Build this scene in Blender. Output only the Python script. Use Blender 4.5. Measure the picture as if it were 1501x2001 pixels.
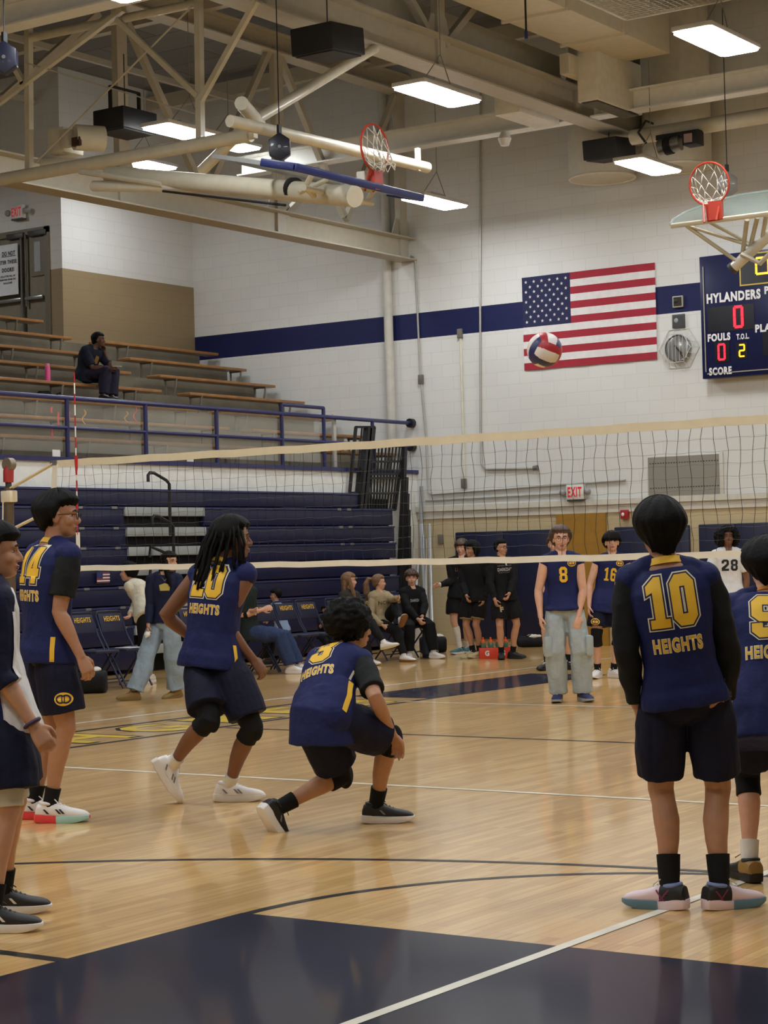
import bpy, bmesh, math, random
from math import sin, cos, pi, radians, sqrt
from mathutils import Vector, Matrix, noise
from mathutils.bvhtree import BVHTree
from mathutils.geometry import tessellate_polygon

for _o in list(bpy.data.objects):
    bpy.data.objects.remove(_o)
random.seed(7)
SC = bpy.context.scene
COL = SC.collection
V = Vector

# ------------------------------------------------------------------ camera
CAM_F, CAM_YAW, CAM_PITCH, CAM_ROLL = 3848.05, -0.602746, 0.0216814, -0.0254630
CAM_POS = V((12.6284, -13.3637, 1.4731))
_f = V((sin(CAM_YAW) * cos(CAM_PITCH), cos(CAM_YAW) * cos(CAM_PITCH), sin(CAM_PITCH)))
_r = V((cos(CAM_YAW), -sin(CAM_YAW), 0.0))
_u = _r.cross(_f)
_r2 = _r * cos(CAM_ROLL) + _u * sin(CAM_ROLL)
_u2 = -_r * sin(CAM_ROLL) + _u * cos(CAM_ROLL)
camd = bpy.data.cameras.new('camera')
camd.sensor_fit = 'AUTO'
camd.sensor_width = 36.0
camd.lens = CAM_F * 36.0 / 2001.0
camd.clip_end = 200
cam = bpy.data.objects.new('camera', camd)
COL.objects.link(cam)
_m = Matrix((( _r2.x, _u2.x, -_f.x, CAM_POS.x), (_r2.y, _u2.y, -_f.y, CAM_POS.y),
             (_r2.z, _u2.z, -_f.z, CAM_POS.z), (0, 0, 0, 1)))
cam.matrix_world = _m
SC.camera = cam

# ------------------------------------------------------------------ world, exposure
world = bpy.data.worlds.new('gym_ambient')
SC.world = world
world.use_nodes = True
world.node_tree.nodes['Background'].inputs[0].default_value = (0.9, 0.87, 0.8, 1)
world.node_tree.nodes['Background'].inputs[1].default_value = 0.05
LAMP_STRENGTH = 22.0          # emission of every high-bay diffuser in the gym
SC.view_settings.view_transform = 'Standard'
SC.view_settings.look = 'None'
SC.view_settings.gamma = 1.0
SC.view_settings.use_curve_mapping = False
SC.view_settings.exposure = 1.2
SC.cycles.use_denoising = True
SC.cycles.max_bounces = 7
SC.cycles.diffuse_bounces = 4
SC.cycles.glossy_bounces = 3
SC.cycles.transparent_max_bounces = 12
SC.cycles.caustics_reflective = False
SC.cycles.caustics_refractive = False
SC.cycles.sample_clamp_indirect = 6.0

# ------------------------------------------------------------------ helpers
def lin(c):
    def f(x):
        x = x / 255.0
        return x / 12.92 if x <= 0.04045 else ((x + 0.055) / 1.055) ** 2.4
    return (f(c[0]), f(c[1]), f(c[2]), 1.0)

_MATS = {}
def mat(name, rgb, rough=0.6, metal=0.0, var=0.06, vscale=9.0, bump=0.0, bscale=60.0, spec=0.5, coat=0.0, emit=0.0, alpha=1.0):
    """a principled material with procedural tone variation and bump; rgb is sRGB 0-255"""
    if name in _MATS:
        return _MATS[name]
    m = bpy.data.materials.new(name)
    m.use_nodes = True
    nt = m.node_tree
    b = nt.nodes['Principled BSDF']
    c = lin(rgb)
    b.inputs['Roughness'].default_value = rough
    b.inputs['Metallic'].default_value = metal
    b.inputs['Specular IOR Level'].default_value = spec
    b.inputs['Coat Weight'].default_value = coat
    tc = nt.nodes.new('ShaderNodeTexCoord')
    nz = nt.nodes.new('ShaderNodeTexNoise')
    nz.inputs['Scale'].default_value = vscale
    nz.inputs['Detail'].default_value = 4
    nt.links.new(tc.outputs['Object'], nz.inputs['Vector'])
    mp = nt.nodes.new('ShaderNodeMapRange')
    mp.inputs['From Min'].default_value = 0.3
    mp.inputs['From Max'].default_value = 0.7
    mp.inputs['To Min'].default_value = 1 - var
    mp.inputs['To Max'].default_value = 1 + var
    nt.links.new(nz.outputs['Fac'], mp.inputs['Value'])
    mx = nt.nodes.new('ShaderNodeVectorMath')
    mx.operation = 'SCALE'
    mx.inputs[0].default_value = c[:3]
    nt.links.new(mp.outputs['Result'], mx.inputs['Scale'])
    nt.links.new(mx.outputs['Vector'], b.inputs['Base Color'])
    if bump > 0:
        n2 = nt.nodes.new('ShaderNodeTexNoise')
        n2.inputs['Scale'].default_value = bscale
        n2.inputs['Detail'].default_value = 3
        nt.links.new(tc.outputs['Object'], n2.inputs['Vector'])
        bp = nt.nodes.new('ShaderNodeBump')
        bp.inputs['Strength'].default_value = bump
        bp.inputs['Distance'].default_value = 0.02
        nt.links.new(n2.outputs['Fac'], bp.inputs['Height'])
        nt.links.new(bp.outputs['Normal'], b.inputs['Normal'])
    if emit > 0:
        b.inputs['Emission Color'].default_value = c
        b.inputs['Emission Strength'].default_value = emit
    if alpha < 1:
        b.inputs['Alpha'].default_value = alpha
    _MATS[name] = m
    return m

def frame_of(d, up=V((0, 0, 1))):
    d = d.normalized()
    if abs(d.dot(up)) > 0.98:
        up = V((1, 0, 0)) if abs(d.x) < 0.9 else V((0, 1, 0))
    a = d.cross(up).normalized()
    return a, a.cross(d).normalized()

class MB:
    """collects shapes into one bmesh; build() links it as ONE mesh object"""
    def __init__(self):
        self.bm = bmesh.new()
        self.mi = 0
    def _faces(self, vs, fs):
        bv = [self.bm.verts.new(v) for v in vs]
        out = []
        for f in fs:
            try:
                ff = self.bm.faces.new([bv[i] for i in f])
                ff.material_index = self.mi
                out.append(ff)
            except ValueError:
                pass
        return bv, out
    def box(self, lo, hi):
        (a, b, c), (d, e, f) = lo, hi
        a, d = min(a, d), max(a, d); b, e = min(b, e), max(b, e); c, f = min(c, f), max(c, f)
        self._faces([(a,b,c),(d,b,c),(d,e,c),(a,e,c),(a,b,f),(d,b,f),(d,e,f),(a,e,f)],
                    [(0,3,2,1),(4,5,6,7),(0,1,5,4),(1,2,6,5),(2,3,7,6),(3,0,4,7)])
        return self
    def obox(self, c, x, y, z, sx, sy, sz):
        """oriented box: centre, unit axes, full sizes"""
        c = V(c); x = V(x) * sx / 2; y = V(y) * sy / 2; z = V(z) * sz / 2
        vs = [c-x-y-z, c+x-y-z, c+x+y-z, c-x+y-z, c-x-y+z, c+x-y+z, c+x+y+z, c-x+y+z]
        self._faces(vs, [(0,3,2,1),(4,5,6,7),(0,1,5,4),(1,2,6,5),(2,3,7,6),(3,0,4,7)])
        return self
    def bar(self, p, q, w, h, up=V((0, 0, 1))):
        """rectangular bar from p to q"""
        p, q = V(p), V(q)
        d = (q - p)
        a, b = frame_of(d, up)
        return self.obox((p + q) / 2, a, b, d.normalized(), w, h, d.length)
    def loft(self, secs, seg=16, cap=True, power=2.0):
        """secs: (centre, axis_a, axis_b, ra, rb[, power])"""
        rings = []
        for s in secs:
            c, a, b, ra, rb = s[:5]
            p = s[5] if len(s) > 5 else power
            ring = []
            for i in range(seg):
                t = 2 * pi * i / seg
                ct, st = cos(t), sin(t)
                k = 1.0 if p == 2.0 else (abs(ct) ** p + abs(st) ** p) ** (-1.0 / p)
                ring.append(self.bm.verts.new(V(c) + V(a) * (ra * ct * k) + V(b) * (rb * st * k)))
            rings.append(ring)
        fs = []
        for r0, r1 in zip(rings, rings[1:]):
            for i in range(seg):
                j = (i + 1) % seg
                f = self.bm.faces.new((r0[i], r0[j], r1[j], r1[i]))
                f.material_index = self.mi; fs.append(f)
        if cap:
            for r in (list(reversed(rings[0])), rings[-1]):
                f = self.bm.faces.new(r); f.material_index = self.mi; fs.append(f)
        return self
    def tube(self, path, r, seg=8, cap=True):
        """round tube along a path; r a number or one radius per point"""
        P = [V(p) for p in path]
        n = len(P)
        R = [r] * n if not hasattr(r, '__len__') else r
        secs = []
        prev = None
        for i in range(n):
            d = (P[min(i + 1, n - 1)] - P[max(i - 1, 0)])
            if d.length < 1e-9: d = V((0, 0, 1))
            d.normalize()
            if prev is None:
                a, b = frame_of(d)
            else:
                a = prev - d * prev.dot(d)
                if a.length < 1e-6: a, b = frame_of(d)
                a.normalize(); b = a.cross(d).normalized()
            prev = a
            secs.append((P[i], a, b, R[i], R[i]))
        return self.loft(secs, seg, cap)
    def ell(self, c, x, y, z, rx, ry, rz, nu=18, nv=12):
        c, x, y, z = V(c), V(x), V(y), V(z)
        vs = [c + z * rz]
        for j in range(1, nv):
            ph = pi * j / nv
            for i in range(nu):
                t = 2 * pi * i / nu
                vs.append(c + x * (rx * sin(ph) * cos(t)) + y * (ry * sin(ph) * sin(t)) + z * (rz * cos(ph)))
        vs.append(c - z * rz)
        fs = []
        for i in range(nu):
            fs.append((0, 1 + i, 1 + (i + 1) % nu))
        for j in range(nv - 2):
            for i in range(nu):
                a = 1 + j * nu
                fs.append((a + i, a + nu + i, a + nu + (i + 1) % nu, a + (i + 1) % nu))
        last = len(vs) - 1
        a = 1 + (nv - 2) * nu
        for i in range(nu):
            fs.append((a + i, last, a + (i + 1) % nu))
        self._faces(vs, fs)
        return self
    def sph(self, c, r, nu=14, nv=10):
        return self.ell(c, (1,0,0), (0,1,0), (0,0,1), r, r, r, nu, nv)
    def prism(self, poly, o, u, v, n, depth):
        """2-D outline (no holes) placed at o with axes u, v, extruded along n"""
        o, u, v, n = V(o), V(u), V(v), V(n)
        k = len(poly)
        vs = [o + u * p[0] + v * p[1] for p in poly] + [o + u * p[0] + v * p[1] + n * depth for p in poly]
        fs = [tuple(reversed(range(k))), tuple(range(k, 2 * k))]
        fs += [(i, (i + 1) % k, k + (i + 1) % k, k + i) for i in range(k)]
        self._faces(vs, fs)
        return self
    def flat(self, polys, o, u, v):
        """2-D outlines (first outer, rest holes) filled as a flat sheet"""
        o, u, v = V(o), V(u), V(v)
        P3 = [[V((p[0], p[1], 0)) for p in pl] for pl in polys]
        tris = tessellate_polygon(P3)
        allp = [p for pl in P3 for p in pl]
        self._faces([o + u * p.x + v * p.y for p in allp], tris)
        return self
    def torus(self, c, ax, R, r, seg=40, sides=8):
        c = V(c); a, b = frame_of(V(ax))
        pts = [c + a * (R * cos(2 * pi * i / seg)) + b * (R * sin(2 * pi * i / seg)) for i in range(seg)]
        n = V(ax).normalized()
        rings = []
        for i in range(seg):
            d = (pts[i] - c).normalized()
            rings.append([self.bm.verts.new(pts[i] + d * (r * cos(2 * pi * k / sides)) + n * (r * sin(2 * pi * k / sides))) for k in range(sides)])
        for i in range(seg):
            j = (i + 1) % seg
            for k in range(sides):
                l = (k + 1) % sides
                f = self.bm.faces.new((rings[i][k], rings[j][k], rings[j][l], rings[i][l]))
                f.material_index = self.mi
        return self
    def build(self, name, m, parent=None, smooth=True, bevel=0.0, angle=35):
        me = bpy.data.meshes.new(name)
        bmesh.ops.recalc_face_normals(self.bm, faces=self.bm.faces)
        if bevel > 0:
            es = [e for e in self.bm.edges if len(e.link_faces) == 2 and e.calc_face_angle(0) > 0.6]
            bmesh.ops.bevel(self.bm, geom=es, offset=bevel, segments=2, affect='EDGES', profile=0.5)
        return link_mesh(name, self.bm, me, m, parent, smooth, angle)

def link_mesh(name, bm, me, m, parent=None, smooth=True, angle=35):
    org = V((0, 0, 0))
    if parent is not None:
        org = world_loc(parent)
    if org.length > 0:
        bmesh.ops.translate(bm, verts=bm.verts, vec=-org)
    bm.to_mesh(me); bm.free()
    for mm in (m if isinstance(m, (list, tuple)) else [m]):
        me.materials.append(mm)
    if smooth and len(me.polygons):
        me.polygons.foreach_set('use_smooth', [True] * len(me.polygons))
        if angle < 180:
            me.set_sharp_from_angle(angle=radians(angle))
    o = bpy.data.objects.new(name, me)
    COL.objects.link(o)
    if parent is not None:
        o.parent = parent
    return o

def world_loc(o):
    p = V((0, 0, 0))
    while o is not None:
        p += o.location
        o = o.parent
    return p

def tag(o, label=None, cat=None, group=None, kind=None):
    if label: o['label'] = label
    if cat: o['category'] = cat
    if group: o['group'] = group
    if kind: o['kind'] = kind
    return o

def thing(name, loc, label, cat, group=None):
    o = bpy.data.objects.new(name, None)
    o.empty_display_size = 0.2
    COL.objects.link(o)
    o.location = loc
    return tag(o, label, cat, group)

def struct(o):
    o['kind'] = 'structure'
    return o

def dup(root, loc, label, group=None, parent=None):
    c = root.copy(); COL.objects.link(c)
    c.location = loc
    if parent is not None: c.parent = parent
    if label: c['label'] = label
    if group: c['group'] = group
    for ch in list(root.children):
        d = ch.copy(); COL.objects.link(d); d.parent = c
        for g in list(ch.children):
            e = g.copy(); COL.objects.link(e); e.parent = d
    return c

# ------------------------------------------------------------------ writing
_FONT = {}
def text_bm(body, height, width=None, bold=0.0, base=None):
    """flat lettering in the XY plane, origin at its centre; returns a bmesh"""
    key = (body, bold if base is None else base)
    if base is not None and key not in _FONT:
        text_bm(body, 1, 1, base).free()
    cu = bpy.data.curves.new('lettering', 'FONT')
    cu.body = body
    cu.size = 1.0
    cu.offset = bold
    cu.resolution_u = 3
    cu.space_character = 1.16
    o = bpy.data.objects.new('lettering', cu)
    COL.objects.link(o)
    dg = bpy.context.evaluated_depsgraph_get()
    me = bpy.data.meshes.new_from_object(o.evaluated_get(dg))
    bm = bmesh.new(); bm.from_mesh(me)
    bpy.data.objects.remove(o); bpy.data.curves.remove(cu); bpy.data.meshes.remove(me)
    xs = [v.co.x for v in bm.verts]; ys = [v.co.y for v in bm.verts]
    x0, x1, y0, y1 = min(xs), max(xs), min(ys), max(ys)
    if base is None: _FONT[key] = (x0, x1, y0, y1)
    else: x0, x1, y0, y1 = _FONT[key]
    sy = height / (y1 - y0)
    sx = sy if width is None else width / (x1 - x0)
    for v in bm.verts:
        v.co = V(((v.co.x - (x0 + x1) / 2) * sx, (v.co.y - (y0 + y1) / 2) * sy, 0))
    return bm

def place_bm(bm, o, u, v):
    """map a flat bmesh from XY to the plane at o with axes u, v"""
    o, u, v = V(o), V(u), V(v)
    for w in bm.verts:
        w.co = o + u * w.co.x + v * w.co.y
    return bm

def sign_text(name, body, height, width, o, u, v, m, parent, bold=0.02, thick=0.0):
    bm = text_bm(body, height, width, bold)
    if thick > 0:
        r = bmesh.ops.extrude_face_region(bm, geom=bm.faces[:])
        vs = [g for g in r['geom'] if isinstance(g, bmesh.types.BMVert)]
        bmesh.ops.translate(bm, verts=vs, vec=(0, 0, thick))
        nn = V(u).cross(V(v))
        for w in bm.verts:
            w.co = V(o) + V(u) * w.co.x + V(v) * w.co.y + nn * w.co.z
    else:
        place_bm(bm, o, u, v)
    return link_mesh(name, bm, bpy.data.meshes.new(name), m, parent, False)

_c, _w = 0.15, 0.60
DIGITS = {
 '0': (0.60, [[(_c,0),(_w-_c,0),(_w,_c),(_w,1-_c),(_w-_c,1),(_c,1),(0,1-_c),(0,_c)], [(.2,.2),(.4,.2),(.4,.8),(.2,.8)]]),
 '1': (0.50, [[(0.02,0),(.5,0),(.5,.14),(.37,.14),(.37,1),(.24,1),(0,.84),(0,.70),(.16,.76),(.16,.14),(.02,.14)]]),
 '2': (0.60, [[(0,0),(_w,0),(_w,.19),(.27,.19),(_w,.55),(_w,.86),(_w-_c,1),(_c,1),(0,.86),(0,.66),(.2,.66),(.2,.8),(.4,.8),(.4,.62),(0,.28)]]),
 '3': (0.60, [[(0,.14),(_c,0),(_w-_c,0),(_w,.14),(_w,.42),(_w-.09,.5),(_w,.58),(_w,.86),(_w-_c,1),(_c,1),(0,.86),(0,.68),(.2,.68),(.2,.8),(.4,.8),(.4,.6),(.2,.6),(.2,.42),(.4,.42),(.4,.19),(.2,.19),(.2,.32),(0,.32)]]),
 '4': (0.62, [[(.33,0),(.53,0),(.53,.2),(.62,.2),(.62,.38),(.53,.38),(.53,1),(.3,1),(0,.4),(0,.2),(.33,.2)], [(.33,.38),(.33,.72),(.17,.38)]]),
 '6': (0.60, [[(0,.14),(_c,0),(_w-_c,0),(_w,.14),(_w,.48),(_w-_c,.62),(.2,.62),(.2,.81),(.4,.81),(.4,.7),(_w,.7),(_w,.86),(_w-_c,1),(_c,1),(0,.86)], [(.2,.2),(.4,.2),(.4,.43),(.2,.43)]]),
 '8': (0.60, [[(_c,0),(_w-_c,0),(_w,.14),(_w,.42),(_w-.08,.5),(_w,.58),(_w,.86),(_w-_c,1),(_c,1),(0,.86),(0,.58),(.08,.5),(0,.42),(0,.14)], [(.2,.19),(.4,.19),(.4,.42),(.2,.42)], [(.2,.6),(.4,.6),(.4,.81),(.2,.81)]]),
 '9': (0.60, [[(0,.14),(_c,0),(_w-_c,0),(_w,.14),(_w,.86),(_w-_c,1),(_c,1),(0,.86),(0,.52),(_c,.38),(.4,.38),(.4,.19),(.2,.19),(.2,.3),(0,.3)], [(.2,.57),(.4,.57),(.4,.8),(.2,.8)]]),
}
def _off(poly, d):
    """mitred offset of a closed outline: + grows a counter-clockwise one"""
    n = len(poly)
    out = []
    for i in range(n):
        p0, p1, p2 = V(poly[i-1] + (0,)), V(poly[i] + (0,)), V(poly[(i+1) % n] + (0,))
        e0, e1 = (p1 - p0).normalized(), (p2 - p1).normalized()
        n0, n1 = V((e0.y, -e0.x, 0)), V((e1.y, -e1.x, 0))
        m = n0 + n1
        if m.length < 1e-6: m = n0
        m.normalize()
        k = d / max(0.45, m.dot(n0))
        out.append((p1.x + m.x * k, p1.y + m.y * k))
    return out
def _area(p):
    return sum(p[i-1][0] * p[i][1] - p[i][0] * p[i-1][1] for i in range(len(p))) / 2
def number_bm(txt, height, width, grow=0.0, dz=0.0):
    """block numerals, centred; grow widens every stroke outward (metres)"""
    gap = 0.16
    tot = sum(DIGITS[ch][0] for ch in txt) + gap * (len(txt) - 1)
    sx, sy = width / tot, height
    mb = MB(); x = -tot / 2
    for ch in txt:
        w, polys = DIGITS[ch]
        P = []
        for i, pl in enumerate(polys):
            q = [((p[0] + x) * sx, (p[1] - 0.5) * sy) for p in pl]
            ccw = _area(q) > 0
            g = grow if i == 0 else -grow
            if g != 0: q = _off(q, g if ccw else -g)
            P.append(q)
        mb.flat(P, (0, 0, dz), (1, 0, 0), (0, 1, 0))
        x += w + gap
    return mb.bm

def grid_cut(bm, step):
    """cut a flat XY bmesh along a grid so that it can follow a curved surface"""
    xs = [v.co.x for v in bm.verts]; ys = [v.co.y for v in bm.verts]
    for ax, lo, hi in ((0, min(xs), max(xs)), (1, min(ys), max(ys))):
        k = math.floor(lo / step) + 1
        while k * step < hi:
            co = V((0, 0, 0)); co[ax] = k * step
            no = V((0, 0, 0)); no[ax] = 1
            bmesh.ops.bisect_plane(bm, geom=bm.verts[:] + bm.edges[:] + bm.faces[:], plane_co=co, plane_no=no)
            k += 1
    return bm

def decal(name, bm, target_bvh, o, u, v, m, parent, lift=0.004, step=0.02, reach=0.5):
    """wrap a flat bmesh onto a surface: rays run against n = u x v"""
    grid_cut(bm, step)
    o, u, v = V(o), V(u).normalized(), V(v).normalized()
    n = u.cross(v).normalized()
    bad = []
    for w in bm.verts:
        p = o + u * w.co.x + v * w.co.y
        hit, nor, idx, dist = target_bvh.ray_cast(p + n * reach, -n)
        if hit is None or dist > reach * 2:
            bad.append(w); continue
        w.co = hit + n * lift
    if bad:
        bmesh.ops.delete(bm, geom=bad, context='VERTS')
    if not bm.faces:
        bm.free(); return None
    return link_mesh(name, bm, bpy.data.meshes.new(name), m, parent, True, 180)

def bvh_of(o):
    """tree of a mesh object in world space (objects here carry no rotation)"""
    off = world_loc(o)
    return BVHTree.FromPolygons([v.co + off for v in o.data.vertices], [p.vertices[:] for p in o.data.polygons])
# ------------------------------------------------------------------ the room shell
WALL_Y = 13.3
def block_wall_mat(name, horiz, stops, rough=0.55):
    """painted concrete block; stops = [(z_from, sRGB), ...] paint bands by height"""
    m = bpy.data.materials.new(name); m.use_nodes = True
    nt = m.node_tree; b = nt.nodes['Principled BSDF']
    b.inputs['Roughness'].default_value = rough
    b.inputs['Specular IOR Level'].default_value = 0.3
    tc = nt.nodes.new('ShaderNodeTexCoord')
    sp = nt.nodes.new('ShaderNodeSeparateXYZ'); nt.links.new(tc.outputs['Object'], sp.inputs[0])
    cb = nt.nodes.new('ShaderNodeCombineXYZ')
    nt.links.new(sp.outputs[horiz], cb.inputs[0]); nt.links.new(sp.outputs['Z'], cb.inputs[1])
    br = nt.nodes.new('ShaderNodeTexBrick')
    br.inputs['Scale'].default_value = 1.0
    br.inputs['Brick Width'].default_value = 0.41
    br.inputs['Row Height'].default_value = 0.205
    br.inputs['Mortar Size'].default_value = 0.006
    br.inputs['Mortar Smooth'].default_value = 0.5
    br.inputs['Bias'].default_value = 0.0
    br.inputs['Color1'].default_value = (1, 1, 1, 1)
    br.inputs['Color2'].default_value = (0.965, 0.965, 0.965, 1)
    br.inputs['Mortar'].default_value = (0.88, 0.88, 0.88, 1)
    nt.links.new(cb.outputs[0], br.inputs['Vector'])
    cur = None
    for i, (z, rgb) in enumerate(stops):
        rg = nt.nodes.new('ShaderNodeRGB'); rg.outputs[0].default_value = lin(rgb)
        if cur is None:
            cur = rg.outputs[0]
        else:
            gt = nt.nodes.new('ShaderNodeMath'); gt.operation = 'GREATER_THAN'
            gt.inputs[1].default_value = z
            nt.links.new(sp.outputs['Z'], gt.inputs[0])
            mx = nt.nodes.new('ShaderNodeMix'); mx.data_type = 'RGBA'
            nt.links.new(gt.outputs[0], mx.inputs[0])
            nt.links.new(cur, mx.inputs[6]); nt.links.new(rg.outputs[0], mx.inputs[7])
            cur = mx.outputs[2]
    mul = nt.nodes.new('ShaderNodeMix'); mul.data_type = 'RGBA'; mul.blend_type = 'MULTIPLY'
    mul.inputs[0].default_value = 1.0
    nt.links.new(cur, mul.inputs[6]); nt.links.new(br.outputs['Color'], mul.inputs[7])
    nt.links.new(mul.outputs[2], b.inputs['Base Color'])
    bp = nt.nodes.new('ShaderNodeBump'); bp.inputs['Strength'].default_value = 0.15; bp.inputs['Distance'].default_value = 0.01
    inv = nt.nodes.new('ShaderNodeMath'); inv.operation = 'SUBTRACT'; inv.inputs[0].default_value = 1.0
    nt.links.new(br.outputs['Fac'], inv.inputs[1])
    nt.links.new(inv.outputs[0], bp.inputs['Height'])
    nt.links.new(bp.outputs['Normal'], b.inputs['Normal'])
    return m

WHITE = (218, 219, 216); BEIGE = (196, 180, 144); NAVY = (24, 30, 76)
M_wall_far = block_wall_mat('painted_block_far', 'X', [(0, BEIGE), (2.04, WHITE), (4.97, NAVY), (5.385, WHITE)])
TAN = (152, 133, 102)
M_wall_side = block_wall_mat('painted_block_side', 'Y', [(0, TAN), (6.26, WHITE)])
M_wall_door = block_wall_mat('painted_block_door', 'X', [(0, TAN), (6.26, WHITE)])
M_wall_plain = block_wall_mat('painted_block_plain', 'Y', [(0, BEIGE), (2.04, WHITE)])
M_wall_plainx = block_wall_mat('painted_block_plainx', 'X', [(0, BEIGE), (2.04, WHITE)])

def plank_mat():
    m = bpy.data.materials.new('maple_floor'); m.use_nodes = True
    nt = m.node_tree; b = nt.nodes['Principled BSDF']
    tc = nt.nodes.new('ShaderNodeTexCoord')
    sp = nt.nodes.new('ShaderNodeSeparateXYZ'); nt.links.new(tc.outputs['Object'], sp.inputs[0])
    cb = nt.nodes.new('ShaderNodeCombineXYZ')
    nt.links.new(sp.outputs['Y'], cb.inputs[0]); nt.links.new(sp.outputs['X'], cb.inputs[1])
    br = nt.nodes.new('ShaderNodeTexBrick')
    br.offset = 0.37; br.offset_frequency = 3
    br.inputs['Scale'].default_value = 1.0
    br.inputs['Brick Width'].default_value = 0.62
    br.inputs['Row Height'].default_value = 0.057
    br.inputs['Mortar Size'].default_value = 0.0008
    br.inputs['Mortar Smooth'].default_value = 0.3
    br.inputs['Color1'].default_value = lin((220, 182, 120))
    br.inputs['Color2'].default_value = lin((198, 156, 98))
    br.inputs['Mortar'].default_value = lin((140, 108, 70))
    nt.links.new(cb.outputs[0], br.inputs['Vector'])
    mapn = nt.nodes.new('ShaderNodeMapping'); mapn.inputs['Scale'].default_value = (26, 1.1, 1)
    nt.links.new(tc.outputs['Object'], mapn.inputs[0])
    nz = nt.nodes.new('ShaderNodeTexNoise'); nz.inputs['Scale'].default_value = 1.6; nz.inputs['Detail'].default_value = 5
    nt.links.new(mapn.outputs[0], nz.inputs['Vector'])
    mr = nt.nodes.new('ShaderNodeMapRange'); mr.inputs[1].default_value = .3; mr.inputs[2].default_value = .7
    mr.inputs[3].default_value = 0.86; mr.inputs[4].default_value = 1.12
    nt.links.new(nz.outputs['Fac'], mr.inputs[0])
    sc = nt.nodes.new('ShaderNodeVectorMath'); sc.operation = 'SCALE'
    nt.links.new(br.outputs['Color'], sc.inputs[0]); nt.links.new(mr.outputs[0], sc.inputs['Scale'])
    nt.links.new(sc.outputs[0], b.inputs['Base Color'])
    b.inputs['Roughness'].default_value = 0.32
    b.inputs['Specular IOR Level'].default_value = 0.12
    b.inputs['Coat Weight'].default_value = 0.7
    b.inputs['Coat Roughness'].default_value = 0.08
    n3 = nt.nodes.new('ShaderNodeTexNoise'); n3.inputs['Scale'].default_value = 2.2; n3.inputs['Detail'].default_value = 2
    nt.links.new(tc.outputs['Object'], n3.inputs['Vector'])
    bp = nt.nodes.new('ShaderNodeBump'); bp.inputs['Strength'].default_value = 0.03; bp.inputs['Distance'].default_value = 0.02
    nt.links.new(n3.outputs['Fac'], bp.inputs['Height'])
    nt.links.new(bp.outputs['Normal'], b.inputs['Coat Normal'])
    return m
def paint_mat(name, rgb, coat=0.4):
    m = mat(name, rgb, rough=0.5, var=0.12, vscale=3.0, spec=0.05, coat=coat)
    m.node_tree.nodes['Principled BSDF'].inputs['Coat Roughness'].default_value = 0.08
    return m
M_floor = plank_mat()
M_pnavy = paint_mat('court_navy_paint', (19, 22, 44))
M_pwhite = paint_mat('court_white_paint', (226, 221, 205))
M_pblack = paint_mat('court_black_paint', (34, 34, 36))
M_pyellow = paint_mat('court_gold_paint', (206, 176, 66))

floor = struct(MB().box((-5.6, -16, -0.12), (21, WALL_Y, 0)).build('floor', M_floor, None, False))
E2 = 0.0012
def band(name, p, q, w, m, z=E2):
    p, q = V((p[0], p[1], z)), V((q[0], q[1], z))
    d = (q - p).normalized(); s = V((-d.y, d.x, 0)) * (w / 2)
    mb = MB(); mb._faces([p - s, q - s, q + s, p + s], [(0, 1, 2, 3)])
    return mb.build(name, m, floor, False)
def arc_band(name, c, r, a0, a1, w, m, z=E2, n=72):
    mb = MB(); vs = []; fs = []
    for i in range(n + 1):
        t = a0 + (a1 - a0) * i / n
        for rr in (r - w / 2, r + w / 2):
            vs.append((c[0] + rr * cos(t), c[1] + rr * sin(t), z))
    for i in range(n):
        fs.append((2*i, 2*i+1, 2*i+3, 2*i+2))
    mb._faces(vs, fs)
    return mb.build(name, m, floor, False)
KX0, KX1, KY = 7.449, 11.107, -6.953
mb = MB(); mb._faces([(KX0, -12.75, E2), (KX1, -12.75, E2), (KX1, KY, E2), (KX0, KY, E2)], [(0,1,2,3)])
mb.build('painted_lane', M_pnavy, floor, False)
arc_band('free_throw_arc', ((KX0 + KX1) / 2, KY), 1.80, 0, pi, 0.05, M_pblack)
arc_band('three_point_arc', ((KX0 + KX1) / 2, KY - 4.19), 6.0, radians(5), radians(175), 0.05, M_pblack, E2 * 1.3)
band('lane_mark', (7.09, -8.02), (7.449, -8.02), 0.06, M_pblack)
band('sideline', (8.975, -12.0), (8.975, 12.0), 0.05, M_pwhite, E2 * 2)
band('sideline', (0.025, -9.0), (0.025, 12.4), 0.05, M_pwhite, E2 * 2)
band('attack_line', (0, -2.975), (9, -2.975), 0.05, M_pwhite, E2 * 1.6)
band('attack_line', (0, 2.975), (9, 2.975), 0.05, M_pwhite, E2 * 1.6)
band('centre_line', (1.7, 0), (17.0, 0), 0.045, M_pblack, E2 * 1.5)
arc_band('far_three_point_arc', (9.28, 11.2), 6.0, radians(185), radians(355), 0.05, M_pblack)
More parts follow.
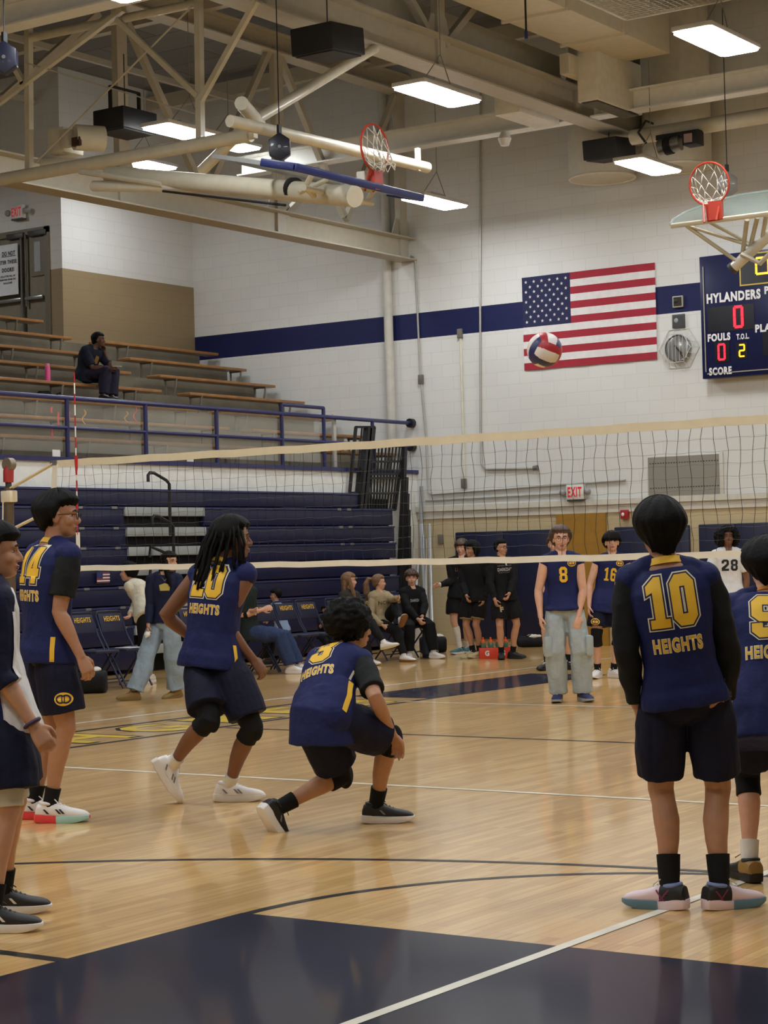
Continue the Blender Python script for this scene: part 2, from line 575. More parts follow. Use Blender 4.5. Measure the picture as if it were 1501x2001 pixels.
# sideline lettering strip: dark outlines and gold letters between two navy rules
def strip():
    x0, x1 = 0.62, 1.62
    band('lettering_rule', (x1, -4.2), (x1, 3.4), 0.07, M_pblack)
    band('lettering_rule', (x0, -4.2), (x0, 3.4), 0.07, M_pblack)
    mb = MB(); mb._faces([(x0 - .03, 3.4, E2*.8), (x1 + .03, 3.4, E2*.8), (x1 + .03, 7.15, E2*.8), (x0 - .03, 7.15, E2*.8)], [(0,1,2,3)])
    mb.build('strip_end_block', M_pnavy, floor, False)
    word = 'HEIGHTS'
    n = len(word); y = 3.15; w = 0.92
    for i, ch in enumerate(word):
        for bold, m, z in ((0.055, M_pblack, E2), (0.0, M_pyellow, E2 * 1.8)):
            bm = text_bm(ch, 0.74 + bold * 1.6, 0.62 + bold * 1.6, 0.03)
            place_bm(bm, (1.12, y - 0.45 - i * 0.98, z), (0, 1, 0), (-1, 0, 0))
            link_mesh('floor_letter', bm, bpy.data.meshes.new('floor_letter'), m, floor, False)
strip()

# walls
struct(MB().box((-9.87, WALL_Y, 0), (21, WALL_Y + .3, 9.9)).build('wall_far', M_wall_far, None, False))
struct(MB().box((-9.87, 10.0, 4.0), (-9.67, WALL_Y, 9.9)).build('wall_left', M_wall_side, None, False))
wd = MB()
DX0, DX1, DZ0, DZ1 = -12.05, -9.94, 4.55, 6.98
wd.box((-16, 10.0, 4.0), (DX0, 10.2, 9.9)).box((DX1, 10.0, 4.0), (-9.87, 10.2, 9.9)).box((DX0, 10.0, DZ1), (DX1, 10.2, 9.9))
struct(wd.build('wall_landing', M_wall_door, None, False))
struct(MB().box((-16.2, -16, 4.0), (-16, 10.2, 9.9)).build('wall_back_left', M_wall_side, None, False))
struct(MB().box((21, -16, 0), (21.3, WALL_Y + .3, 9.9)).build('wall_right', M_wall_plain, None, False))
struct(MB().box((-16.2, -16.3, 0), (21.3, -16, 9.9)).build('wall_near', M_wall_plainx, None, False))

def deck_mat():
    m = mat('roof_deck', (150, 142, 124), rough=0.8, var=0.08, vscale=0.8)
    nt = m.node_tree; b = nt.nodes['Principled BSDF']
    tc = nt.nodes.new('ShaderNodeTexCoord')
    br = nt.nodes.new('ShaderNodeTexBrick')
    br.offset = 0.5
    br.inputs['Scale'].default_value = 1.0
    br.inputs['Brick Width'].default_value = 2.4
    br.inputs['Row Height'].default_value = 0.8
    br.inputs['Mortar Size'].default_value = 0.012
    br.inputs['Color1'].default_value = lin((126, 126, 122)); br.inputs['Color2'].default_value = lin((114, 114, 112))
    br.inputs['Mortar'].default_value = lin((90, 82, 68))
    nt.links.new(tc.outputs['Object'], br.inputs['Vector'])
    nt.links.new(br.outputs['Color'], b.inputs['Base Color'])
    return m
M_deck = deck_mat()
struct(MB().box((-16.2, -16.3, 9.55), (21.3, WALL_Y + .3, 9.9)).build('ceiling', M_deck, None, False))
M_ledge = mat('ledge_white', (206, 203, 192), rough=0.5)
struct(MB().box((-5.05, WALL_Y - .06, 2.15), (21, WALL_Y, 2.235)).box((-5.05, WALL_Y - .025, 2.03), (21, WALL_Y, 2.15)).build('trim_1', M_ledge, None, False))
# ------------------------------------------------------------------ upper stand: concrete tiers, benches, rail
M_conc = mat('tier_concrete', (116, 108, 92), rough=0.85, var=0.16, vscale=2.4, bump=0.25, bscale=30)
M_bench = mat('bench_wood', (158, 110, 58), rough=0.45, var=0.18, vscale=6, coat=0.3)
M_brack = mat('bench_bracket_iron', (138, 134, 120), rough=0.5, metal=0.3)
M_navyrail = mat('rail_navy', (36, 40, 92), rough=0.35, coat=0.3)
M_white = mat('balcony_white', (232, 234, 230), rough=0.5)
M_blacksteel = mat('black_steel', (26, 26, 28), rough=0.45)
BX = [-5.366 - .615 * (8 - k) for k in range(1, 9)]
BZ = [3.119 + .322 * (8 - k) for k in range(1, 9)]
t = MB()
for k in range(8):
    x0, zt = BX[k] + .10, BZ[k] - .33
    t.box((x0 - .62 if k else -16, -8, zt - 1.2), (x0, WALL_Y, zt))
t.box((-6.2, -8, 2.0), (-5.1, WALL_Y, 2.765))
struct(t.build('trim_2', M_conc, None, False))
bf = MB().box((-5.3, -8, 0), (-5.06, WALL_Y, 2.77))
struct(bf.build('wall_balcony', M_white, None, False))
struct(MB().box((-5.34, -8, 2.77), (-5.02, WALL_Y, 2.83)).build('trim_3', M_navyrail, None, False))

ORD = ['top', 'second', 'third', 'fourth', 'fifth', 'sixth', 'seventh', 'lowest']
def bench(k, y0, y1, side):
    x, z = BX[k], BZ[k]
    where = 'left of the aisle' if side == 'left' else 'right of the aisle'
    r = thing('bleacher_bench', (x - .14, (y0 + y1) / 2, z - .33), 'brown wooden bench, %s row of the upper stand, %s' % (ORD[k], where), 'bench', 'wooden benches of the upper stand')
    MB().box((x - .28, y0, z - .045), (x, y1, z)).build('seat_plank', M_bench, r, True, 0.008)
    n = max(2, int(round((y1 - y0) / 1.35)))
    off = .3 + .12 * ((k * 7) % 4)
    for i in range(n):
        y = y0 + off + i * (y1 - y0 - .55) / max(1, n - 1) * .95
        if y > y1 - .1: continue
        b = MB()
        b.tube([(x - .03, y, z - .05), (x - .035, y, z - .14), (x - .06, y, z - .24), (x - .10, y, z - .33)], .017, 6)
        b.tube([(x - .25, y, z - .05), (x - .25, y, z - .33)], .017, 6)
        b.bar((x - .27, y, z - .055), (x - .01, y, z - .055), .035, .02)
        b.build('bracket', M_brack, r)
for k in range(8):
    bench(k, 2.4, 9.55 + (.1 if k in (5, 6) else 0), 'left')
for k in range(1, 8):
    bench(k, 10.22, 13.2, 'right')

# guard rail on the balcony edge
RX = -5.11
rail = thing('balcony_rail', (RX, 8, 2.83), 'navy pipe guard rail with clear panels along the balcony edge of the upper stand', 'railing')
m = MB().tube([(RX, 0, 3.60), (RX, 13.27, 3.60)], .032, 10)
m.build('top_rail', M_navyrail, rail)
MB().tube([(RX, 0, 3.215), (RX, 13.27, 3.215)], .026, 10).build('mid_rail', M_navyrail, rail)
for y in (2.25, 3.75, 5.25, 6.77, 8.28, 9.80, 10.85, 12.15):
    top = 3.60 if y < 9 or y > 11 else 3.74
    MB().tube([(RX, y, 2.83), (RX, y, top)], .03, 10).build('post', M_navyrail, rail)
MB().tube([(RX, 9.80, 3.735), (RX, 10.85, 3.735)], .028, 8).build('raised_rail', M_navyrail, rail)
for z in (3.60, 3.215):
    MB().tube([(RX, 13.2, z), (RX, 13.29, z)], .075, 16).build('wall_flange', M_blacksteel, rail)
def glass_mat(name, rgb, a=0.12, rough=0.05):
    m = bpy.data.materials.new(name); m.use_nodes = True
    nt = m.node_tree; b = nt.nodes['Principled BSDF']
    b.inputs['Base Color'].default_value = lin(rgb); b.inputs['Roughness'].default_value = rough
    tr = nt.nodes.new('ShaderNodeBsdfTransparent'); mx = nt.nodes.new('ShaderNodeMixShader')
    lw = nt.nodes.new('ShaderNodeLayerWeight'); lw.inputs['Blend'].default_value = 0.25
    nz = nt.nodes.new('ShaderNodeTexNoise'); nz.inputs['Scale'].default_value = 1.5
    tc = nt.nodes.new('ShaderNodeTexCoord'); nt.links.new(tc.outputs['Object'], nz.inputs['Vector'])
    mr = nt.nodes.new('ShaderNodeMapRange'); mr.inputs[3].default_value = a * .7; mr.inputs[4].default_value = a * 1.3
    nt.links.new(nz.outputs['Fac'], mr.inputs[0])
    ad = nt.nodes.new('ShaderNodeMath'); ad.operation = 'MULTIPLY_ADD'; ad.inputs[1].default_value = 0.25
    nt.links.new(lw.outputs['Fresnel'], ad.inputs[0]); nt.links.new(mr.outputs[0], ad.inputs[2])
    nt.links.new(ad.outputs[0], mx.inputs[0]); nt.links.new(tr.outputs[0], mx.inputs[1]); nt.links.new(b.outputs[0], mx.inputs[2])
    nt.links.new(mx.outputs[0], nt.nodes['Material Output'].inputs[0])
    return m
M_plexi = glass_mat('clear_panel', (205, 205, 195), 0.10)
for y0, y1 in ((2.3, 3.7), (3.8, 5.2), (5.3, 6.72), (6.82, 8.23), (8.33, 9.75), (9.85, 10.8)):
    MB().box((RX - .045, y0, 2.9), (RX - .039, y1, 3.57)).build('clear_panel', M_plexi, rail, False)
MB().box((RX - .07, 11.15, 2.83), (RX - .03, 11.22, 3.66)).build('grey_post', mat('grey_post', (176, 174, 168), rough=.5), rail, True, .004)
M_card = mat('card_white', (226, 226, 226), rough=.6)
for i, (y, lb) in enumerate(((4.98, 'small white card at the foot of the rail, left of the red and white antenna'), (7.62, 'small white card at the foot of the rail behind the net tape'))):
    tag(MB().box((RX + .05, y - .07, 2.832), (RX + .058, y + .07, 2.92)).build('card', M_card, None, False), lb, 'card', 'white cards on the balcony edge')

# telescopic bleachers pushed in below the balcony
M_bl = mat('bleacher_navy', (20, 26, 64), rough=0.42, var=0.05, coat=0.15)
M_bltop = mat('bleacher_nosing', (50, 58, 104), rough=0.4)
M_gap = mat('bleacher_gap_black', (10, 10, 12), rough=0.8)
M_grey = mat('aisle_step_grey', (158, 164, 164), rough=0.5, bump=.1)
tele = thing('telescopic_bleacher', (-4.9, 6, 0), 'navy telescopic bleachers pushed closed below the white balcony', 'bleachers')
ZR = [2.43, 2.19, 1.92, 1.66, 1.40, 1.14, .88, .62, .36]
AY0, AY1 = 6.07, 7.72
for i, z in enumerate(ZR):
    x = -4.93 + .022 * i
    zb = (ZR[i + 1] + .02) if i + 1 < len(ZR) else .06
    for (a, b) in ((-8, AY0), (AY1, 11.45 if i == 0 else 12.36)):
        if i == 0 and a == -8:
            b = AY1 + .01
        mb = MB().box((x - .25, a, zb), (x, b, z - .028)).box((x - .25, a, z - .028), (x + .012, b, z))
        mb.build('row_panel', M_bl, tele, True, .006)
        MB().box((x - .02, a, z - .022), (x + .016, b, z + .003)).build('row_nosing', M_bltop, tele, False)
        if i:
            n = 0
            for y in ([AY0 - .2, AY0 - .85] if a == -8 else [10.9, 11.15]):
                MB().box((x - .01, y - .05, z - .026), (x + .02, y + .05, z + .006)).build('hinge_plate', mat('hinge_steel', (150, 152, 158), rough=.35, metal=.6), tele, False)
    if i:
        MB().box((x - .3, AY0 + .01, z - .12), (x + .02, AY1 - .01, z - (.0 if i > 1 else .0))).build('aisle_step', M_grey, tele, True, .006)
    if i == 1:
        MB().box((x - .3, AY0 + .01, z - .04), (x - .10, AY1 - .3, z + .0)).build('aisle_board', M_grey, tele, False)
MB().box((-5.06, -8, 0), (-4.99, 12.36, 2.35)).build('understructure', M_gap, tele, False)
# aisle hand rails
for (y, z0, z1) in ((6.66, 1.80, 2.60), (6.72, 1.30, 2.03)):
    x = -4.62
    MB().tube([(x, y - .42, z1 - .09), (x, y - .42, z1 + .0), (x, y - .38, z1 + .035), (x, y - .3, z1 + .03), (x, y - .06, z1 - .06), (x, y, z1 - .11), (x, y, z0)], .022, 8).build('aisle_handrail', M_blacksteel, tele)
for (y, z) in ((6.3, 1.62), (6.3, 1.38)):
    MB().tube([(-4.66, y - .02, z - .1), (-4.66, y, z + .04), (-4.66, y + .3, z - .05), (-4.66, y + .34, z - .22)], .022, 8).build('aisle_handrail', M_blacksteel, tele)
# raked steel end rails, nested at the wall end
def end_guard(y, x0, x1, z0, z1, nb, rake, solid=False):
    mb = MB()
    def P(u, z): return (x0 + (x1 - x0) * u + rake * (z - z0), y, z)
    mb.bar(P(0, z0), P(0, z1), .05, .05); mb.bar(P(1, z0), P(1, z1), .05, .05)
    mb.bar(P(0, z1), P(1, z1), .05, .05); mb.bar(P(0, z0), P(1, z0), .05, .05)
    mb.bar(P(0, (z0 + z1) * .5 + .2), P(1, (z0 + z1) * .5 + .2), .04, .04)
    for i in range(1, nb):
        mb.bar(P(i / nb, z0), P(i / nb, z1), .026, .026)
    mb.build('end_guard', M_blacksteel, tele, False)
def guard_panel(x, A, B, C, D, nb, bars, w=.02):
    """slatted panel in an x plane: corners A top-left, B top-right, C bottom-left, D bottom-right as (y, z)"""
    mb = MB(); L = lambda p, q, t: (x, p[0] + (q[0] - p[0]) * t, p[1] + (q[1] - p[1]) * t)
    for t in [i / nb for i in range(nb + 1)]:
        a = L(A, B, t); b = L(C, D, t); ww = w * (2.0 if t in (0, 1) else 1)
        mb.bar(b, a, ww, ww, V((1, 0, 0)))
    for t in bars:
        a = L(A, C, t); b = L(B, D, t); mb.bar(a, b, .035, .04, V((1, 0, 0)))
    mb.build('end_guard', M_blacksteel, tele, False)
guard_panel(-4.97, (11.50, 3.46), (12.00, 3.48), (11.29, 2.44), (11.78, 2.44), 3, (0, 1))
guard_panel(-4.955, (11.80, 3.46), (11.86, 3.46), (11.52, 2.19), (11.60, 2.19), 1, (0, 1), .05)
guard_panel(-4.93, (11.76, 3.16), (12.74, 3.20), (11.72, 2.18), (12.46, 2.18), 10, (0, .24, .44, .50, .74, 1))
mb = MB()
for i, (y, zt) in enumerate(((12.74, 3.18), (12.70, 2.98), (12.72, 2.70), (12.72, 2.44), (12.72, 2.18), (12.70, 1.92), (12.68, 1.66))):
    yb = 12.36 + .045 * i
    mb.bar((-4.90 + .012 * i, yb, .06), (-4.90 + .012 * i, y, zt), .075, .05, V((1, 0, 0)))
mb.build('end_frame', M_blacksteel, tele, False)
fs = MB().box((-4.82, 5.42, 1.20), (-4.812, 5.66, 1.34)); fs.build('sticker_red', mat('sticker_red', (120, 60, 74), rough=.5), tele, False)
MB().box((-4.815, 5.42, 1.27), (-4.808, 5.53, 1.34)).build('sticker_blue', mat('sticker_blue', (46, 56, 110), rough=.5), tele, False)
mb = MB()
for k in range(3): mb.box((-4.815, 5.42 if k > 1 else 5.53, 1.22 + .04 * (2 - k) + .0), (-4.806, 5.66, 1.236 + .04 * (2 - k)))
mb.build('sticker_white', M_card, tele, False)

# landing doors at the top of the stand
M_dpaint = mat('door_taupe', (126, 118, 100), rough=0.5)
M_dframe = mat('door_frame_taupe', (112, 104, 86), rough=0.45)
M_steel = mat('brushed_steel', (150, 150, 148), rough=0.3, metal=0.8)
M_dark = mat('dark_closer', (58, 54, 48), rough=.5)
fr = MB().box((DX0, 9.97, DZ0), (DX0 + .1, 10.16, DZ1)).box((DX1 - .10, 9.97, DZ0), (DX1, 10.16, DZ1)).box((DX0, 9.97, DZ1 - .1), (DX1, 10.16, DZ1))
struct(fr.build('trim_4', M_dframe, None, False))
MIDX = (DX0 + DX1) / 2 + .45
for n, (x0, x1) in enumerate(((-11.4, -10.53), (-10.50, DX1 - .1))):
    d = struct(MB().box((x0, 10.02, DZ0), (x1, 10.09, DZ1 - .1)).build('door_%d' % (n + 1), M_dpaint, None, False))
    c = (x1 - .17) if n == 0 else (x0 + .29)
    MB().box((c - .15, 9.99, 6.19), (c + .15, 10.03, 6.82)).build('vision_frame', M_dframe, d, False)
    MB().box((c - .07, 9.985, 6.26), (c + .07, 9.995, 6.75)).build('vision_pane', mat('pane_grey', (172, 176, 180), rough=.1), d, False)
    MB().box((x0 + .02, 9.94, 5.80), (x1 - .04, 10.0, 5.86)).build('push_bar', M_steel, d, True, .01)
    MB().box((c - .16, 9.93, 6.84), (c + .22, 10.02, 6.93)).build('door_closer', M_dark, d, True, .01)
mb = MB().tube([(-10.56, 9.97, 4.6), (-10.56, 9.97, 6.9)], .025, 6).tube([(-10.46, 9.97, 5.7), (-10.46, 9.97, 6.9)], .02, 6)
tag(mb.build('vertical_latch_rod', M_steel, None), 'pair of upright steel latch rods between the two landing doors', 'latch')
sg = thing('door_notice', (-10.85, 9.93, 6.3), 'white paper notice reading DO NOT ENTER taped across the landing doors', 'sign')
MB().box((-11.22, 9.925, 5.92), (-10.60, 9.935, 6.76)).build('paper', mat('notice_paper', (214, 216, 220), rough=.7), sg, False)
M_ink = mat('ink_black', (22, 22, 24), rough=.6)
for body, z, h, w, cx in (('DO NOT', 6.61, .075, .30, -10.80), ('ENTER THESE', 6.47, .065, .46, -10.85), ('DOORS!', 6.34, .07, .28, -10.82)):
    sign_text('notice_lettering', body, h, w, (cx, 9.92, z), (1, 0, 0), (0, 0, 1), M_ink, sg, .03)
MB().box((-10.96, 9.92, 6.557), (-10.64, 9.923, 6.567)).build('notice_underline', M_ink, sg, False)
for body, z, w in (('VIOLATORS WILL BE', 6.235, .34), ('REMOVED FROM THE', 6.18, .36), ('BUILDING', 6.125, .2)):
    sign_text('notice_small_print', body, .032, w, (-10.83, 9.92, z), (1, 0, 0), (0, 0, 1), M_ink, sg, .02)
MB().box((-11.18, 9.92, 5.95), (-11.08, 9.923, 6.02)).build('notice_badge', mat('badge_orange', (206, 140, 60), rough=.6), sg, False)

M_exitred = mat('exit_letter_red', (200, 40, 44), rough=.5, emit=.12)
M_exitbox = mat('exit_box_white', (222, 220, 214), rough=.5)
def exit_sign(x, y, z, w, h, label, spots=True):
    e = thing('exit_sign', (x, y - .04, z), label, 'sign', 'exit signs')
    MB().box((x - w / 2, y - .09, z - h / 2), (x + w / 2, y, z + h / 2)).build('housing', M_exitbox, e, True, .008)
    sign_text('exit_lettering', 'EXIT', h * .68, w * .82, (x, y - .093, z), (1, 0, 0), (0, 0, 1), M_exitred, e, .03)
    for s in (-1, 1):
        b = MB().ell((x + s * (w / 2 + .07), y - .08, z + .0), (1, 0, 0), (0, 0, 1), (0, 1, 0), .055, .055, .05)
        b.build('emergency_spot', mat('spot_grey', (150, 150, 150), rough=.4), e)
    MB().box((x - w / 2 + .02, y - .1, z - h / 2 - .025), (x + w / 2, y, z - h / 2)).build('sign_tray', M_dark, e, False)
exit_sign(-10.57, 9.98, 7.27, .27, .22, 'white exit sign with two round spots above the upper landing doors')
# ------------------------------------------------------------------ far wall fittings
FY = WALL_Y
exit_sign(-2.09, FY - .01, 2.36, .30, .23, 'white exit sign with red letters above the mustard door')
M_must = mat('mustard_door', (158, 118, 44), rough=.45)
d = struct(MB().box((-2.46, FY - .05, 0), (-1.60, FY - .005, 2.03)).build('door_3', M_must, None, False))
MB().box((-1.74, FY - .10, .95), (-1.66, FY - .05, 1.08)).build('door_lever', M_steel, d, True, .006)
# padded mats
M_pad = mat('wall_pad_navy', (20, 25, 56), rough=.45, bump=.05, bscale=300)
for n, (x0, x1, lb) in enumerate(((-4.31, -2.83, 'navy wall pad left of the mustard door'), (-1.45, -.2, 'navy wall pad right of the mustard door'), (-.05, 2.9, 'wide navy wall pad at the right edge, behind the white jersey'))):
    r = thing('wall_pad', ((x0 + x1) / 2, FY - .05, .12), lb, 'wall pad', 'navy wall pads')
    k = max(1, round((x1 - x0) / .62))
    if n == 0:
        x1 = -2.50
    for i in range(k):
        a, b = x0 + (x1 - x0) * i / k, x0 + (x1 - x0) * (i + 1) / k
        MB().box((a + .003, FY - .07, .10), (b - .003, FY - .002, 1.80)).build('pad_panel', M_pad, r, True, .018)

# flag
fl = thing('flag', (-1.81, FY - .02, 4.3), 'large American flag hung flat on the white block wall left of the scoreboard', 'flag')
M_fred = mat('flag_red', (158, 34, 52), rough=.8); M_fwhite = mat('flag_white', (222, 220, 220), rough=.8); M_fblue = mat('flag_blue', (30, 34, 74), rough=.8)
FX0, FX1, FZ0, FZ1 = -2.97, -.66, 4.30, 5.755
FW, FH = FX1 - FX0, FZ1 - FZ0
def flag_y(x, z):
    return FY - .022 + .006 * sin(9 * x + 3 * z) * cos(5 * z)
def flag_sheet(x0, x1, z0, z1, dy):
    mb = MB(); nx = max(2, int((x1 - x0) / .06)); vs = []; fs = []
    for i in range(nx + 1):
        for z in (z0, z1):
            x = x0 + (x1 - x0) * i / nx
            vs.append((x, flag_y(x, z) - dy, z))
    for i in range(nx): fs.append((2*i, 2*i+2, 2*i+3, 2*i+1))
    vb = [(x, y + .004, z) for x, y, z in vs]; k = len(vs)
    mb._faces(vs + vb, fs + [tuple(k + a for a in reversed(f)) for f in fs] + [(2*i, k+2*i, k+2*i+2, 2*i+2) for i in range(nx)] + [(2*i+1, 2*i+3, k+2*i+3, k+2*i+1) for i in range(nx)])
    return mb
for i in range(13):
    z1 = FZ1 - FH * i / 13; z0 = FZ1 - FH * (i + 1) / 13
    x0 = FX0 + (FW * .37 if i < 7 else 0)
    flag_sheet(x0, FX1, z0, z1, 0).build('stripe', M_fred if i % 2 == 0 else M_fwhite, fl, True)
cz0 = FZ1 - FH * 7 / 13
flag_sheet(FX0, FX0 + FW * .37, cz0, FZ1, .002).build('canton', M_fblue, fl, True)
def star(cx, cz, r):
    p = []
    for k in range(10):
        a = pi / 2 + k * pi / 5; q = r if k % 2 == 0 else r * .4
        p.append((cx + q * cos(a), cz + q * sin(a)))
    return p
cw, chh = FW * .37, FZ1 - cz0
for row in range(9):
    n = 6 if row % 2 == 0 else 5
    for c in range(n):
        sx = FX0 + cw * ((c * 2 + 1 if n == 6 else c * 2 + 2) / 12)
        sz = FZ1 - chh * (row + 1) / 10
        y = flag_y(sx, sz) - .008
        MB().prism(star(0, 0, .028), (sx, y, sz), (1, 0, 0), (0, 0, 1), (0, 1, 0), .003).build('star', M_fwhite, fl, False)

# speakers beside the flag, clock in a wire guard, alarm, vent, outlets
def wall_speaker(x, z, s, rgb, ring, label):
    r = thing('wall_speaker', (x, FY - .03, z), label, 'speaker', 'square wall speakers')
    MB().box((x - s, FY - .04, z - s), (x + s, FY - .004, z + s)).build('frame', mat('speaker_frame_%d' % ring, ring and (170, 166, 150) or (70, 72, 72), rough=.5), r, True, .004)
    MB().box((x - s * .78, FY - .045, z - s * .78), (x + s * .78, FY - .038, z + s * .78)).build('grille', mat('speaker_grille_%d' % ring, rgb, rough=.7), r, False)
    MB().ell((x - .03, FY - .046, z + .01), (1, 0, 0), (0, 0, 1), (0, 1, 0), .035, .035, .01).build('cone', mat('speaker_cone_%d' % ring, ring and (34, 30, 24) or (150, 156, 158), rough=.4), r)
wall_speaker(-.29, 5.13, .085, (36, 32, 26), 1, 'square framed speaker on the navy stripe, above the other one')
wall_speaker(-.29, 4.84, .10, (62, 64, 66), 0, 'dark grey square speaker just above the caged wall clock')
ck = thing('wall_clock', (-.30, FY - .05, 4.43), 'round grey wall clock inside a hexagonal wire guard', 'clock')
MB().loft([((-.30, FY - .005, 4.43), (1,0,0), (0,0,1), .20, .20), ((-.30, FY - .06, 4.43), (1,0,0), (0,0,1), .20, .20), ((-.30, FY - .075, 4.43), (1,0,0), (0,0,1), .17, .17)], 40).build('clock_face', mat('clock_face_grey', (158, 158, 156), rough=.22, metal=.5), ck)
MB().torus((-.30, FY - .07, 4.43), (0, 1, 0), .195, .012, 48).build('clock_rim', mat('clock_rim', (96, 96, 94), rough=.3, metal=.6), ck)
mb = MB().bar((-.34, FY - .082, 4.475), (-.23, FY - .082, 4.35), .02, .005, V((0,1,0))).bar((-.325, FY - .088, 4.46), (-.19, FY - .088, 4.27), .012, .005, V((0,1,0)))
mb.build('clock_hands', M_ink, ck, False)
mb = MB(); 
for R_, yy in ((.33, FY - .01), (.24, FY - .13)):
    pts = [(-.30 + R_ * cos(pi / 3 * k), yy, 4.43 + R_ * sin(pi / 3 * k)) for k in range(7)]
    mb.tube(pts, .006, 5)
for k in range(6):
    for q in range(3):
        t = q / 3; a0, a1 = pi / 3 * k, pi / 3 * (k + 1)
        f = lambda R_: (-.30 + R_ * (cos(a0) * (1 - t) + cos(a1) * t), 4.43 + R_ * (sin(a0) * (1 - t) + sin(a1) * t))
        p, s = f(.33), f(.24)
        mb.tube([(p[0], FY - .01, p[1]), (s[0], FY - .13, s[1])], .004, 5)
for q in range(-3, 4):
    x = -.30 + q * .06; hgt = .205 - abs(q) * .012
    mb.tube([(x, FY - .13, 4.43 - hgt), (x, FY - .13, 4.43 + hgt)], .0032, 4)
mb.build('wire_guard', mat('guard_wire', (206, 206, 200), rough=.4), ck)
fa = thing('fire_alarm', (-1.27, FY - .04, 1.99), 'red fire alarm box on the beige wall right of the mustard door', 'alarm')
MB().box((-1.335, FY - .07, 1.92), (-1.205, FY - .005, 2.06)).build('housing', mat('alarm_red', (160, 34, 38), rough=.4), fa, True, .01)
MB().ell((-1.285, FY - .075, 1.99), (1,0,0), (0,0,1), (0,1,0), .025, .03, .015).build('strobe', M_exitbox, fa)
vt = thing('wall_vent', (-.25, FY - .03, 2.54), 'large grey perforated return vent on the white wall', 'vent')
MB().box((-.88, FY - .03, 2.22), (.36, FY - .004, 2.86)).build('frame', mat('vent_frame', (206, 204, 196), rough=.5), vt, True, .006)
def perf_mat():
    m = mat('vent_perforated', (112, 110, 102), rough=.6)
    nt = m.node_tree; b = nt.nodes['Principled BSDF']
    tc = nt.nodes.new('ShaderNodeTexCoord'); wv = nt.nodes.new('ShaderNodeTexVoronoi'); wv.inputs['Scale'].default_value = 60; wv.inputs['Randomness'].default_value = .1
    nt.links.new(tc.outputs['Object'], wv.inputs['Vector'])
    rp = nt.nodes.new('ShaderNodeValToRGB'); rp.color_ramp.elements[0].position = .25; rp.color_ramp.elements[0].color = lin((52, 50, 46)); rp.color_ramp.elements[1].position = .45; rp.color_ramp.elements[1].color = lin((140, 137, 128))
    nt.links.new(wv.outputs['Distance'], rp.inputs[0]); nt.links.new(rp.outputs[0], b.inputs['Base Color'])
    return m
MB().box((-.86, FY - .036, 2.245), (.30, FY - .028, 2.83)).build('perforated_plate', perf_mat(), vt, False)
mb = MB()
for z in (2.36, 2.73):
    for i in range(26): mb.box((-.83 + i * .044, FY - .039, z), (-.81 + i * .044, FY - .034, z + .012))
mb.build('slots', M_ink, vt, False)
M_box = mat('outlet_box', (112, 108, 100), rough=.5)
for (x, z, lb) in ((-4.91, 4.30, 'grey junction box at the foot of the left thin conduit'), (-4.14, 4.98, 'grey outlet box just below the navy stripe'), (-4.14, 2.58, 'small dark outlet box low on the white wall behind the net'), (-4.61, 1.70, 'small dark outlet box on the beige wall')):
    tag(MB().box((x - .045, FY - .05, z - .075), (x + .045, FY - .003, z + .075)).build('outlet_box', M_box, None, True, .006), lb, 'outlet box', 'wall outlet boxes')
M_cond = mat('conduit_grey', (176, 174, 166), rough=.4, metal=.2); M_condw = mat('conduit_white', (212, 208, 190), rough=.5)
cy = FY - .025
for pts, rr, mm, lb in ((((-5.05, cy, 6.32), (-4.99, cy, 6.3), (-4.96, cy, 6.2), (-4.92, cy, 4.37)), .016, M_cond, 'thin grey conduit dropping from the beam end to a junction box'),
        (((-4.90, cy, 4.22), (-4.84, cy, 3.4), (-4.82, cy, 2.45), (-4.75, cy, 2.43), (-1.25, cy, 2.51)), .016, M_cond, 'grey conduit running down and along the wall to the exit sign'),
        (((-3.61, cy, 9.5), (-3.74, cy, 5.6), (-3.80, cy, 3.42), (-3.80, cy, 2.88), (-3.72, cy, 2.79), (-2.86, cy, 2.76)), .018, M_cond, 'tall thin conduit crossing the navy stripe left of the flag'),
        (((-4.13, cy, 4.9), (-4.13, cy, 2.66)), .02, M_condw, 'cream conduit between the two outlet boxes'),
        (((-4.88, cy, 2.33), (-2.28, cy, 2.35)), .016, M_cond, 'lower grey conduit ending left of the exit sign')):
    tag(MB().tube(pts, rr, 8).build('conduit', mm, None), lb, 'conduit', 'wall conduits')
tag(MB().tube([(-5.47, FY - .08, 2.83), (-5.50, FY - .08, 9.5)], .075, 14).build('drain_pipe', mat('pipe_white', (198, 196, 186), rough=.5), None), 'thick pale vertical pipe in front of the far wall', 'pipe')
tag(MB().tube([(-2.83, cy - .03, 2.76), (-2.76, cy - .03, 2.77)], .04, 10).build('conduit_spot', M_box, None), 'small grey fitting at the end of the bent conduit', 'fitting')

# scoreboard
sb = thing('scoreboard', (2.0, FY - .1, 3.9), 'navy electronic scoreboard with home team lettering and red digits on the far wall', 'scoreboard')
SY = FY - .20
M_sb = mat('scoreboard_navy', (18, 24, 66), rough=.3); M_sbd = mat('scoreboard_dark', (16, 17, 26), rough=.25)
M_sbw = mat('scoreboard_white', (226, 226, 226), rough=.5); M_sby = mat('scoreboard_yellow_line', (206, 176, 60), rough=.5)
SX0, SX1, SZ0, SZ1 = .155, 3.4, 3.93, 5.73
MB().box((SX0, SY, SZ0), (SX1, FY - .05, SZ1)).build('cabinet', M_sb, sb, True, .01)
mb = MB().bar((SX0 + .06, SY - .004, SZ0 + .1), (SX0 + .06, SY - .004, SZ1 - .15), .014, .01, V((0,1,0))).bar((SX0 + .08, SY - .004, SZ0 + .07), (SX1, SY - .004, SZ0 + .07), .014, .01, V((0,1,0)))
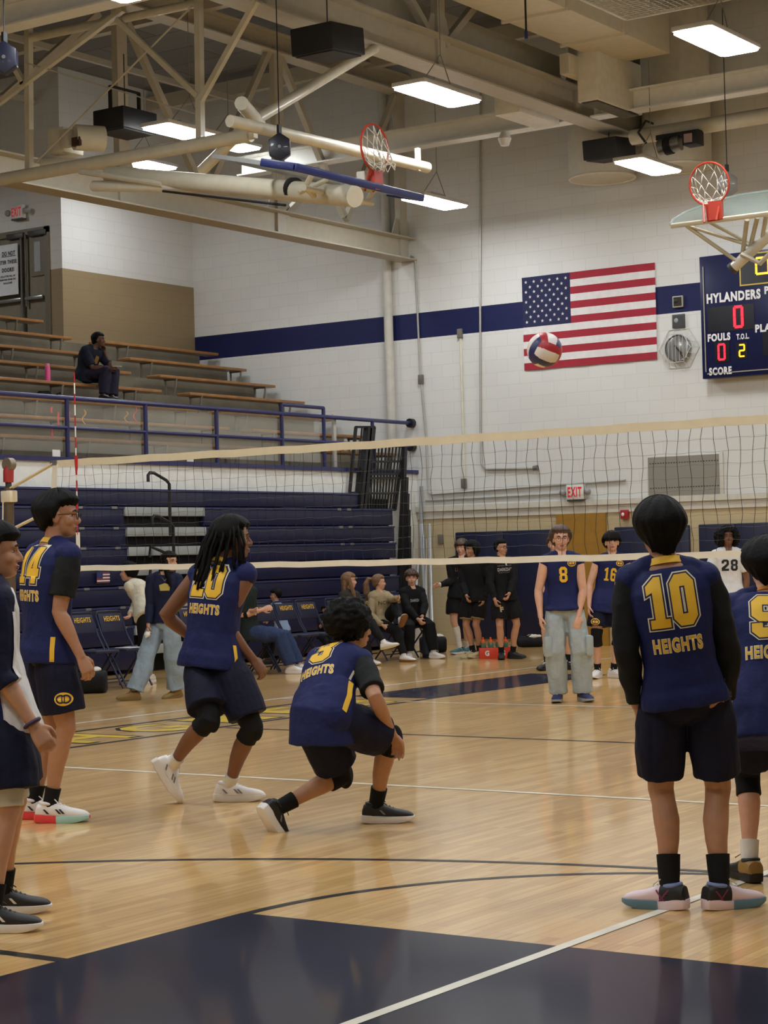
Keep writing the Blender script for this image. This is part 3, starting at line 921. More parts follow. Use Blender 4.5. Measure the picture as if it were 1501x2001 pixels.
mb.build('pin_stripe', mat('stripe_grey', (166, 162, 146), rough=.5), sb, False)
MB().box((.79, SY - .006, 5.235), (2.6, SY - .002, 5.70)).build('clock_border', M_sby, sb, False)
MB().box((.81, SY - .009, 5.255), (2.58, SY - .005, 5.68)).build('clock_window', M_sbd, sb, False)
for (x0, x1, z0, z1) in ((.27, 1.0, 4.60, 4.97), (.36, .6, 4.15, 4.46), (.70, .88, 4.18, 4.42), (1.12, 1.9, 4.2, 4.55)):
    MB().box((x0, SY - .006, z0), (x1, SY - .001, z1)).build('digit_window', M_sbd, sb, False)
def st(body, h, w, x, z):
    sign_text('scoreboard_lettering', body, h, w, (x, SY - .008, z), (1,0,0), (0,0,1), M_sbw, sb, .05)
st('HYLANDERS', .145, .85, .685, 5.10); st('FOULS', .115, .36, .44, 4.525); st('T.O.L.', .085, .20, .815, 4.505); st('SCORE', .115, .36, .445, 4.03)
st('PLAYER', .115, .5, 1.26, 4.60); st('PERIOD', .115, .5, 1.42, 5.14); st('FOULS', .115, .4, 1.40, 4.08)
M_lred = mat('led_red', (255, 36, 56), rough=.4, emit=.8); M_lyel = mat('led_amber', (255, 180, 40), rough=.4, emit=.8)
SEGS = {'0': 'abcdef', '2': 'abged'}
def led(ch, x, z, w, h, m):
    s = h * .12
    R_ = {'a': (0, h - s, w, h), 'd': (0, 0, w, s), 'g': (0, h / 2 - s / 2, w, h / 2 + s / 2), 'f': (0, h / 2, s, h - s * .6), 'b': (w - s, h / 2, w, h - s * .6), 'e': (0, s * .6, s, h / 2 - .005), 'c': (w - s, s * .6, w, h / 2 - .005)}
    mb = MB()
    for k in SEGS[ch]:
        a, b, c, d_ = R_[k]
        if k in 'adg': a, c = a + s * .5, c - s * .5
        mb.box((x - w / 2 + a, SY - .014, z - h / 2 + b), (x - w / 2 + c, SY - .009, z - h / 2 + d_))
    mb.build('led_digit', m, sb, False)
led('0', .755, 4.795, .16, .33, M_lred); led('0', .475, 4.305, .125, .25, M_lred); led('2', .795, 4.30, .10, .19, M_lyel); led('0', 1.15, 5.50, .22, .26, M_lyel)

# volleyball poles stored against the far corner
M_alu = mat('pole_aluminium', (168, 170, 172), rough=.35, metal=.6)
mb = thing('stored_poles', (-4.7, 12.9, 0), 'grey volleyball uprights and silver poles leaning in the far corner', 'poles')
MB().tube([(-4.62, 12.85, .0), (-4.86, 13.1, 1.95)], .055, 10).tube([(-4.86, 13.1, 1.9), (-4.87, 13.14, 2.56)], .035, 10).build('upright', M_alu, mb)
MB().tube([(-4.38, 12.6, .02), (-4.72, 13.12, 1.95)], .03, 8).build('pole', mat('pole_silver', (196, 198, 200), rough=.3, metal=.5), mb)
MB().tube([(-4.55, 12.7, .02), (-4.80, 13.12, 1.7)], .022, 8).build('pole', mat('pole_white', (206, 206, 202), rough=.4), mb)
MB().tube([(-4.90, 12.8, .02), (-4.95, 13.12, 1.3)], .04, 8).build('upright', M_alu, mb)
# ------------------------------------------------------------------ volleyball net, posts, antenna, ball
M_tape = mat('net_tape_cream', (228, 218, 190), rough=.6, var=.04); M_tapew = mat('net_tape_white', (236, 232, 218), rough=.6, var=.04)
M_cord = mat('net_cord_black', (30, 30, 30), rough=.8)
NX0, NX1 = -.29, 9.3
def net_top(x):
    return 2.43 - .012 * sin(pi * (x - NX0) / (NX1 - NX0))
net = thing('volleyball_net', (4.5, 0, 1.43), 'volleyball net with cream top tape stretched right across the court', 'net')
mb = MB()
n = 40
def tape(z0, z1, y, m, name, x0=NX0, x1=NX1, d=.006):
    mb = MB(); vs = []; fs = []
    for i in range(n + 1):
        x = x0 + (x1 - x0) * i / n
        dz = net_top(x) - 2.43 + .004 * sin(x * 9)
        for yy in (y - d, y + d):
            vs += [(x, yy, z0 + dz), (x, yy, z1 + dz)]
    for i in range(n):
        a = 4 * i; b = a + 4
        fs += [(a, a+1, b+1, b), (a+2, b+2, b+3, a+3), (a+1, a+3, b+3, b+1), (a, b, b+2, a+2)]
    fs += [(0, 2, 3, 1), (4*n, 4*n+1, 4*n+3, 4*n+2)]
    mb._faces(vs, fs)
    return mb.build(name, m, net, False)
tape(2.365, 2.43, 0, M_tape, 'top_tape')
tape(1.395, 1.445, 0, M_tapew, 'bottom_tape', NX0 + .29)
rnd = random.Random(3)
mb = MB()
nv = int((NX1 - NX0) / .1)
for i in range(nv + 1):
    x = NX0 + i * .1
    pts = []
    for k in range(11):
        z = 2.37 - k * .0935
        pts.append((x + .010 * sin(k * 1.3 + i * .9) + .004 * rnd.uniform(-1, 1), .004 * sin(k * 2 + i), z + net_top(x) - 2.43))
    mb.tube(pts, .0021, 4, False)
mb.build('net_mesh_vertical', M_cord, net, True, 0, 180)
mb = MB()
for k in range(1, 10):
    pts = []
    for i in range(nv * 2 + 1):
        x = NX0 + i * .05
        pts.append((x, .0, 2.37 - k * .0935 + net_top(x) - 2.43 + .004 * sin(i * 1.1 + k)))
    mb.tube(pts, .0011, 3, False)
mb.build('net_mesh_horizontal', mat('net_cord_grey', (96, 96, 92), rough=.8), net, True, 0, 180)
for x in (NX0, NX1):
    mb = MB(); mb.bar((x, 0, 1.42), (x + .01, 0, 2.40), .045, .01, V((0,1,0)))
    mb.build('side_tape', M_tape, net, False)
MB().bar((NX0 - .01, -.01, 2.05), (NX0 + .03, -.01, 2.40), .06, .01, V((0,1,0))).build('tape_buckle', M_tapew, net, False)
MB().box((NX0 - .03, -.02, 2.385), (NX0 + .05, .02, 2.43)).build('buckle', M_steel, net, False)
MB().bar((NX0, 0, 2.40), (-.86, 0, 2.19), .012, .05, V((0,1,0))).build('tension_strap', M_tape, net, False)
MB().bar((NX0 - .02, 0, 1.98), (-.86, 0, 1.80), .012, .055, V((0,1,0))).build('tension_strap', M_tapew, net, False)

M_ared = mat('antenna_red', (186, 30, 36), rough=.4); M_awhite = mat('antenna_white', (236, 236, 232), rough=.4)
an = thing('antenna', (.01, -.02, 1.43), 'thin red and white striped antenna standing up from the left end of the net', 'antenna')
mb = MB()
for i in range(18):
    mb.mi = i % 2
    mb.tube([(.01, -.016, 3.23 - i * .1), (.01, -.016, 3.23 - (i + 1) * .1)], .0062, 8)
mb.build('rod', [M_ared, M_awhite], an)
MB().tube([(.01, -.016, 2.28), (.01, -.016, 2.46)], [.008, .017], 10).build('clamp', M_ared, an)
MB().tube([(.01, -.016, 1.96), (.01, -.016, 2.07)], [.012, .007], 10).build('clamp', M_ared, an)
MB().box((-.01, -.02, 1.39), (.03, -.008, 1.75)).build('sleeve', M_tapew, an, False)

po = thing('net_post', (-.88, 0, 0), 'brown net post with red padded pulley at the left edge', 'post')
MB().tube([(-.88, 0, 0), (-.88, 0, 2.2)], .045, 14).build('post_tube', mat('post_brown', (96, 80, 60), rough=.5, metal=.2), po)
MB().box((-.945, -.05, 2.06), (-.815, .05, 2.17)).build('strap_wrap', M_tape, po, True, .01)
MB().tube([(-.915, -.045, 2.07), (-.93, -.05, 1.6)], .008, 6).build('hanging_cord', M_tape, po)
MB().tube([(-.885, 0, 2.25), (-.88, 0, 2.36), (-.87, 0, 2.42)], [.05, .052, .03], 12).build('pulley_arm', mat('pulley_red', (158, 40, 36), rough=.5), po)
MB().tube([(-.87, -.035, 2.42), (-.87, .035, 2.42)], .062, 18).build('pulley_wheel', mat('pulley_steel', (140, 128, 112), rough=.4, metal=.5), po)
MB().tube([(-.88, 0, 2.16), (-.885, 0, 2.28)], .03, 10).build('post_neck', M_dark, po)

def ball_obj():
    m = bpy.data.materials.new('volleyball_panels'); m.use_nodes = True
    nt = m.node_tree; b = nt.nodes['Principled BSDF']; b.inputs['Roughness'].default_value = .4
    me = MB(); me.sph((0, 0, 0), .112, 120, 80)
    bm = me.bm
    for f in bm.faces:
        c = f.calc_center_median().normalized()
        ax = max(range(3), key=lambda i: abs(c[i])); k = c[(ax + 1) % 3] / abs(c[ax])
        if abs(k) < .34: f.material_index = 0
        else: f.material_index = 1 if (k > 0) ^ (c[ax] > 0) else 2
    o = me.build('volleyball', [mat('ball_white', (232, 226, 222), rough=.4), mat('ball_red', (176, 44, 54), rough=.4), mat('ball_navy', (44, 48, 96), rough=.4)], None, True, 0, 180)
    o.location = (6.42, -2.50, 2.745); o.rotation_euler = (.5, .35, .9)
    tag(o, 'red white and navy volleyball in the air in front of the flag', 'ball')
ball_obj()
# ------------------------------------------------------------------ roof steel, ducts, lamps, folded hoops
M_cream = mat('steel_cream', (184, 177, 158), rough=.5, var=.05)
M_creamlt = mat('steel_cream_light', (186, 180, 164), rough=.45, var=.05)
M_pipe = mat('hoop_pipe_cream', (200, 194, 174), rough=.4, coat=.1)
M_duct = mat('duct_cream', (212, 206, 188), rough=.55, var=.05)
def ibeam(mb, p, q, w, h, tf=.022, up=V((0, 0, 1))):
    """I-section from p to q measured at the bottom flange"""
    p, q = V(p), V(q)
    mb.bar(p + up * tf / 2, q + up * tf / 2, w, tf); mb.bar(p + up * (h - tf / 2), q + up * (h - tf / 2), w, tf)
    mb.bar(p + up * h / 2, q + up * h / 2, .016, h - tf * 2)
def truss(x, zb, hb, zt, ylo, yhi, verts, diags, label, wv=.2):
    t = thing('roof_truss', (x, (ylo + yhi) / 2, zb), label, 'roof truss')
    mb = MB(); ibeam(mb, (x, ylo, zb), (x, yhi, zb), .34, hb); mb.build('bottom_chord', M_cream, t, False)
    mb = MB(); ibeam(mb, (x, ylo, zt), (x, yhi, zt), .3, .3); mb.build('top_chord', M_cream, t, False)
    for y in verts:
        MB().bar((x, y, zb + .02), (x, y, zt + .1), .10, wv, V((0, 1, 0))).build('web_vertical', M_creamlt, t, False)
        MB().prism([(-.3, 0), (.3, 0), (.17, .3), (-.17, .3)], (x - .01, y, zb + hb), (0, 1, 0), (0, 0, 1), (1, 0, 0), .02).build('gusset', M_creamlt, t, False)
    for (y0, z0, y1, z1) in diags:
        MB().bar((x, y0, z0), (x, y1, z1), .09, .09, V((1, 0, 0))).build('web_diagonal', M_creamlt, t, False)
    return t
truss(-5.1, 6.24, .36, 8.95, -8, 13.28, (-.6, 2.9, 6.4, 9.85, 13.1), ((6.45, 8.9, 8.1, 6.65), (8.15, 6.65, 9.7, 9.0), (9.95, 8.95, 11.5, 6.75), (11.55, 6.7, 13.0, 8.9), (4.2, 7.3, 6.0, 8.75), (2.95, 6.65, 4.6, 8.9), (9.95, 6.55, 10.42, 6.9)), 'cream steel roof truss above the balcony rail, running into the far wall')
truss(-.57, 7.48, .42, 9.2, -8, 13.0, (.3, 3.8, 7.28, 10.8), ((7.4, 7.85, 8.5, 8.8), (3.9, 7.9, 5.2, 9.1), (2.2, 9.1, 3.7, 7.9), (5.6, 9.1, 7.1, 7.9)), 'cream steel roof truss crossing the top right corner beside the square ducts', .17)
def xbeam(y, z, x0, x1, label, h=.30):
    mb = MB(); ibeam(mb, (x0, y, z), (x1, y, z), .26, h)
    return tag(mb.build('roof_beam', mat('steel_white', (234, 234, 228), rough=.45, var=.04), None, False), label, 'beam', None)
xbeam(11.0, 7.5, -6.7, -.75, 'pale steel beam crossing behind the folded hoop, between the two roof trusses')
xbeam(11.0, 7.5, -.39, 12, 'pale steel beam right of the square ducts')
xbeam(2.5, 7.5, -5.0, -.75, 'pale steel beam across the top left corner')
for (y, z, lb) in ((5.2, 9.2, 'cream purlin under the roof deck, nearest one'), (8.0, 9.2, 'cream purlin under the roof deck, middle one'), (12.2, 9.2, 'cream purlin under the roof deck next to the far wall')):
    tag(MB().bar((-16, y, z + .1), (12, y, z + .1), .14, .24).build('roof_purlin', M_cream, None, False), lb, 'beam', 'roof purlins')
for (x, lb) in ((-7.6, 'thin roof bar left of the balcony truss'), (-3.0, 'thin roof bar between the two roof trusses'), (-10.2, 'thin roof bar farthest left, over the landing')):
    tag(MB().bar((x, -2, 9.05), (x, 13.2, 9.05), .07, .09).build('roof_bar', M_creamlt, None, False), lb, 'beam', 'thin roof bars')

# square ducts and round outlets
dk = thing('air_duct', (.35, 8, 8.15), 'long cream rectangular air duct with a square drop and dark grille', 'duct')
MB().box((.02, 2, 8.15), (.92, 10.75, 8.75)).build('main_duct', M_duct, dk, True, .01)
MB().box((-.34 + .5, 1.5, 8.1), (-.02 + 1.15, 1.56, 8.8)).build('duct_flange', M_duct, dk, False)
for y in (3.4, 4.9, 6.4, 7.9, 9.4):
    MB().box((-.01, y - .02, 8.12), (.95, y + .02, 8.78)).build('duct_flange', M_duct, dk, False)
MB().box((-.08, 9.96, 7.5), (.23, 11.25, 8.2)).build('drop_box', mat('duct_drop', (222, 218, 204), rough=.5), dk, True, .01)
MB().box((-.05, 10.0, 7.49), (.20, 11.2, 7.505)).build('grille_frame', M_dark, dk, False)
mb = MB()
for i in range(22): mb.box((-.03, 10.04 + i * .052, 7.478), (.19, 10.06 + i * .052, 7.492))
mb.build('grille_slats', M_brack, dk, False)
MB().box((-.2, 9.7, 7.85), (-.06, 10.3, 8.12)).build('side_branch', M_duct, dk, False)
d2 = thing('air_duct', (-1.0, 8, 7.5), 'smaller cream square duct left of the truss, ending above the pale beam', 'duct')
MB().box((-1.25, 9.72, 7.45), (-.85, 10.82, 7.95)).build('drop_box', mat('duct_drop', (222, 218, 204)), d2, True, .01)
MB().box((-1.25, 4.2, 7.95), (-.80, 10.82, 8.4)).build('main_duct', M_duct, d2, True, .01)
for i, (x, lb) in enumerate(((-1.22, 'round cream air outlet drum near the far wall, left one'), (.02, 'round cream air outlet drum near the far wall, behind the lit lamp'))):
    dr = thing('air_outlet', (x, 12.75, 7.0), lb, 'duct', 'round air outlets')
    MB().loft([((x, 12.75, 7.02), (1,0,0), (0,1,0), .5, .5), ((x, 12.75, 9.4), (1,0,0), (0,1,0), .5, .5)], 40).build('drum', mat('drum_cream', (206, 200, 182), rough=.55), dr)
    MB().torus((x, 12.75, 7.02), (0, 0, 1), .49, .02, 40).build('rim', M_duct, dr)

# high-bay lamps
M_lamp = bpy.data.materials.new('lamp_diffuser'); M_lamp.use_nodes = True
_b = M_lamp.node_tree.nodes['Principled BSDF']
_b.inputs['Base Color'].default_value = (.9, .93, 1, 1); _b.inputs['Emission Color'].default_value = (.96, .985, 1.0, 1); _b.inputs['Emission Strength'].default_value = LAMP_STRENGTH
M_lampd = M_lamp.copy(); M_lampd.name = 'lamp_diffuser_dim'
M_lampd.node_tree.nodes['Principled BSDF'].inputs['Emission Strength'].default_value = LAMP_STRENGTH * .6
M_lhouse = mat('lamp_housing', (206, 204, 200), rough=.4)
def lamp(x, y, z=6.7, label=None, top=9.55, dim=False):
    L = thing('high_bay_lamp', (x, y, z), label, 'lamp', 'high-bay gym lamps')
    mb = MB().prism([(-.215, -.56), (-.17, -.60), (.17, -.60), (.215, -.56), (.215, .56), (.17, .60), (-.17, .60), (-.215, .56)], (x, y, z), (1, 0, 0), (0, 1, 0), (0, 0, -1), .02)
    mb.build('diffuser', M_lampd if dim else M_lamp, L, False)
    MB().box((x - .225, y - .61, z + .002), (x + .225, y + .61, z + .055)).build('housing', M_lhouse, L, True, .01)
    MB().box((x - .08, y - .2, z + .055), (x + .08, y + .2, z + .13)).build('driver_box', M_lhouse, L, True, .008)
    mb = MB()
    for s in (-1, 1):
        mb.tube([(x, y + s * .35, z + .05), (x + .05, y, z + .45)], .006, 5)
    mb.tube([(x + .05, y, z + .45), (x + .05, y, top)], .005, 5)
    mb.build('hanger', M_brack, L)
    return L
lamp(.57, 5.45, 6.7, 'lit white gym lamp high in the upper middle, above the folded hoop', 8.15)
lamp(-3.22, 11.2, 6.7, 'lit white gym lamp just past the tip of the blue folded backboard')
lamp(-2.9, 5.15, 6.7, 'larger lit lamp left of centre, behind a frame upright')
lamp(-6.2, 10.0, 7.8, 'small lit lamp over the upper stand, right of the other small one', 9.55, True)
lamp(.47, 10.9, 6.7, 'lit white gym lamp below the black speaker near the right hoop', 8.15)
lamp(4.08, 5.35, 6.7, 'lit white gym lamp in the top right corner')
lamp(-8.15, 10.3, 7.8, 'small lit lamp over the upper stand, below the black speaker', 9.55, True)
# the same lamps continue over the rest of the hall, out of the frame
for x in (-2.95, .57, 4.08, 7.6, 11.1):
    for y in (-11.4, -5.8, -.2, 5.4, 11.0):
        if (x < 5 and y > 5) or (x < -2 and -1 < y < 0): continue
        top = 8.15 if 0 < x < .9 and y > 2 else 9.55
        lamp(x, y, 6.7, 'unseen lamp added over the upper landing', top)

# black loudspeakers under the steel
M_spk = mat('speaker_black', (22, 22, 24), rough=.6); M_spkg = mat('speaker_grille_mesh', (44, 42, 40), rough=.8)
def hall_speaker(c, w, d, h, label, bracket=False, tilt=0):
    c = V(c)
    s = thing('hall_speaker', c, label, 'speaker', 'hanging black loudspeakers')
    x, y, z = V((1, 0, 0)), V((0, cos(tilt), sin(tilt))), V((0, -sin(tilt), cos(tilt)))
    mb = MB().obox(c, x, y, z, w, d, h); mb.build('cabinet', M_spk, s, True, .015)
    MB().obox(c - z * (h / 2 + .005), x, y, z, w * .88, d * .88, .02).build('grille', M_spkg, s, False)
    if bracket:
        mb = MB()
        for k in (-1, 1):
            mb.bar(c + V((0, k * d * .42, -h * .1)), c + V((0, k * d * .42, h * .5 + .28)), .05, .02, V((0,1,0)))
        mb.bar(c + V((0, -d * .42, h * .5 + .28)), c + V((0, d * .42, h * .5 + .28)), .05, .02)
        mb.build('bracket', M_spk, s, False)
    mb = MB().tube([c + V((0, 0, h / 2)), c + V((0, 0, h / 2 + .72))], .008, 5); mb.build('hanger', M_dark, s)
    return s
hall_speaker((.02, 4.1, 7.12), .56, .62, .30, 'black loudspeaker tucked under the right roof truss at the top centre', False, .08)
hall_speaker((-3.55, 4.75, 6.86), .50, .62, .26, 'black loudspeaker in a yoke bracket at upper left, above the winch', True, 0)
hall_speaker((-.62, 11.85, 7.23), .55, .60, .28, 'black loudspeaker left of the winch motor near the right hoop', False, .1)

# frame that carries the side hoop
fr = thing('hoop_frame', (-2.3, 3.2, 6.0), 'cream pipe frame with two uprights and crossed tie rods at the upper left', 'frame')
FYY = 3.25
MB().tube([(-5.0, FYY - .1, 6.0), (-.42, FYY, 6.02)], .075, 14).build('lower_pipe', M_pipe, fr)
MB().tube([(-3.83, FYY + .1, 7.66), (-1.2, FYY + .15, 7.63)], .05, 12).build('upper_pipe', M_pipe, fr)
for (x, zt) in ((-3.72, 7.85), (-1.12, 7.85)):
    MB().bar((x, FYY, 6.05), (x - .06, FYY + .1, zt), .075, .075, V((0,1,0))).build('upright', M_pipe, fr)
MB().tube([(-3.62, FYY, 6.15), (-1.2, FYY, 7.55)], .011, 6).build('tie_rod', M_creamlt, fr)
MB().tube([(-3.75, FYY, 7.35), (-1.15, FYY, 6.35)], .009, 6).build('tie_rod', M_creamlt, fr)
for x, y in ((-11.8, 6.6),):  # unseen lamp added over the landing to brighten its wall and doors
    lamp(x, y, 7.8, 'unseen lamp added over the upper landing')
for p, q in (((-4.3, FYY, 6.9), (-2.2, FYY, 7.7)), ((-2.3, FYY, 7.6), (-1.14, FYY, 6.55)), ((-1.1, FYY, 6.5), (-.3, FYY, 7.45)), ((-4.2, FYY, 7.75), (-3.78, FYY, 7.1))):
    MB().bar(p, q, .06, .06).build('frame_brace', M_pipe, fr, False)
MB().tube([(-.42, FYY, 6.15), (-.45, 5.7, 7.45)], .06, 12).build('rear_brace', M_pipe, fr)
MB().tube([(-1.2, FYY + .1, 5.75), (-.42, FYY, 6.15)], .06, 12).build('rear_brace', M_pipe, fr)
MB().bar((-.40, FYY, 5.98), (-.40, FYY, 6.28), .07, .1).build('clamp', M_pipe, fr)
MB().tube([(-.1, FYY - .55, 6.22), (-.5, FYY + .25, 6.2)], .075, 12).build('clamp', M_pipe, fr)
wm = thing('winch_motor', (-3.35, 3.6, 6.35), 'cream winch motor with belt wheel below the left loudspeaker', 'motor')
MB().tube([(-3.75, 3.5, 6.20), (-2.95, 3.75, 6.12)], .07, 12).build('mount_tube', M_pipe, wm)
MB().tube([(-3.18, 3.45, 6.42), (-3.0, 3.75, 6.42)], .15, 20).build('belt_wheel', M_pipe, wm)
MB().box((-3.62, 3.45, 6.28), (-3.36, 3.8, 6.58)).build('motor_case', M_pipe, wm, True, .02)
MB().box((-3.36, 3.38, 6.32), (-3.22, 3.5, 6.52)).build('gear_case', M_creamlt, wm, True, .01)
MB().box((-3.16, 3.38, 6.3), (-3.04, 3.42, 6.4)).build('belt', mat('belt_brown', (60, 36, 20), rough=.7), wm, False)
MB().bar((-3.55, 3.55, 6.05), (-3.55, 3.55, 6.25), .07, .07).build('post', M_pipe, wm, False)

# folded side hoop with blue padded board
hp = thing('side_hoop', (1.7, 2.0, 5.0), 'folded basketball hoop with blue padded board edge, rim standing up, at top centre', 'basketball hoop')
M_blue = mat('board_pad_blue', (26, 38, 100), rough=.45, coat=.2); M_glass = glass_mat('board_glass', (150, 165, 158), .16)
M_rim = mat('rim_orange', (176, 52, 30), rough=.4); M_net = mat('hoop_net_white', (222, 216, 204), rough=.8)
BXE, BY0, BY1, BZ0 = 2.02, .80, 2.89, 4.985
tl = .22
def hb(a, b, c):            # board frame: a along y, b back across the board, c off its face
    t_ = .10
    return V((BXE - b * cos(t_) + c * sin(t_) * -1, a, BZ0 + b * sin(t_) * .0 - b * .12 + c))
U_, Vb, Nb = V((0, 1, 0)), V((-1, 0, .25)).normalized(), V((.25, 0, 1)).normalized()
O_ = V((BXE, (BY0 + BY1) / 2, BZ0))
MB().obox(O_ + Vb * .02, U_, Vb, Nb, BY1 - BY0, .06, .075).build('edge_pad', M_blue, hp, True, .015)
for s in (-1, 1):
    MB().obox(O_ + U_ * s * (BY1 - BY0 - .05) / 2 + Vb * .22, U_, Vb, Nb, .05, .42, .075).build('edge_pad', M_blue, hp, True, .012)
MB().obox(O_ + Vb * .55, U_, Vb, Nb, 1.83, 1.06, .014).build('glass_board', M_glass, hp, False)
mb = MB()
for s in (-1, 1): mb.obox(O_ + U_ * s * .91 + Vb * .55, U_, Vb, Nb, .035, 1.08, .04)
mb.obox(O_ + Vb * 1.09, U_, Vb, Nb, 1.85, .035, .04).obox(O_ + Vb * .06, U_, Vb, Nb, 1.85, .035, .04)
mb.build('board_frame', M_steel, hp, False)
RC = V((2.0, 2.08, 5.36)); RA = V((1, 0, 0))
def hoop_ring(parent, c, ax, up, name_m):
    """rim with flange and slack net hanging from a ring whose axis is ax, bracket towards -up"""
    c, ax, up = V(c), V(ax).normalized(), V(up).normalized()
    MB().torus(c, ax, .228, .011, 44, 8).build('rim', M_rim, parent)
    sd = ax.cross(up).normalized()
    mb = MB().bar(c - up * .22, c - up * .40, .14, .05, ax)
    mb.build('rim_bracket', M_rim, parent, False)
    for s in (-1, 1):
        MB().tube([c - up * .2 + sd * s * .1, c - up * .4 + sd * s * .07 - ax * .1], .012, 6).build('rim_brace', M_rim, parent)
    rn = random.Random(11); mb = MB()
    n = 12
    lev = []
    g = V((0, 0, -1))
    for k in range(6):
        f = k / 5
        R_ = .225 * (1 - .38 * f)
        cc = c + ax * (.06 * f) * (1 if parent is not None else 1) + g * (.34 * f)
        ring = []
        for i in range(n):
            a = 2 * pi * (i + .5 * (k % 2)) / n
            p = c + up * (R_ * cos(a)) * (1 - .62 * f) + sd * (R_ * sin(a)) + ax * (.10 * f + .05 * f * sin(a * 3)) + g * (.30 * f * (.35 + .65 * (1 + cos(a)) / 2) if True else 0)
            ring.append(p + V((rn.uniform(-1, 1), rn.uniform(-1, 1), rn.uniform(-1, 1))) * .012 * (k > 0))
        lev.append(ring)
    for k in range(5):
        for i in range(n):
            j = i if k % 2 == 0 else (i + 1) % n
            mb.tube([lev[k][i], lev[k + 1][j]], .0042, 5)
            mb.tube([lev[k][i], lev[k + 1][(j - 1) % n]], .0042, 5)
    mb.build('hoop_net', M_net, parent, True, 0, 180)
hoop_ring(hp, RC, RA, (0, -.08, 1), None)
MB().obox(RC + V((-.12, .05, -.30)), U_, V((1,0,0)), V((0,0,1)), .26, .1, .17).build('rim_plate', M_creamlt, hp, True, .01)
# mast tube and its hangers
MB().tube([(-2.0, 2.75, 5.72), (2.15, 1.52, 4.80)], .100, 20).build('mast_tube', M_pipe, hp)
MB().tube([(1.22, 1.79, 5.03), (1.27, 1.775, 5.02)], .109, 20).build('mast_band', M_ink, hp)
mb = MB()
for s in (-.55, .45):
    mb.tube([O_ + U_ * s + Vb * .2 - Nb * .03, O_ + U_ * s + Vb * .25 - Nb * .14, O_ + U_ * (s * .6) + Vb * .3 - Nb * .2], .028, 8)
mb.tube([O_ + U_ * -.6 + Vb * .22 - Nb * .15, O_ + U_ * .5 + Vb * .22 - Nb * .15], .03, 8)
for s in (-.3, .05): mb.tube([O_ + U_ * s + Vb * .2 - Nb * .03, O_ + U_ * (s - .2) + Vb * .35 - Nb * .2], .024, 8)
mb.build('board_bracket', M_pipe, hp)
MB().tube([(-.1, 2.5, 6.0), (0.08, 5.95, 6.0)], .065, 14).build('carrier_pipe', mat('carrier_pipe_white', (216, 210, 192), rough=.4), hp)
MB().bar((.08, 5.75, 5.93), (.08, 5.75, 6.2), .05, .05).build('carrier_clamp', M_creamlt, hp, False)
MB().tube([(-.9, 2.35, 5.35), (1.2, 1.7, 4.86)], .014, 6).build('shock_strut', M_ink, hp)
MB().tube([(-2.2, 2.7, 5.62), (-.25, 2.25, 5.30)], .06, 12).build('brace_tube', mat('brace_white', (226, 222, 208), rough=.4), hp)
MB().tube([(-2.3, 2.6, 5.78), (-.9, 2.35, 5.42)], .035, 10).build('brace_tube', M_pipe, hp)
def safety_reel(c, rgb, label):
    c = V(c)
    s = thing('safety_reel', c, label, 'reel', 'hexagonal hoop safety reels')
    hexa = [(.13 * cos(pi / 3 * k + pi / 6), .155 * sin(pi / 3 * k + pi / 6)) for k in range(6)]
    n = V((-.567, .8237, 0)); u = V((.8237, .567, 0))
    MB().prism(hexa, c - n * .05, u, (0, 0, 1), n, .12).build('housing', mat('reel_%d_%d' % (rgb[0], rgb[2]), rgb, rough=.4, coat=.2), s, True, .01)
    MB().tube([c - n * .06, c - n * .045], .018, 10).build('hub', M_steel, s)
    MB().bar(c + V((0, 0, .14)), c + V((0, 0, .24)), .05, .03).build('hanger', M_ink, s, False)
    MB().tube([c + V((0, 0, .24)), V((c.x, c.y, 8.14 if 0 < c.x < .9 else 9.55))], .006, 5).build('cable', M_ink, s)
safety_reel((.12, 3.05, 5.78), (20, 24, 44), 'dark navy hexagonal safety reel above the blue board edge')
safety_reel((-.38, -.43, 6.13), (20, 24, 44), 'dark navy hexagonal safety reel at the top left edge')
safety_reel((2.95, 8.0, 5.72), (120, 118, 112), 'grey safety reel hanging right of the glass hoop')

# folded glass hoop on the right, in front of the far wall
h2 = thing('end_hoop', (3.7, 6.1, 5.0), 'folded basketball hoop with glass fan board and orange bracket at upper right', 'basketball hoop')
t_ = radians(24)
U2, V2, N2 = V((1, 0, 0)), V((0, cos(t_), sin(t_))), V((0, -sin(t_), cos(t_)))
O2 = V((3.74, 6.08, 4.99))
fan = [(-.60, 0), (.66, 0), (.70, .25), (.66, .55), (.5, .82), (.22, .96), (-.18, .96), (-.46, .80), (-.62, .5), (-.66, .2)]
MB().prism(fan, O2, U2, V2, N2, .016).build('glass_board', M_glass, h2, False)
mb = MB(); mb.tube([O2 + U2 * p[0] + V2 * p[1] for p in fan[1:] + fan[:1]], .016, 8); mb.build('board_edge', mat('glass_edge', (150, 160, 154), rough=.3), h2)
MB().obox(O2 + U2 * .06 - V2 * .02 - N2 * .01, U2, V2, N2, 1.30, .05, .05).build('lower_rail', M_pipe, h2, True, .008)
hoop_ring(h2, (3.645, 6.0, 5.36), (0, 1, .15), (-.05, -.15, 1), None)
MB().obox(V((3.70, 6.03, 5.07)), U2, V((0,1,0)), V((0,0,1)), .15, .06, .2).build('bracket_plate', M_rim, h2, False)
M_gal = mat('galvanised_tube', (186, 180, 162), rough=.35, metal=.3)
mb = MB()
q = lambda x, y, z: V((x, y, z))
MB().tube([q(3.66, 6.5, 4.50), q(4.35, 6.4, 4.95)], .06, 14).build('mast_tube', mat('mast_white', (206, 202, 188), rough=.35, metal=.2), h2)
MB().tube([q(3.645, 6.5, 4.49), q(3.68, 6.5, 4.515)], .066, 14).build('mast_cap', M_dark, h2)
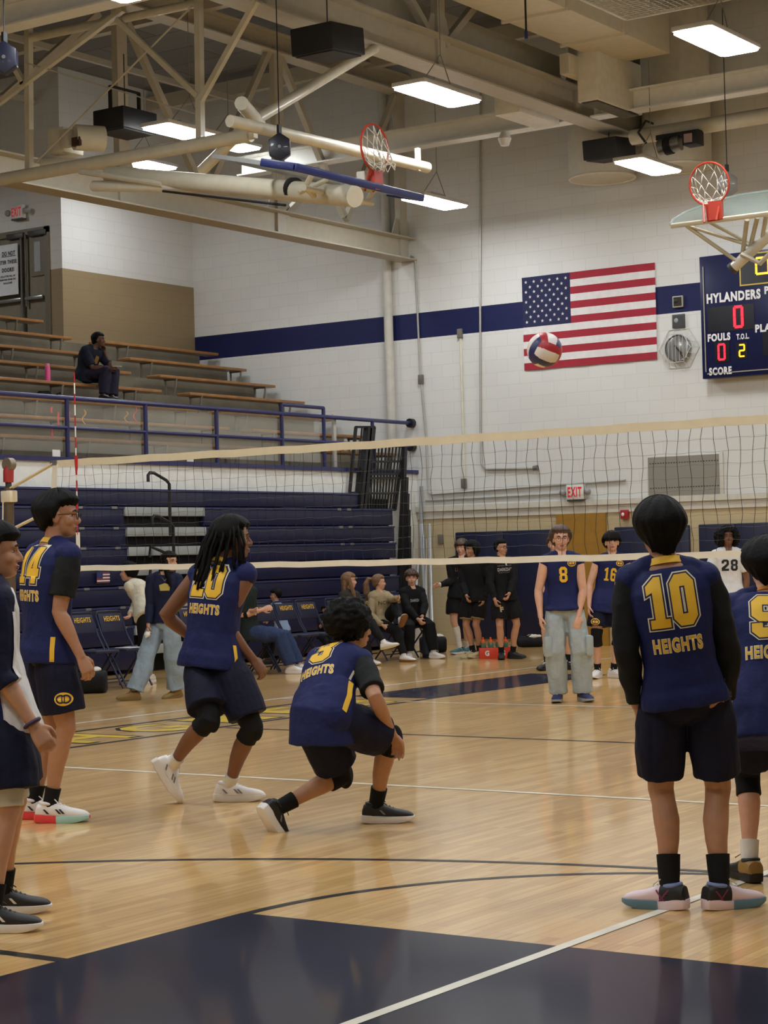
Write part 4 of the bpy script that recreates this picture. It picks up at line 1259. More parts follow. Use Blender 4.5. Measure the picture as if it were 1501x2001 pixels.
for p, r_ in ((((3.29, 6.15, 4.97), (3.72, 6.45, 4.58)), .022), (((3.30, 6.15, 4.97), (3.90, 6.45, 4.72)), .02), (((3.56, 6.15, 4.98), (3.92, 6.5, 4.72)), .02), (((3.98, 6.2, 4.96), (3.78, 6.5, 4.62)), .026), (((4.1, 6.2, 4.97), (3.86, 6.5, 4.66)), .026), (((3.84, 6.35, 4.62), (4.05, 6.35, 4.50), (4.4, 6.35, 4.78)), .03), (((4.2, 6.2, 4.98), (4.0, 6.5, 4.7)), .024)):
    MB().tube(p, r_, 8).build('board_strut', M_gal, h2)
w2 = thing('winch_motor', (.35, 12.0, 7.25), 'dark winch motor with metal drum on the pipe above the right hoop', 'motor')
MB().tube([(-.25, 11.85, 7.35), (2.6, 11.9, 7.38)], .11, 16).build('carrier_pipe', M_pipe, w2)
MB().tube([(.30, 11.6, 7.08), (.62, 11.62, 7.12)], .11, 16).build('drum', M_steel, w2)
MB().tube([(.40, 11.6, 7.09), (.50, 11.6, 7.10)], .125, 16).build('drum_band', M_ink, w2)
MB().box((.70, 11.5, 7.05), (.92, 11.75, 7.25)).build('gear_case', M_ink, w2, True, .01)
MB().box((.74, 11.48, 7.08), (.86, 11.50, 7.20)).build('name_plate', mat('plate_grey', (170, 150, 150), rough=.5), w2, False)
MB().box((.25, 11.6, 7.20), (.9, 11.75, 7.27)).build('mount_plate', M_ink, w2, False)
MB().tube([(.05, 11.7, 7.2), (-.02, 11.6, 7.35), (.1, 11.6, 7.5), (.2, 11.65, 7.45)], .018, 6).build('cable', M_ink, w2)
mb = thing('wire_guard_panel', (3.2, 5.6, 7.35), 'flat white wire grid guard at the top edge near the right lamp', 'guard')
m2 = MB()
gx0, gx1, gy0, gy1, gz = 2.68, 3.98, 4.2, 6.06, 7.32
for x in (gx0, gx1): m2.bar((x, gy0, gz), (x, gy1, gz), .03, .03)
for y in (gy0, gy1): m2.bar((gx0, y, gz), (gx1, y, gz), .03, .03)
m2.build('guard_frame', M_creamlt, mb, False)
m2 = MB()
for i in range(1, 18): m2.bar((gx0 + i * .0722, gy0, gz), (gx0 + i * .0738, gy1, gz), .006, .006)
for i in range(1, 26): m2.bar((gx0, gy0 + i * .0715, gz), (gx1, gy0 + i * .0715, gz), .006, .006)
m2.build('guard_wires', M_creamlt, mb, False)
mb = thing('pull_cord', (.9, 9.2, 7.6), 'dark hanging pull cord with blue tip in front of the big duct', 'cord')
MB().tube([(1.32, 6.2, 9.55), (1.32, 6.2, 7.45)], .012, 6).build('cord', M_ink, mb)
MB().tube([(1.32, 6.2, 7.36), (1.32, 6.2, 7.45)], .02, 8).build('tip', M_blue, mb)
tag(MB().tube([(-2.2, 7.0, 9.1), (-2.2, 7.0, 8.3)], .018, 6).build('hanging_cord', M_ink, None), 'short black cord hanging from the roof left of centre', 'cord')
sl = thing('small_flood', (-1.6, 10.85, 7.4), 'small white caged floodlight under the pale beam', 'floodlight')
MB().tube([(-1.8, 10.9, 7.50), (-1.8, 10.9, 7.40), (-1.8, 10.9, 7.30)], [.05, .10, .06], 12).build('reflector', mat('flood_white', (230, 230, 226), rough=.3), sl)
# joint positions of every person in metres (world axes), measured once for this scene
PEOPLE = {"p14":{"o":[4.589,-5.172,0.0],"H":1.86,"th":72,"ts":50,"hth":92,"hp":0,"hr":0,"ft":{"R":[92,0],"L":[85,0]},
 "J":{"P":[4.623,-5.148,0.986],"H":[4.688,-5.104,1.744],"N":[4.65,-5.13,1.587],"SL":[4.476,-5.085,1.509],"TL":[4.543,-5.087,0.986],"SR":[4.817,-5.179,1.509],"TR":[4.703,-5.209,0.986],"WR":[4.895,-5.18,0.942],"ER":[4.794,-5.241,1.195],"WL":[4.482,-4.949,0.935],"EL":[4.498,-5.059,1.19],"AR":[4.658,-5.21,0.09],"KR":[4.754,-5.163,0.535],"AL":[4.456,-5.136,0.09],"KL":[4.557,-5.064,0.531]}},
 "p20":{"o":[4.941,-4.181,0.0],"H":1.86,"th":38,"ts":30,"hth":80,"hp":0,"hr":0,"ft":{"R":[92,0],"L":[78,60]},
 "J":{"P":[4.996,-4.143,0.878],"H":[5.089,-4.03,1.596],"N":[5.037,-4.066,1.445],"SL":[4.856,-4.09,1.368],"TL":[4.896,-4.137,0.878],"SR":[5.208,-4.062,1.368],"TR":[5.096,-4.149,0.878],"WR":[5.209,-4.02,0.863],"ER":[5.107,-4.162,1.081],"WL":[4.727,-3.963,0.96],"EL":[4.649,-4.166,1.135],"AR":[5.013,-4.045,0.09],"KR":[5.273,-4.121,0.459],"AL":[4.761,-4.28,0.228],"KL":[5.11,-4.323,0.521]}},
 "p3":{"o":[6.291,-4.77,0.0],"H":1.74,"th":50,"ts":42,"hth":62,"hp":0,"hr":0,"ft":{"R":[90,0],"L":[50,55]},
 "J":{"P":[6.359,-4.893,0.613],"H":[6.311,-4.514,1.077],"N":[6.26,-4.549,0.937],"SL":[6.111,-4.58,0.888],"TL":[6.269,-4.868,0.613],"SR":[6.439,-4.623,0.888],"TR":[6.45,-4.918,0.613],"WR":[6.623,-4.615,0.509],"ER":[6.631,-4.775,0.716],"WL":[6.19,-4.294,0.494],"EL":[6.101,-4.517,0.596],"AR":[6.396,-4.462,0.085],"KR":[6.56,-4.531,0.474],"AL":[6.086,-4.96,0.117],"KL":[6.285,-4.615,0.271]}},
 "p10":{"o":[9.03,-6.059,0.0],"H":1.66,"th":6,"ts":6,"hth":-10,"hp":0,"hr":0,"ft":{"R":[68,0],"L":[-60,0]},
 "J":{"P":[9.056,-6.041,0.872],"H":[8.984,-6.091,1.551],"N":[9.015,-6.103,1.409],"SL":[8.879,-6.172,1.34],"TL":[8.972,-6.087,0.872],"SR":[9.162,-6.018,1.34],"TR":[9.141,-5.995,0.872],"WL":[8.872,-6.107,0.829],"EL":[8.883,-6.207,1.057],"WR":[9.175,-5.899,0.828],"ER":[9.216,-5.954,1.067],"AL":[8.984,-6.082,0.081],"KL":[8.919,-6.007,0.477],"AR":[9.165,-5.992,0.081],"KR":[9.127,-5.9,0.477]}},
 "p9":{"o":[9.076,-5.291,0.0],"H":1.6,"th":-5,"ts":6,"hth":-12,"hp":0,"hr":0,"ft":{"R":[12,0],"L":[-14,0]},
 "J":{"P":[9.118,-5.323,0.792],"H":[9.033,-5.139,1.388],"N":[9.048,-5.166,1.251],"SL":[8.917,-5.264,1.188],"TL":[9.051,-5.378,0.792],"SR":[9.198,-5.112,1.188],"TR":[9.185,-5.268,0.792],"WL":[8.913,-5.161,0.729],"EL":[8.9,-5.309,0.917],"WR":[9.136,-5.007,0.722],"ER":[9.255,-5.056,0.925],"AL":[8.999,-5.328,0.078],"KL":[8.948,-5.214,0.451],"AR":[9.199,-5.261,0.078],"KR":[9.135,-5.111,0.436]}},
 "pl":{"o":[6.678,-7.58,0.0],"H":1.66,"th":78,"ts":72,"hth":80,"hp":0,"hr":0,"ft":{"R":[88,0],"L":[84,0]},
 "J":{"P":[6.694,-7.57,0.88],"H":[6.696,-7.568,1.526],"N":[6.667,-7.588,1.385],"SL":[6.546,-7.489,1.315],"TL":[6.629,-7.508,0.88],"SR":[6.796,-7.681,1.315],"TR":[6.759,-7.631,0.88],"WR":[6.95,-7.636,0.822],"ER":[6.833,-7.698,1.032],"WL":[6.546,-7.367,0.826],"EL":[6.489,-7.49,1.035],"AR":[6.804,-7.748,0.081],"KR":[6.821,-7.66,0.479],"AL":[6.543,-7.43,0.081],"KL":[6.628,-7.433,0.48]}},
 "p8":{"o":[3.211,3.436,0.0],"H":1.7,"th":180,"ts":180,"hth":178,"hp":0,"hr":0,"ft":{"R":[192,0],"L":[163,0]},
 "J":{"P":[3.182,3.416,0.901],"H":[3.169,3.407,1.584],"N":[3.169,3.407,1.434],"SL":[3.304,3.5,1.363],"TL":[3.258,3.468,0.901],"SR":[3.038,3.317,1.363],"TR":[3.106,3.364,0.901],"WR":[3.038,3.198,0.837],"ER":[2.991,3.251,1.082],"WL":[3.351,3.393,0.836],"EL":[3.356,3.481,1.076],"AR":[3.114,3.369,0.083],"KR":[3.142,3.291,0.492],"AL":[3.311,3.505,0.083],"KL":[3.343,3.439,0.494]}},
 "p16":{"o":[1.905,6.614,-0.0],"H":1.66,"th":185,"ts":185,"hth":182,"hp":10,"hr":0,"ft":{"R":[205,0],"L":[145,0]},
 "J":{"P":[1.935,6.634,0.88],"H":[1.993,6.675,1.547],"N":[1.991,6.673,1.401],"SL":[2.121,6.746,1.332],"TL":[2.013,6.678,0.88],"SR":[1.847,6.59,1.332],"TR":[1.857,6.59,0.88],"WR":[1.801,6.445,0.828],"ER":[1.776,6.517,1.065],"WL":[2.182,6.7,0.811],"EL":[2.169,6.765,1.051],"AR":[1.825,6.559,0.081],"KR":[1.854,6.499,0.484],"AL":[1.974,6.661,0.081],"KL":[2.066,6.643,0.478]}},
 "p28":{"o":[2.713,8.168,0.0],"H":1.69,"th":180,"ts":180,"hth":178,"hp":8,"hr":0,"ft":{"R":[190,0],"L":[170,0]},
 "J":{"P":[2.735,8.183,0.896],"H":[2.736,8.184,1.575],"N":[2.736,8.184,1.427],"SL":[2.868,8.275,1.356],"TL":[2.81,8.235,0.896],"SR":[2.604,8.093,1.356],"TR":[2.66,8.132,0.896],"WR":[2.585,8.018,0.825],"ER":[2.548,8.045,1.075],"WL":[2.904,8.238,0.822],"EL":[2.914,8.294,1.069],"AR":[2.65,8.125,0.082],"KR":[2.689,8.054,0.49],"AL":[2.79,8.221,0.082],"KL":[2.857,8.171,0.489]}},
 "phid":{"o":[0.57,7.848,0.0],"H":1.66,"th":178,"ts":178,"hth":182,"hp":0,"hr":0,"ft":{"R":[220,0],"L":[150,0]},
 "J":{"P":[0.584,7.858,0.88],"H":[0.573,7.851,1.546],"N":[0.574,7.851,1.4],"SL":[0.702,7.946,1.33],"TL":[0.656,7.912,0.88],"SR":[0.448,7.758,1.33],"TR":[0.512,7.805,0.88],"WR":[0.525,7.754,0.809],"ER":[0.45,7.78,1.045],"WL":[0.699,7.876,0.808],"EL":[0.703,7.954,1.044],"AR":[0.467,7.778,0.081],"KR":[0.483,7.716,0.484],"AL":[0.675,7.921,0.081],"KL":[0.737,7.882,0.482]}},
 "k1":{"o":[-2.732,10.893,0.0],"H":1.65,"th":185,"ts":185,"hth":205,"hp":0,"hr":0,"ft":{"R":[225,0],"L":[190,0]},
 "J":{"P":[-2.75,10.88,0.875],"H":[-2.717,10.903,1.548],"N":[-2.718,10.902,1.403],"SL":[-2.586,10.977,1.334],"TL":[-2.672,10.924,0.875],"SR":[-2.859,10.822,1.334],"TR":[-2.827,10.836,0.875],"WR":[-2.89,10.541,1.016],"ER":[-2.818,10.775,1.057],"WL":[-2.503,10.989,0.836],"EL":[-2.488,11.045,1.077],"AR":[-2.74,10.826,0.08],"KR":[-2.796,10.766,0.478],"AL":[-2.767,11.051,0.08],"KL":[-2.707,10.959,0.472]}},
 "k2":{"o":[-1.907,9.986,0.0],"H":1.61,"th":200,"ts":200,"hth":235,"hp":0,"hr":0,"ft":{"R":[258,0],"L":[240,0]},
 "J":{"P":[-1.929,9.97,0.853],"H":[-1.956,9.952,1.513],"N":[-1.955,9.953,1.372],"SL":[-1.804,9.993,1.304],"TL":[-1.845,9.992,0.853],"SR":[-2.1,9.917,1.304],"TR":[-2.013,9.949,0.853],"WR":[-1.916,9.736,0.87],"ER":[-2.039,9.856,1.041],"WL":[-1.771,9.958,0.827],"EL":[-1.763,10.069,1.041],"AR":[-1.964,9.947,0.078],"KR":[-2.039,9.894,0.463],"AL":[-1.887,9.999,0.078],"KL":[-1.898,9.928,0.468]}},
 "k3":{"o":[-1.317,9.833,0.0],"H":1.63,"th":165,"ts":165,"hth":135,"hp":0,"hr":0,"ft":{"R":[185,0],"L":[120,0]},
 "J":{"P":[-1.35,9.81,0.864],"H":[-1.37,9.796,1.53],"N":[-1.369,9.797,1.387],"SL":[-1.266,9.916,1.318],"TL":[-1.293,9.877,0.864],"SR":[-1.467,9.681,1.318],"TR":[-1.407,9.743,0.864],"WR":[-1.359,9.567,0.826],"ER":[-1.453,9.61,1.047],"WL":[-1.17,9.631,0.898],"EL":[-1.189,9.797,1.077],"AR":[-1.386,9.749,0.079],"KR":[-1.358,9.678,0.473],"AL":[-1.285,9.879,0.079],"KL":[-1.211,9.884,0.473]}},
 "girl":{"o":[-1.34,2.517,0.0],"H":1.55,"th":215,"ts":170,"hth":130,"hp":0,"hr":0,"ft":{"R":[265,0],"L":[225,6]},
 "J":{"P":[-1.226,2.595,0.822],"H":[-1.169,2.635,1.455],"N":[-1.223,2.597,1.335],"SL":[-1.118,2.7,1.27],"TL":[-1.142,2.595,0.822],"SR":[-1.328,2.494,1.27],"TR":[-1.309,2.596,0.822],"WR":[-1.289,2.402,0.789],"ER":[-1.326,2.482,1.004],"WL":[-1.177,2.751,1.168],"EL":[-1.027,2.643,1.026],"AR":[-1.429,2.31,0.075],"KR":[-1.351,2.429,0.456],"AL":[-1.206,2.73,0.075],"KL":[-1.159,2.637,0.443]}},
 "bend":{"o":[-3.143,4.481,0.0],"H":1.62,"th":290,"ts":290,"hth":280,"hp":0,"hr":0,"ft":{"R":[200,0],"L":[215,0]},
 "J":{"P":[-3.147,4.478,0.859],"H":[-3.469,4.524,1.341],"N":[-3.415,4.561,1.215],"SL":[-3.336,4.399,1.161],"TL":[-3.125,4.393,0.859],"SR":[-3.413,4.697,1.161],"TR":[-3.169,4.563,0.859],"WR":[-3.275,4.329,0.83],"ER":[-3.352,4.526,0.95],"WL":[-3.117,4.733,0.837],"EL":[-3.18,4.556,0.992],"AR":[-3.233,4.419,0.079],"KR":[-3.193,4.462,0.474],"AL":[-3.155,4.534,0.079],"KL":[-3.14,4.433,0.464]}},
 "wA":{"o":[-2.93,8.355,0.0],"H":1.55,"th":125,"ts":128,"hth":88,"hp":0,"hr":0,"ft":{"R":[128,0],"L":[100,-12]},
 "J":{"P":[-2.927,8.357,0.52],"H":[-2.92,8.362,1.131],"N":[-2.92,8.362,0.995],"SL":[-2.912,8.508,0.93],"TL":[-2.926,8.441,0.52],"SR":[-2.93,8.214,0.93],"TR":[-2.928,8.274,0.52],"WR":[-2.728,8.139,0.488],"ER":[-2.857,8.152,0.681],"WL":[-2.664,8.318,0.55],"EL":[-2.764,8.445,0.717],"AR":[-2.513,8.206,0.075],"KR":[-2.561,8.202,0.454],"AL":[-2.316,8.292,0.285],"KL":[-2.563,8.343,0.571]}},
 "wB":{"o":[-2.93,9.137,0.0],"H":1.52,"th":125,"ts":135,"hth":86,"hp":0,"hr":0,"ft":{"R":[120,0],"L":[160,-40]},
 "J":{"P":[-2.938,9.131,0.52],"H":[-2.956,9.119,1.091],"N":[-2.955,9.12,0.957],"SL":[-2.927,9.263,0.894],"TL":[-2.938,9.213,0.52],"SR":[-2.979,8.979,0.894],"TR":[-2.939,9.049,0.52],"WR":[-2.785,8.933,0.503],"ER":[-2.959,8.897,0.646],"WL":[-2.544,8.97,0.881],"EL":[-2.721,9.109,0.845],"AR":[-2.456,8.953,0.074],"KR":[-2.584,8.991,0.423],"AL":[-2.435,8.871,0.575],"KL":[-2.681,9.085,0.757]}},
 "mC":{"o":[-2.93,9.905,0.0],"H":1.58,"th":150,"ts":150,"hth":175,"hp":0,"hr":0,"ft":{"R":[180,0],"L":[130,0]},
 "J":{"P":[-2.921,9.911,0.53],"H":[-2.938,9.899,1.129],"N":[-2.937,9.9,0.99],"SL":[-2.87,10.037,0.923],"TL":[-2.884,9.988,0.53],"SR":[-2.999,9.766,0.923],"TR":[-2.957,9.834,0.53],"WR":[-2.678,9.652,0.556],"ER":[-2.857,9.678,0.709],"WL":[-2.654,9.729,0.593],"EL":[-2.724,9.902,0.739],"AR":[-2.784,9.568,0.077],"KR":[-2.74,9.522,0.46],"AL":[-2.511,9.78,0.077],"KL":[-2.564,9.781,0.462]}},
 "mJ":{"o":[-2.95,6.247,0.0],"H":1.72,"th":110,"ts":118,"hth":110,"hp":0,"hr":0,"ft":{"R":[105,0],"L":[105,0]},
 "J":{"P":[-2.971,6.233,0.53],"H":[-3.01,6.206,1.259],"N":[-3.009,6.207,1.107],"SL":[-3.022,6.372,1.035],"TL":[-2.994,6.323,0.53],"SR":[-2.985,6.048,1.035],"TR":[-2.948,6.143,0.53],"WR":[-2.775,6.246,0.815],"ER":[-2.964,6.086,0.743],"WL":[-2.793,6.113,0.813],"EL":[-3.033,6.205,0.792],"AR":[-2.481,6.449,0.084],"KR":[-2.595,6.37,0.483],"AL":[-2.486,6.627,0.084],"KL":[-2.651,6.559,0.467]}},
 "boy":{"o":[-4.05,8.244,0.0],"H":1.18,"th":250,"ts":250,"hth":262,"hp":0,"hr":0,"ft":{"R":[260,0],"L":[260,0]},
 "J":{"P":[-4.025,8.262,0.5],"H":[-4.086,8.22,0.952],"N":[-4.084,8.221,0.849],"SL":[-3.984,8.161,0.8],"TL":[-3.973,8.225,0.5],"SR":[-4.167,8.292,0.8],"TR":[-4.077,8.299,0.5],"WR":[-4.137,8.123,0.61],"ER":[-4.047,8.273,0.637],"WL":[-4.052,8.243,0.605],"EL":[-3.902,8.302,0.679],"AR":[-4.208,8.135,0.057],"KR":[-4.163,8.075,0.338],"AL":[-4.211,8.231,0.057],"KL":[-4.217,8.249,0.347]}},
 "kid":{"o":[-3.7,8.821,0.0],"H":0.95,"th":150,"ts":150,"hth":170,"hp":0,"hr":0,"ft":{"R":[150,0],"L":[150,0]},
 "J":{"P":[-3.702,8.82,0.36],"H":[-3.683,8.833,0.722],"N":[-3.683,8.833,0.639],"SL":[-3.647,8.913,0.599],"TL":[-3.68,8.866,0.36],"SR":[-3.725,8.75,0.599],"TR":[-3.724,8.774,0.36],"WR":[-3.626,8.727,0.612],"ER":[-3.645,8.662,0.487],"WL":[-3.591,8.775,0.61],"EL":[-3.62,8.81,0.475],"AR":[-3.613,8.638,0.046],"KR":[-3.542,8.663,0.267],"AL":[-3.52,8.703,0.046],"KL":[-3.495,8.754,0.273]}},
 "spec":{"o":[-7.36,8.116,3.755],"H":1.6,"th":124,"ts":122,"hth":100,"hp":0,"hr":0,"ft":{"R":[110,0],"L":[115,0]},
 "J":{"P":[-7.397,8.09,4.228],"H":[-7.189,8.136,4.744],"N":[-7.261,8.087,4.634],"SL":[-7.289,8.239,4.57],"TL":[-7.398,8.177,4.228],"SR":[-7.275,7.935,4.57],"TR":[-7.396,8.004,4.228],"WR":[-6.963,8.085,4.309],"ER":[-7.174,7.972,4.317],"WL":[-7.178,8.241,4.585],"EL":[-7.123,8.298,4.359],"AR":[-7.026,8.03,3.89],"KR":[-7.018,8.095,4.278],"AL":[-6.983,8.181,3.872],"KL":[-7.017,8.269,4.254]}}}
# ------------------------------------------------------------------ people
def fused(mb, voxel, smooth=3):
    """fuse overlapping closed shapes of an MB into one continuous skin"""
    me = bpy.data.meshes.new('fuse'); mb.bm.to_mesh(me); mb.bm.free()
    o = bpy.data.objects.new('fuse', me); COL.objects.link(o)
    r = o.modifiers.new('r', 'REMESH'); r.mode = 'VOXEL'; r.voxel_size = voxel; r.use_smooth_shade = True
    if smooth:
        s = o.modifiers.new('s', 'SMOOTH'); s.factor = .5; s.iterations = smooth
    dg = bpy.context.evaluated_depsgraph_get()
    out = bpy.data.meshes.new_from_object(o.evaluated_get(dg))
    bpy.data.objects.remove(o); bpy.data.meshes.remove(me)
    bm = bmesh.new(); bm.from_mesh(out); bpy.data.meshes.remove(out)
    return bm
def ruffle(bm, amp, freq, seed=0, stretch=(1, 1, 1)):
    bm.normal_update()
    for v in bm.verts:
        p = V((v.co.x * stretch[0], v.co.y * stretch[1], v.co.z * stretch[2])) * freq + V((seed, seed * 2.3, 0))
        v.co += v.normal * (amp * noise.noise(p))
def finish(name, bm, m, parent):
    return link_mesh(name, bm, bpy.data.meshes.new(name), m, parent, True, 180)

def cloth(name, rgb, rough=.8, bump=.25):
    return mat(name, rgb, rough=rough, var=.07, vscale=14, bump=bump, bscale=26, spec=.25)
def skin(name, rgb):
    m = mat(name, rgb, rough=.5, var=.06, vscale=22, bump=.04, bscale=120, spec=.4)
    m.node_tree.nodes['Principled BSDF'].inputs['Subsurface Weight'].default_value = .06
    m.node_tree.nodes['Principled BSDF'].inputs['Subsurface Radius'].default_value = (.02, .008, .004)
    return m
SK = {'tan': skin('skin_tan', (174, 128, 100)), 'brown': skin('skin_brown', (124, 84, 62)), 'fair': skin('skin_fair', (212, 164, 138)),
      'olive': skin('skin_olive', (190, 142, 112)), 'dark': skin('skin_dark', (92, 62, 48))}
M_jersey = cloth('jersey_navy', (23, 31, 80), .7)
M_shorts = cloth('shorts_navy', (16, 19, 42), .75)
M_under = cloth('undershirt_black', (24, 26, 28), .8)
M_blackc = cloth('cloth_black', (20, 20, 22), .85)
M_gold = mat('print_gold', (232, 184, 44), rough=.6, var=.05)
M_cream2 = mat('print_cream', (226, 218, 196), rough=.6)
M_pnv = mat('print_navy', (22, 24, 62), rough=.7)
M_hairb = mat('hair_black', (11, 10, 10), rough=.65, var=.3, vscale=40, bump=.2, bscale=70, spec=.15)
M_hairbr = mat('hair_brown', (74, 52, 38), rough=.5, var=.3, vscale=40, bump=.25, bscale=70)
M_hairlt = mat('hair_light_brown', (122, 90, 60), rough=.5, var=.3, vscale=40, bump=.6, bscale=90)
M_shw = mat('shoe_white', (226, 222, 220), rough=.5, var=.05); M_shb = mat('shoe_black', (26, 26, 28), rough=.55)
M_shcol = mat('shoe_pink_white', (228, 206, 214), rough=.5)
M_sockb = cloth('sock_black', (18, 18, 20)); M_sockw = cloth('sock_white', (220, 218, 212))
M_eyew = mat('eye_white', (196, 188, 180), rough=.2); M_eyed = mat('eye_dark', (30, 20, 16), rough=.15)
M_lip = mat('lip_rose', (150, 92, 84), rough=.5); M_brow = mat('brow_dark', (34, 26, 22), rough=.8)

def DIR(th):
    t = radians(th)
    return V((_r.x, _r.y, 0)) * sin(t) + V((sin(CAM_YAW), cos(CAM_YAW), 0)) * cos(t)
def RGT(th):
    return DIR(th + 90)

class Person:
    def __init__(s, key, label, skin_m, voxel=.009, female=False, slim=1.0):
        d = PEOPLE[key]
        s.key, s.H, s.k = key, d['H'], d['H'] / 1.75
        s.J = {k: V(v) for k, v in d['J'].items()}
        s.th, s.ts, s.hth, s.hp, s.hr, s.ft = d['th'], d['ts'], d['hth'], d['hp'], d['hr'], d['ft']
        s.o = V(d['o']); s.sk = skin_m; s.vx = voxel; s.slim = slim; s.female = female
        s.root = thing('person', s.o, label, 'person')
        J = s.J
        s.ax = (J['N'] - J['P']).normalized()
        def basis(th, ax):
            r_ = RGT(th); r_ = (r_ - ax * r_.dot(ax)).normalized()
            return r_, ax.cross(r_).normalized()          # right, forward
        s.rs, s.fs = basis(s.ts, s.ax)
        s.rh, s.fh = basis(s.th, V((0, 0, 1)) * .55 + s.ax * .45 if s.ax.z > .3 else s.ax)
        # head frame
        f = DIR(s.hth); p = radians(s.hp)
        s.hf = (f * cos(p) + V((0, 0, 1)) * sin(p)).normalized()
        s.hrr = RGT(s.hth)
        s.hu = s.hrr.cross(s.hf).normalized()
    def hd(s, f, r_, u):
        return s.J['H'] + (s.hf * f + s.hrr * r_ + s.hu * u) * s.k
    # --- torso stations: t along pelvis->neck, half width, half depth, forward shift (bare body)
    def spine(s, t):
        P, N = s.J['P'], s.J['N']
        bend = -.03 * s.k * sin(pi * min(1, max(0, t))) 
        return P + (N - P) * t + s.fs * bend
    def tors(s, grow=0.0, lo=-.12, hem=None, hemgrow=0.0, top=1.03, wfac=1.0):
        st = [(-.16, .125, .09), (-.06, .158, .112), (.08, .152, .108), (.25, .135, .098), (.45, .142, .105), (.64, .158, .114), (.80, .166, .108), (.90, .150, .092), (.97, .105, .075), (1.03, .066, .062)]
        if s.female:
            st = [(-.16, .13, .095), (-.06, .162, .115), (.08, .150, .105), (.25, .122, .092), (.45, .128, .098), (.64, .142, .118), (.80, .150, .105), (.90, .136, .088), (.97, .094, .07), (1.03, .058, .056)]
        out = []
        k = s.k * s.slim
        for t, w, d in st:
            if t > top: break
            if t < lo: continue
            g = grow + (hemgrow * max(0, (.5 - t)) if t < .5 else 0)
            u = min(1, max(0, t / .5))
            r_ = (s.rh * (1 - u) + s.rs * u).normalized(); a = s.ax
            r_ = (r_ - a * r_.dot(a)).normalized(); f = a.cross(r_).normalized()
            out.append((s.spine(t), r_, f, w * k * wfac + g, d * k + g, 2.3))
        return out
    def limb(s, mb, pts, seg=14):
        """pts: (pos, radius); round tapered limb with ball ends"""
        P = [V(p) for p, _ in pts]; R_ = [r for _, r in pts]
        mb.tube(P, R_, seg)
        mb.sph(P[0], R_[0], 12, 8); mb.sph(P[-1], R_[-1], 12, 8)
    def arm_pts(s, k, grow=0.0, t0=0.0, t1=1.0):
        S, E, W = s.J['S' + k], s.J['E' + k], s.J['W' + k]
        K = s.k * (.88 if s.female else 1.0)
        prof = [(0, .058), (.18, .053), (.32, .047), (.5, .040), (.58, .043), (.70, .039), (.86, .029), (1, .026)]
        out = []
        def pos(t):
            return S + (E - S) * (t / .5) if t <= .5 else E + (W - E) * ((t - .5) / .5)
        for t, r_ in prof:
            if t0 <= t <= t1: out.append((pos(t), r_ * K + grow))
        def rad(t):
            for (a, ra), (b, rb) in zip(prof, prof[1:]):
                if a <= t <= b: return ra + (rb - ra) * (t - a) / (b - a)
            return prof[-1][1]
        if not any(abs(t - t1) < 1e-6 for t, _ in prof): out.append((pos(t1), rad(t1) * K + grow))
        if not any(abs(t - t0) < 1e-6 for t, _ in prof): out.insert(0, (pos(t0), rad(t0) * K + grow))
        return out
    def leg_pts(s, k, grow=0.0, t0=0.0, t1=1.0, flare=0.0, soft=False):
        T, K_, A = s.J['T' + k], s.J['K' + k], s.J['A' + k]
        K = s.k * s.slim
        prof = [(0, .080), (.15, .083), (.3, .072), (.45, .057), (.5, .055), (.56, .051), (.66, .055), (.76, .047), (.9, .034), (1, .036)]
        def pos(t):
            p = T + (K_ - T) * (t / .5) if t <= .5 else K_ + (A - K_) * ((t - .5) / .5)
            if .5 < t < .9:                                # calf sits behind the shin
                sh = (A - K_).normalized(); fw = DIR(s.ft[k][0]); bk = -(fw - sh * fw.dot(sh)).normalized()
                p = p + bk * .014 * sin((t - .5) / .4 * pi)
            return p
        def rad(t):
            for (a, ra), (b, rb) in zip(prof, prof[1:]):
                if a <= t <= b: return ra + (rb - ra) * (t - a) / (b - a)
            return prof[-1][1]
        ts = sorted(set([t for t, _ in prof if t0 <= t <= t1] + [t0, t1]))
        return [(pos(t), rad(t) * K + grow * (1.0 if not soft else .25 + .75 * min(1, t / .22)) + flare * (t - t0) / max(.01, t1 - t0)) for t in ts]
    def hand(s, mb, k, curl=.7, spread=.3, palm=None, dirv=None):
        E, W = s.J['E' + k], s.J['W' + k]
        K = s.k * (.9 if s.female else 1.0)
        d = (dirv or (W - E)).normalized()
        if palm is None:                                   # palm faces the thigh
            palm = s.rs * (-1 if k == 'R' else 1)
        n = (palm - d * palm.dot(d)).normalized()
        side = d.cross(n).normalized()                     # across the knuckles
        fw = s.fs
        if side.dot(fw) < 0: side = -side                  # thumb side points forward
        w = W
        mb.loft([(w - d * .01, side, n, .026 * K, .019 * K), (w + d * .025 * K, side, n, .034 * K, .018 * K), (w + d * .065 * K, side, n, .042 * K, .017 * K), (w + d * .092 * K, side, n, .041 * K, .014 * K)], 12)
        for i, (off, ln) in enumerate(((.031, .072), (.0105, .080), (-.0105, .074), (-.030, .058))):
            b = w + d * (.088 - .004 * abs(i - 1)) * K + side * off * K
            dd = (d + side * (off * spread * 6)).normalized()
            P = [b]; a = 0
            for q, seg_ in enumerate((.45, .32, .23)):
                a += curl * (.55, .75, .5)[q]
                P.append(P[-1] + (dd * cos(a) + n * sin(a)) * ln * seg_ * K)
            mb.tube(P, [.0098 * K, .0092 * K, .0085 * K, .0072 * K], 8); mb.sph(P[-1], .0072 * K, 8, 6)
        b = w + d * .022 * K + side * .026 * K
        t1 = b + (d * .55 + side * .62 + n * .35).normalized() * .040 * K
        t2 = t1 + (d * .85 + side * .15 + n * .5 * (0.4 + curl)).normalized() * .032 * K
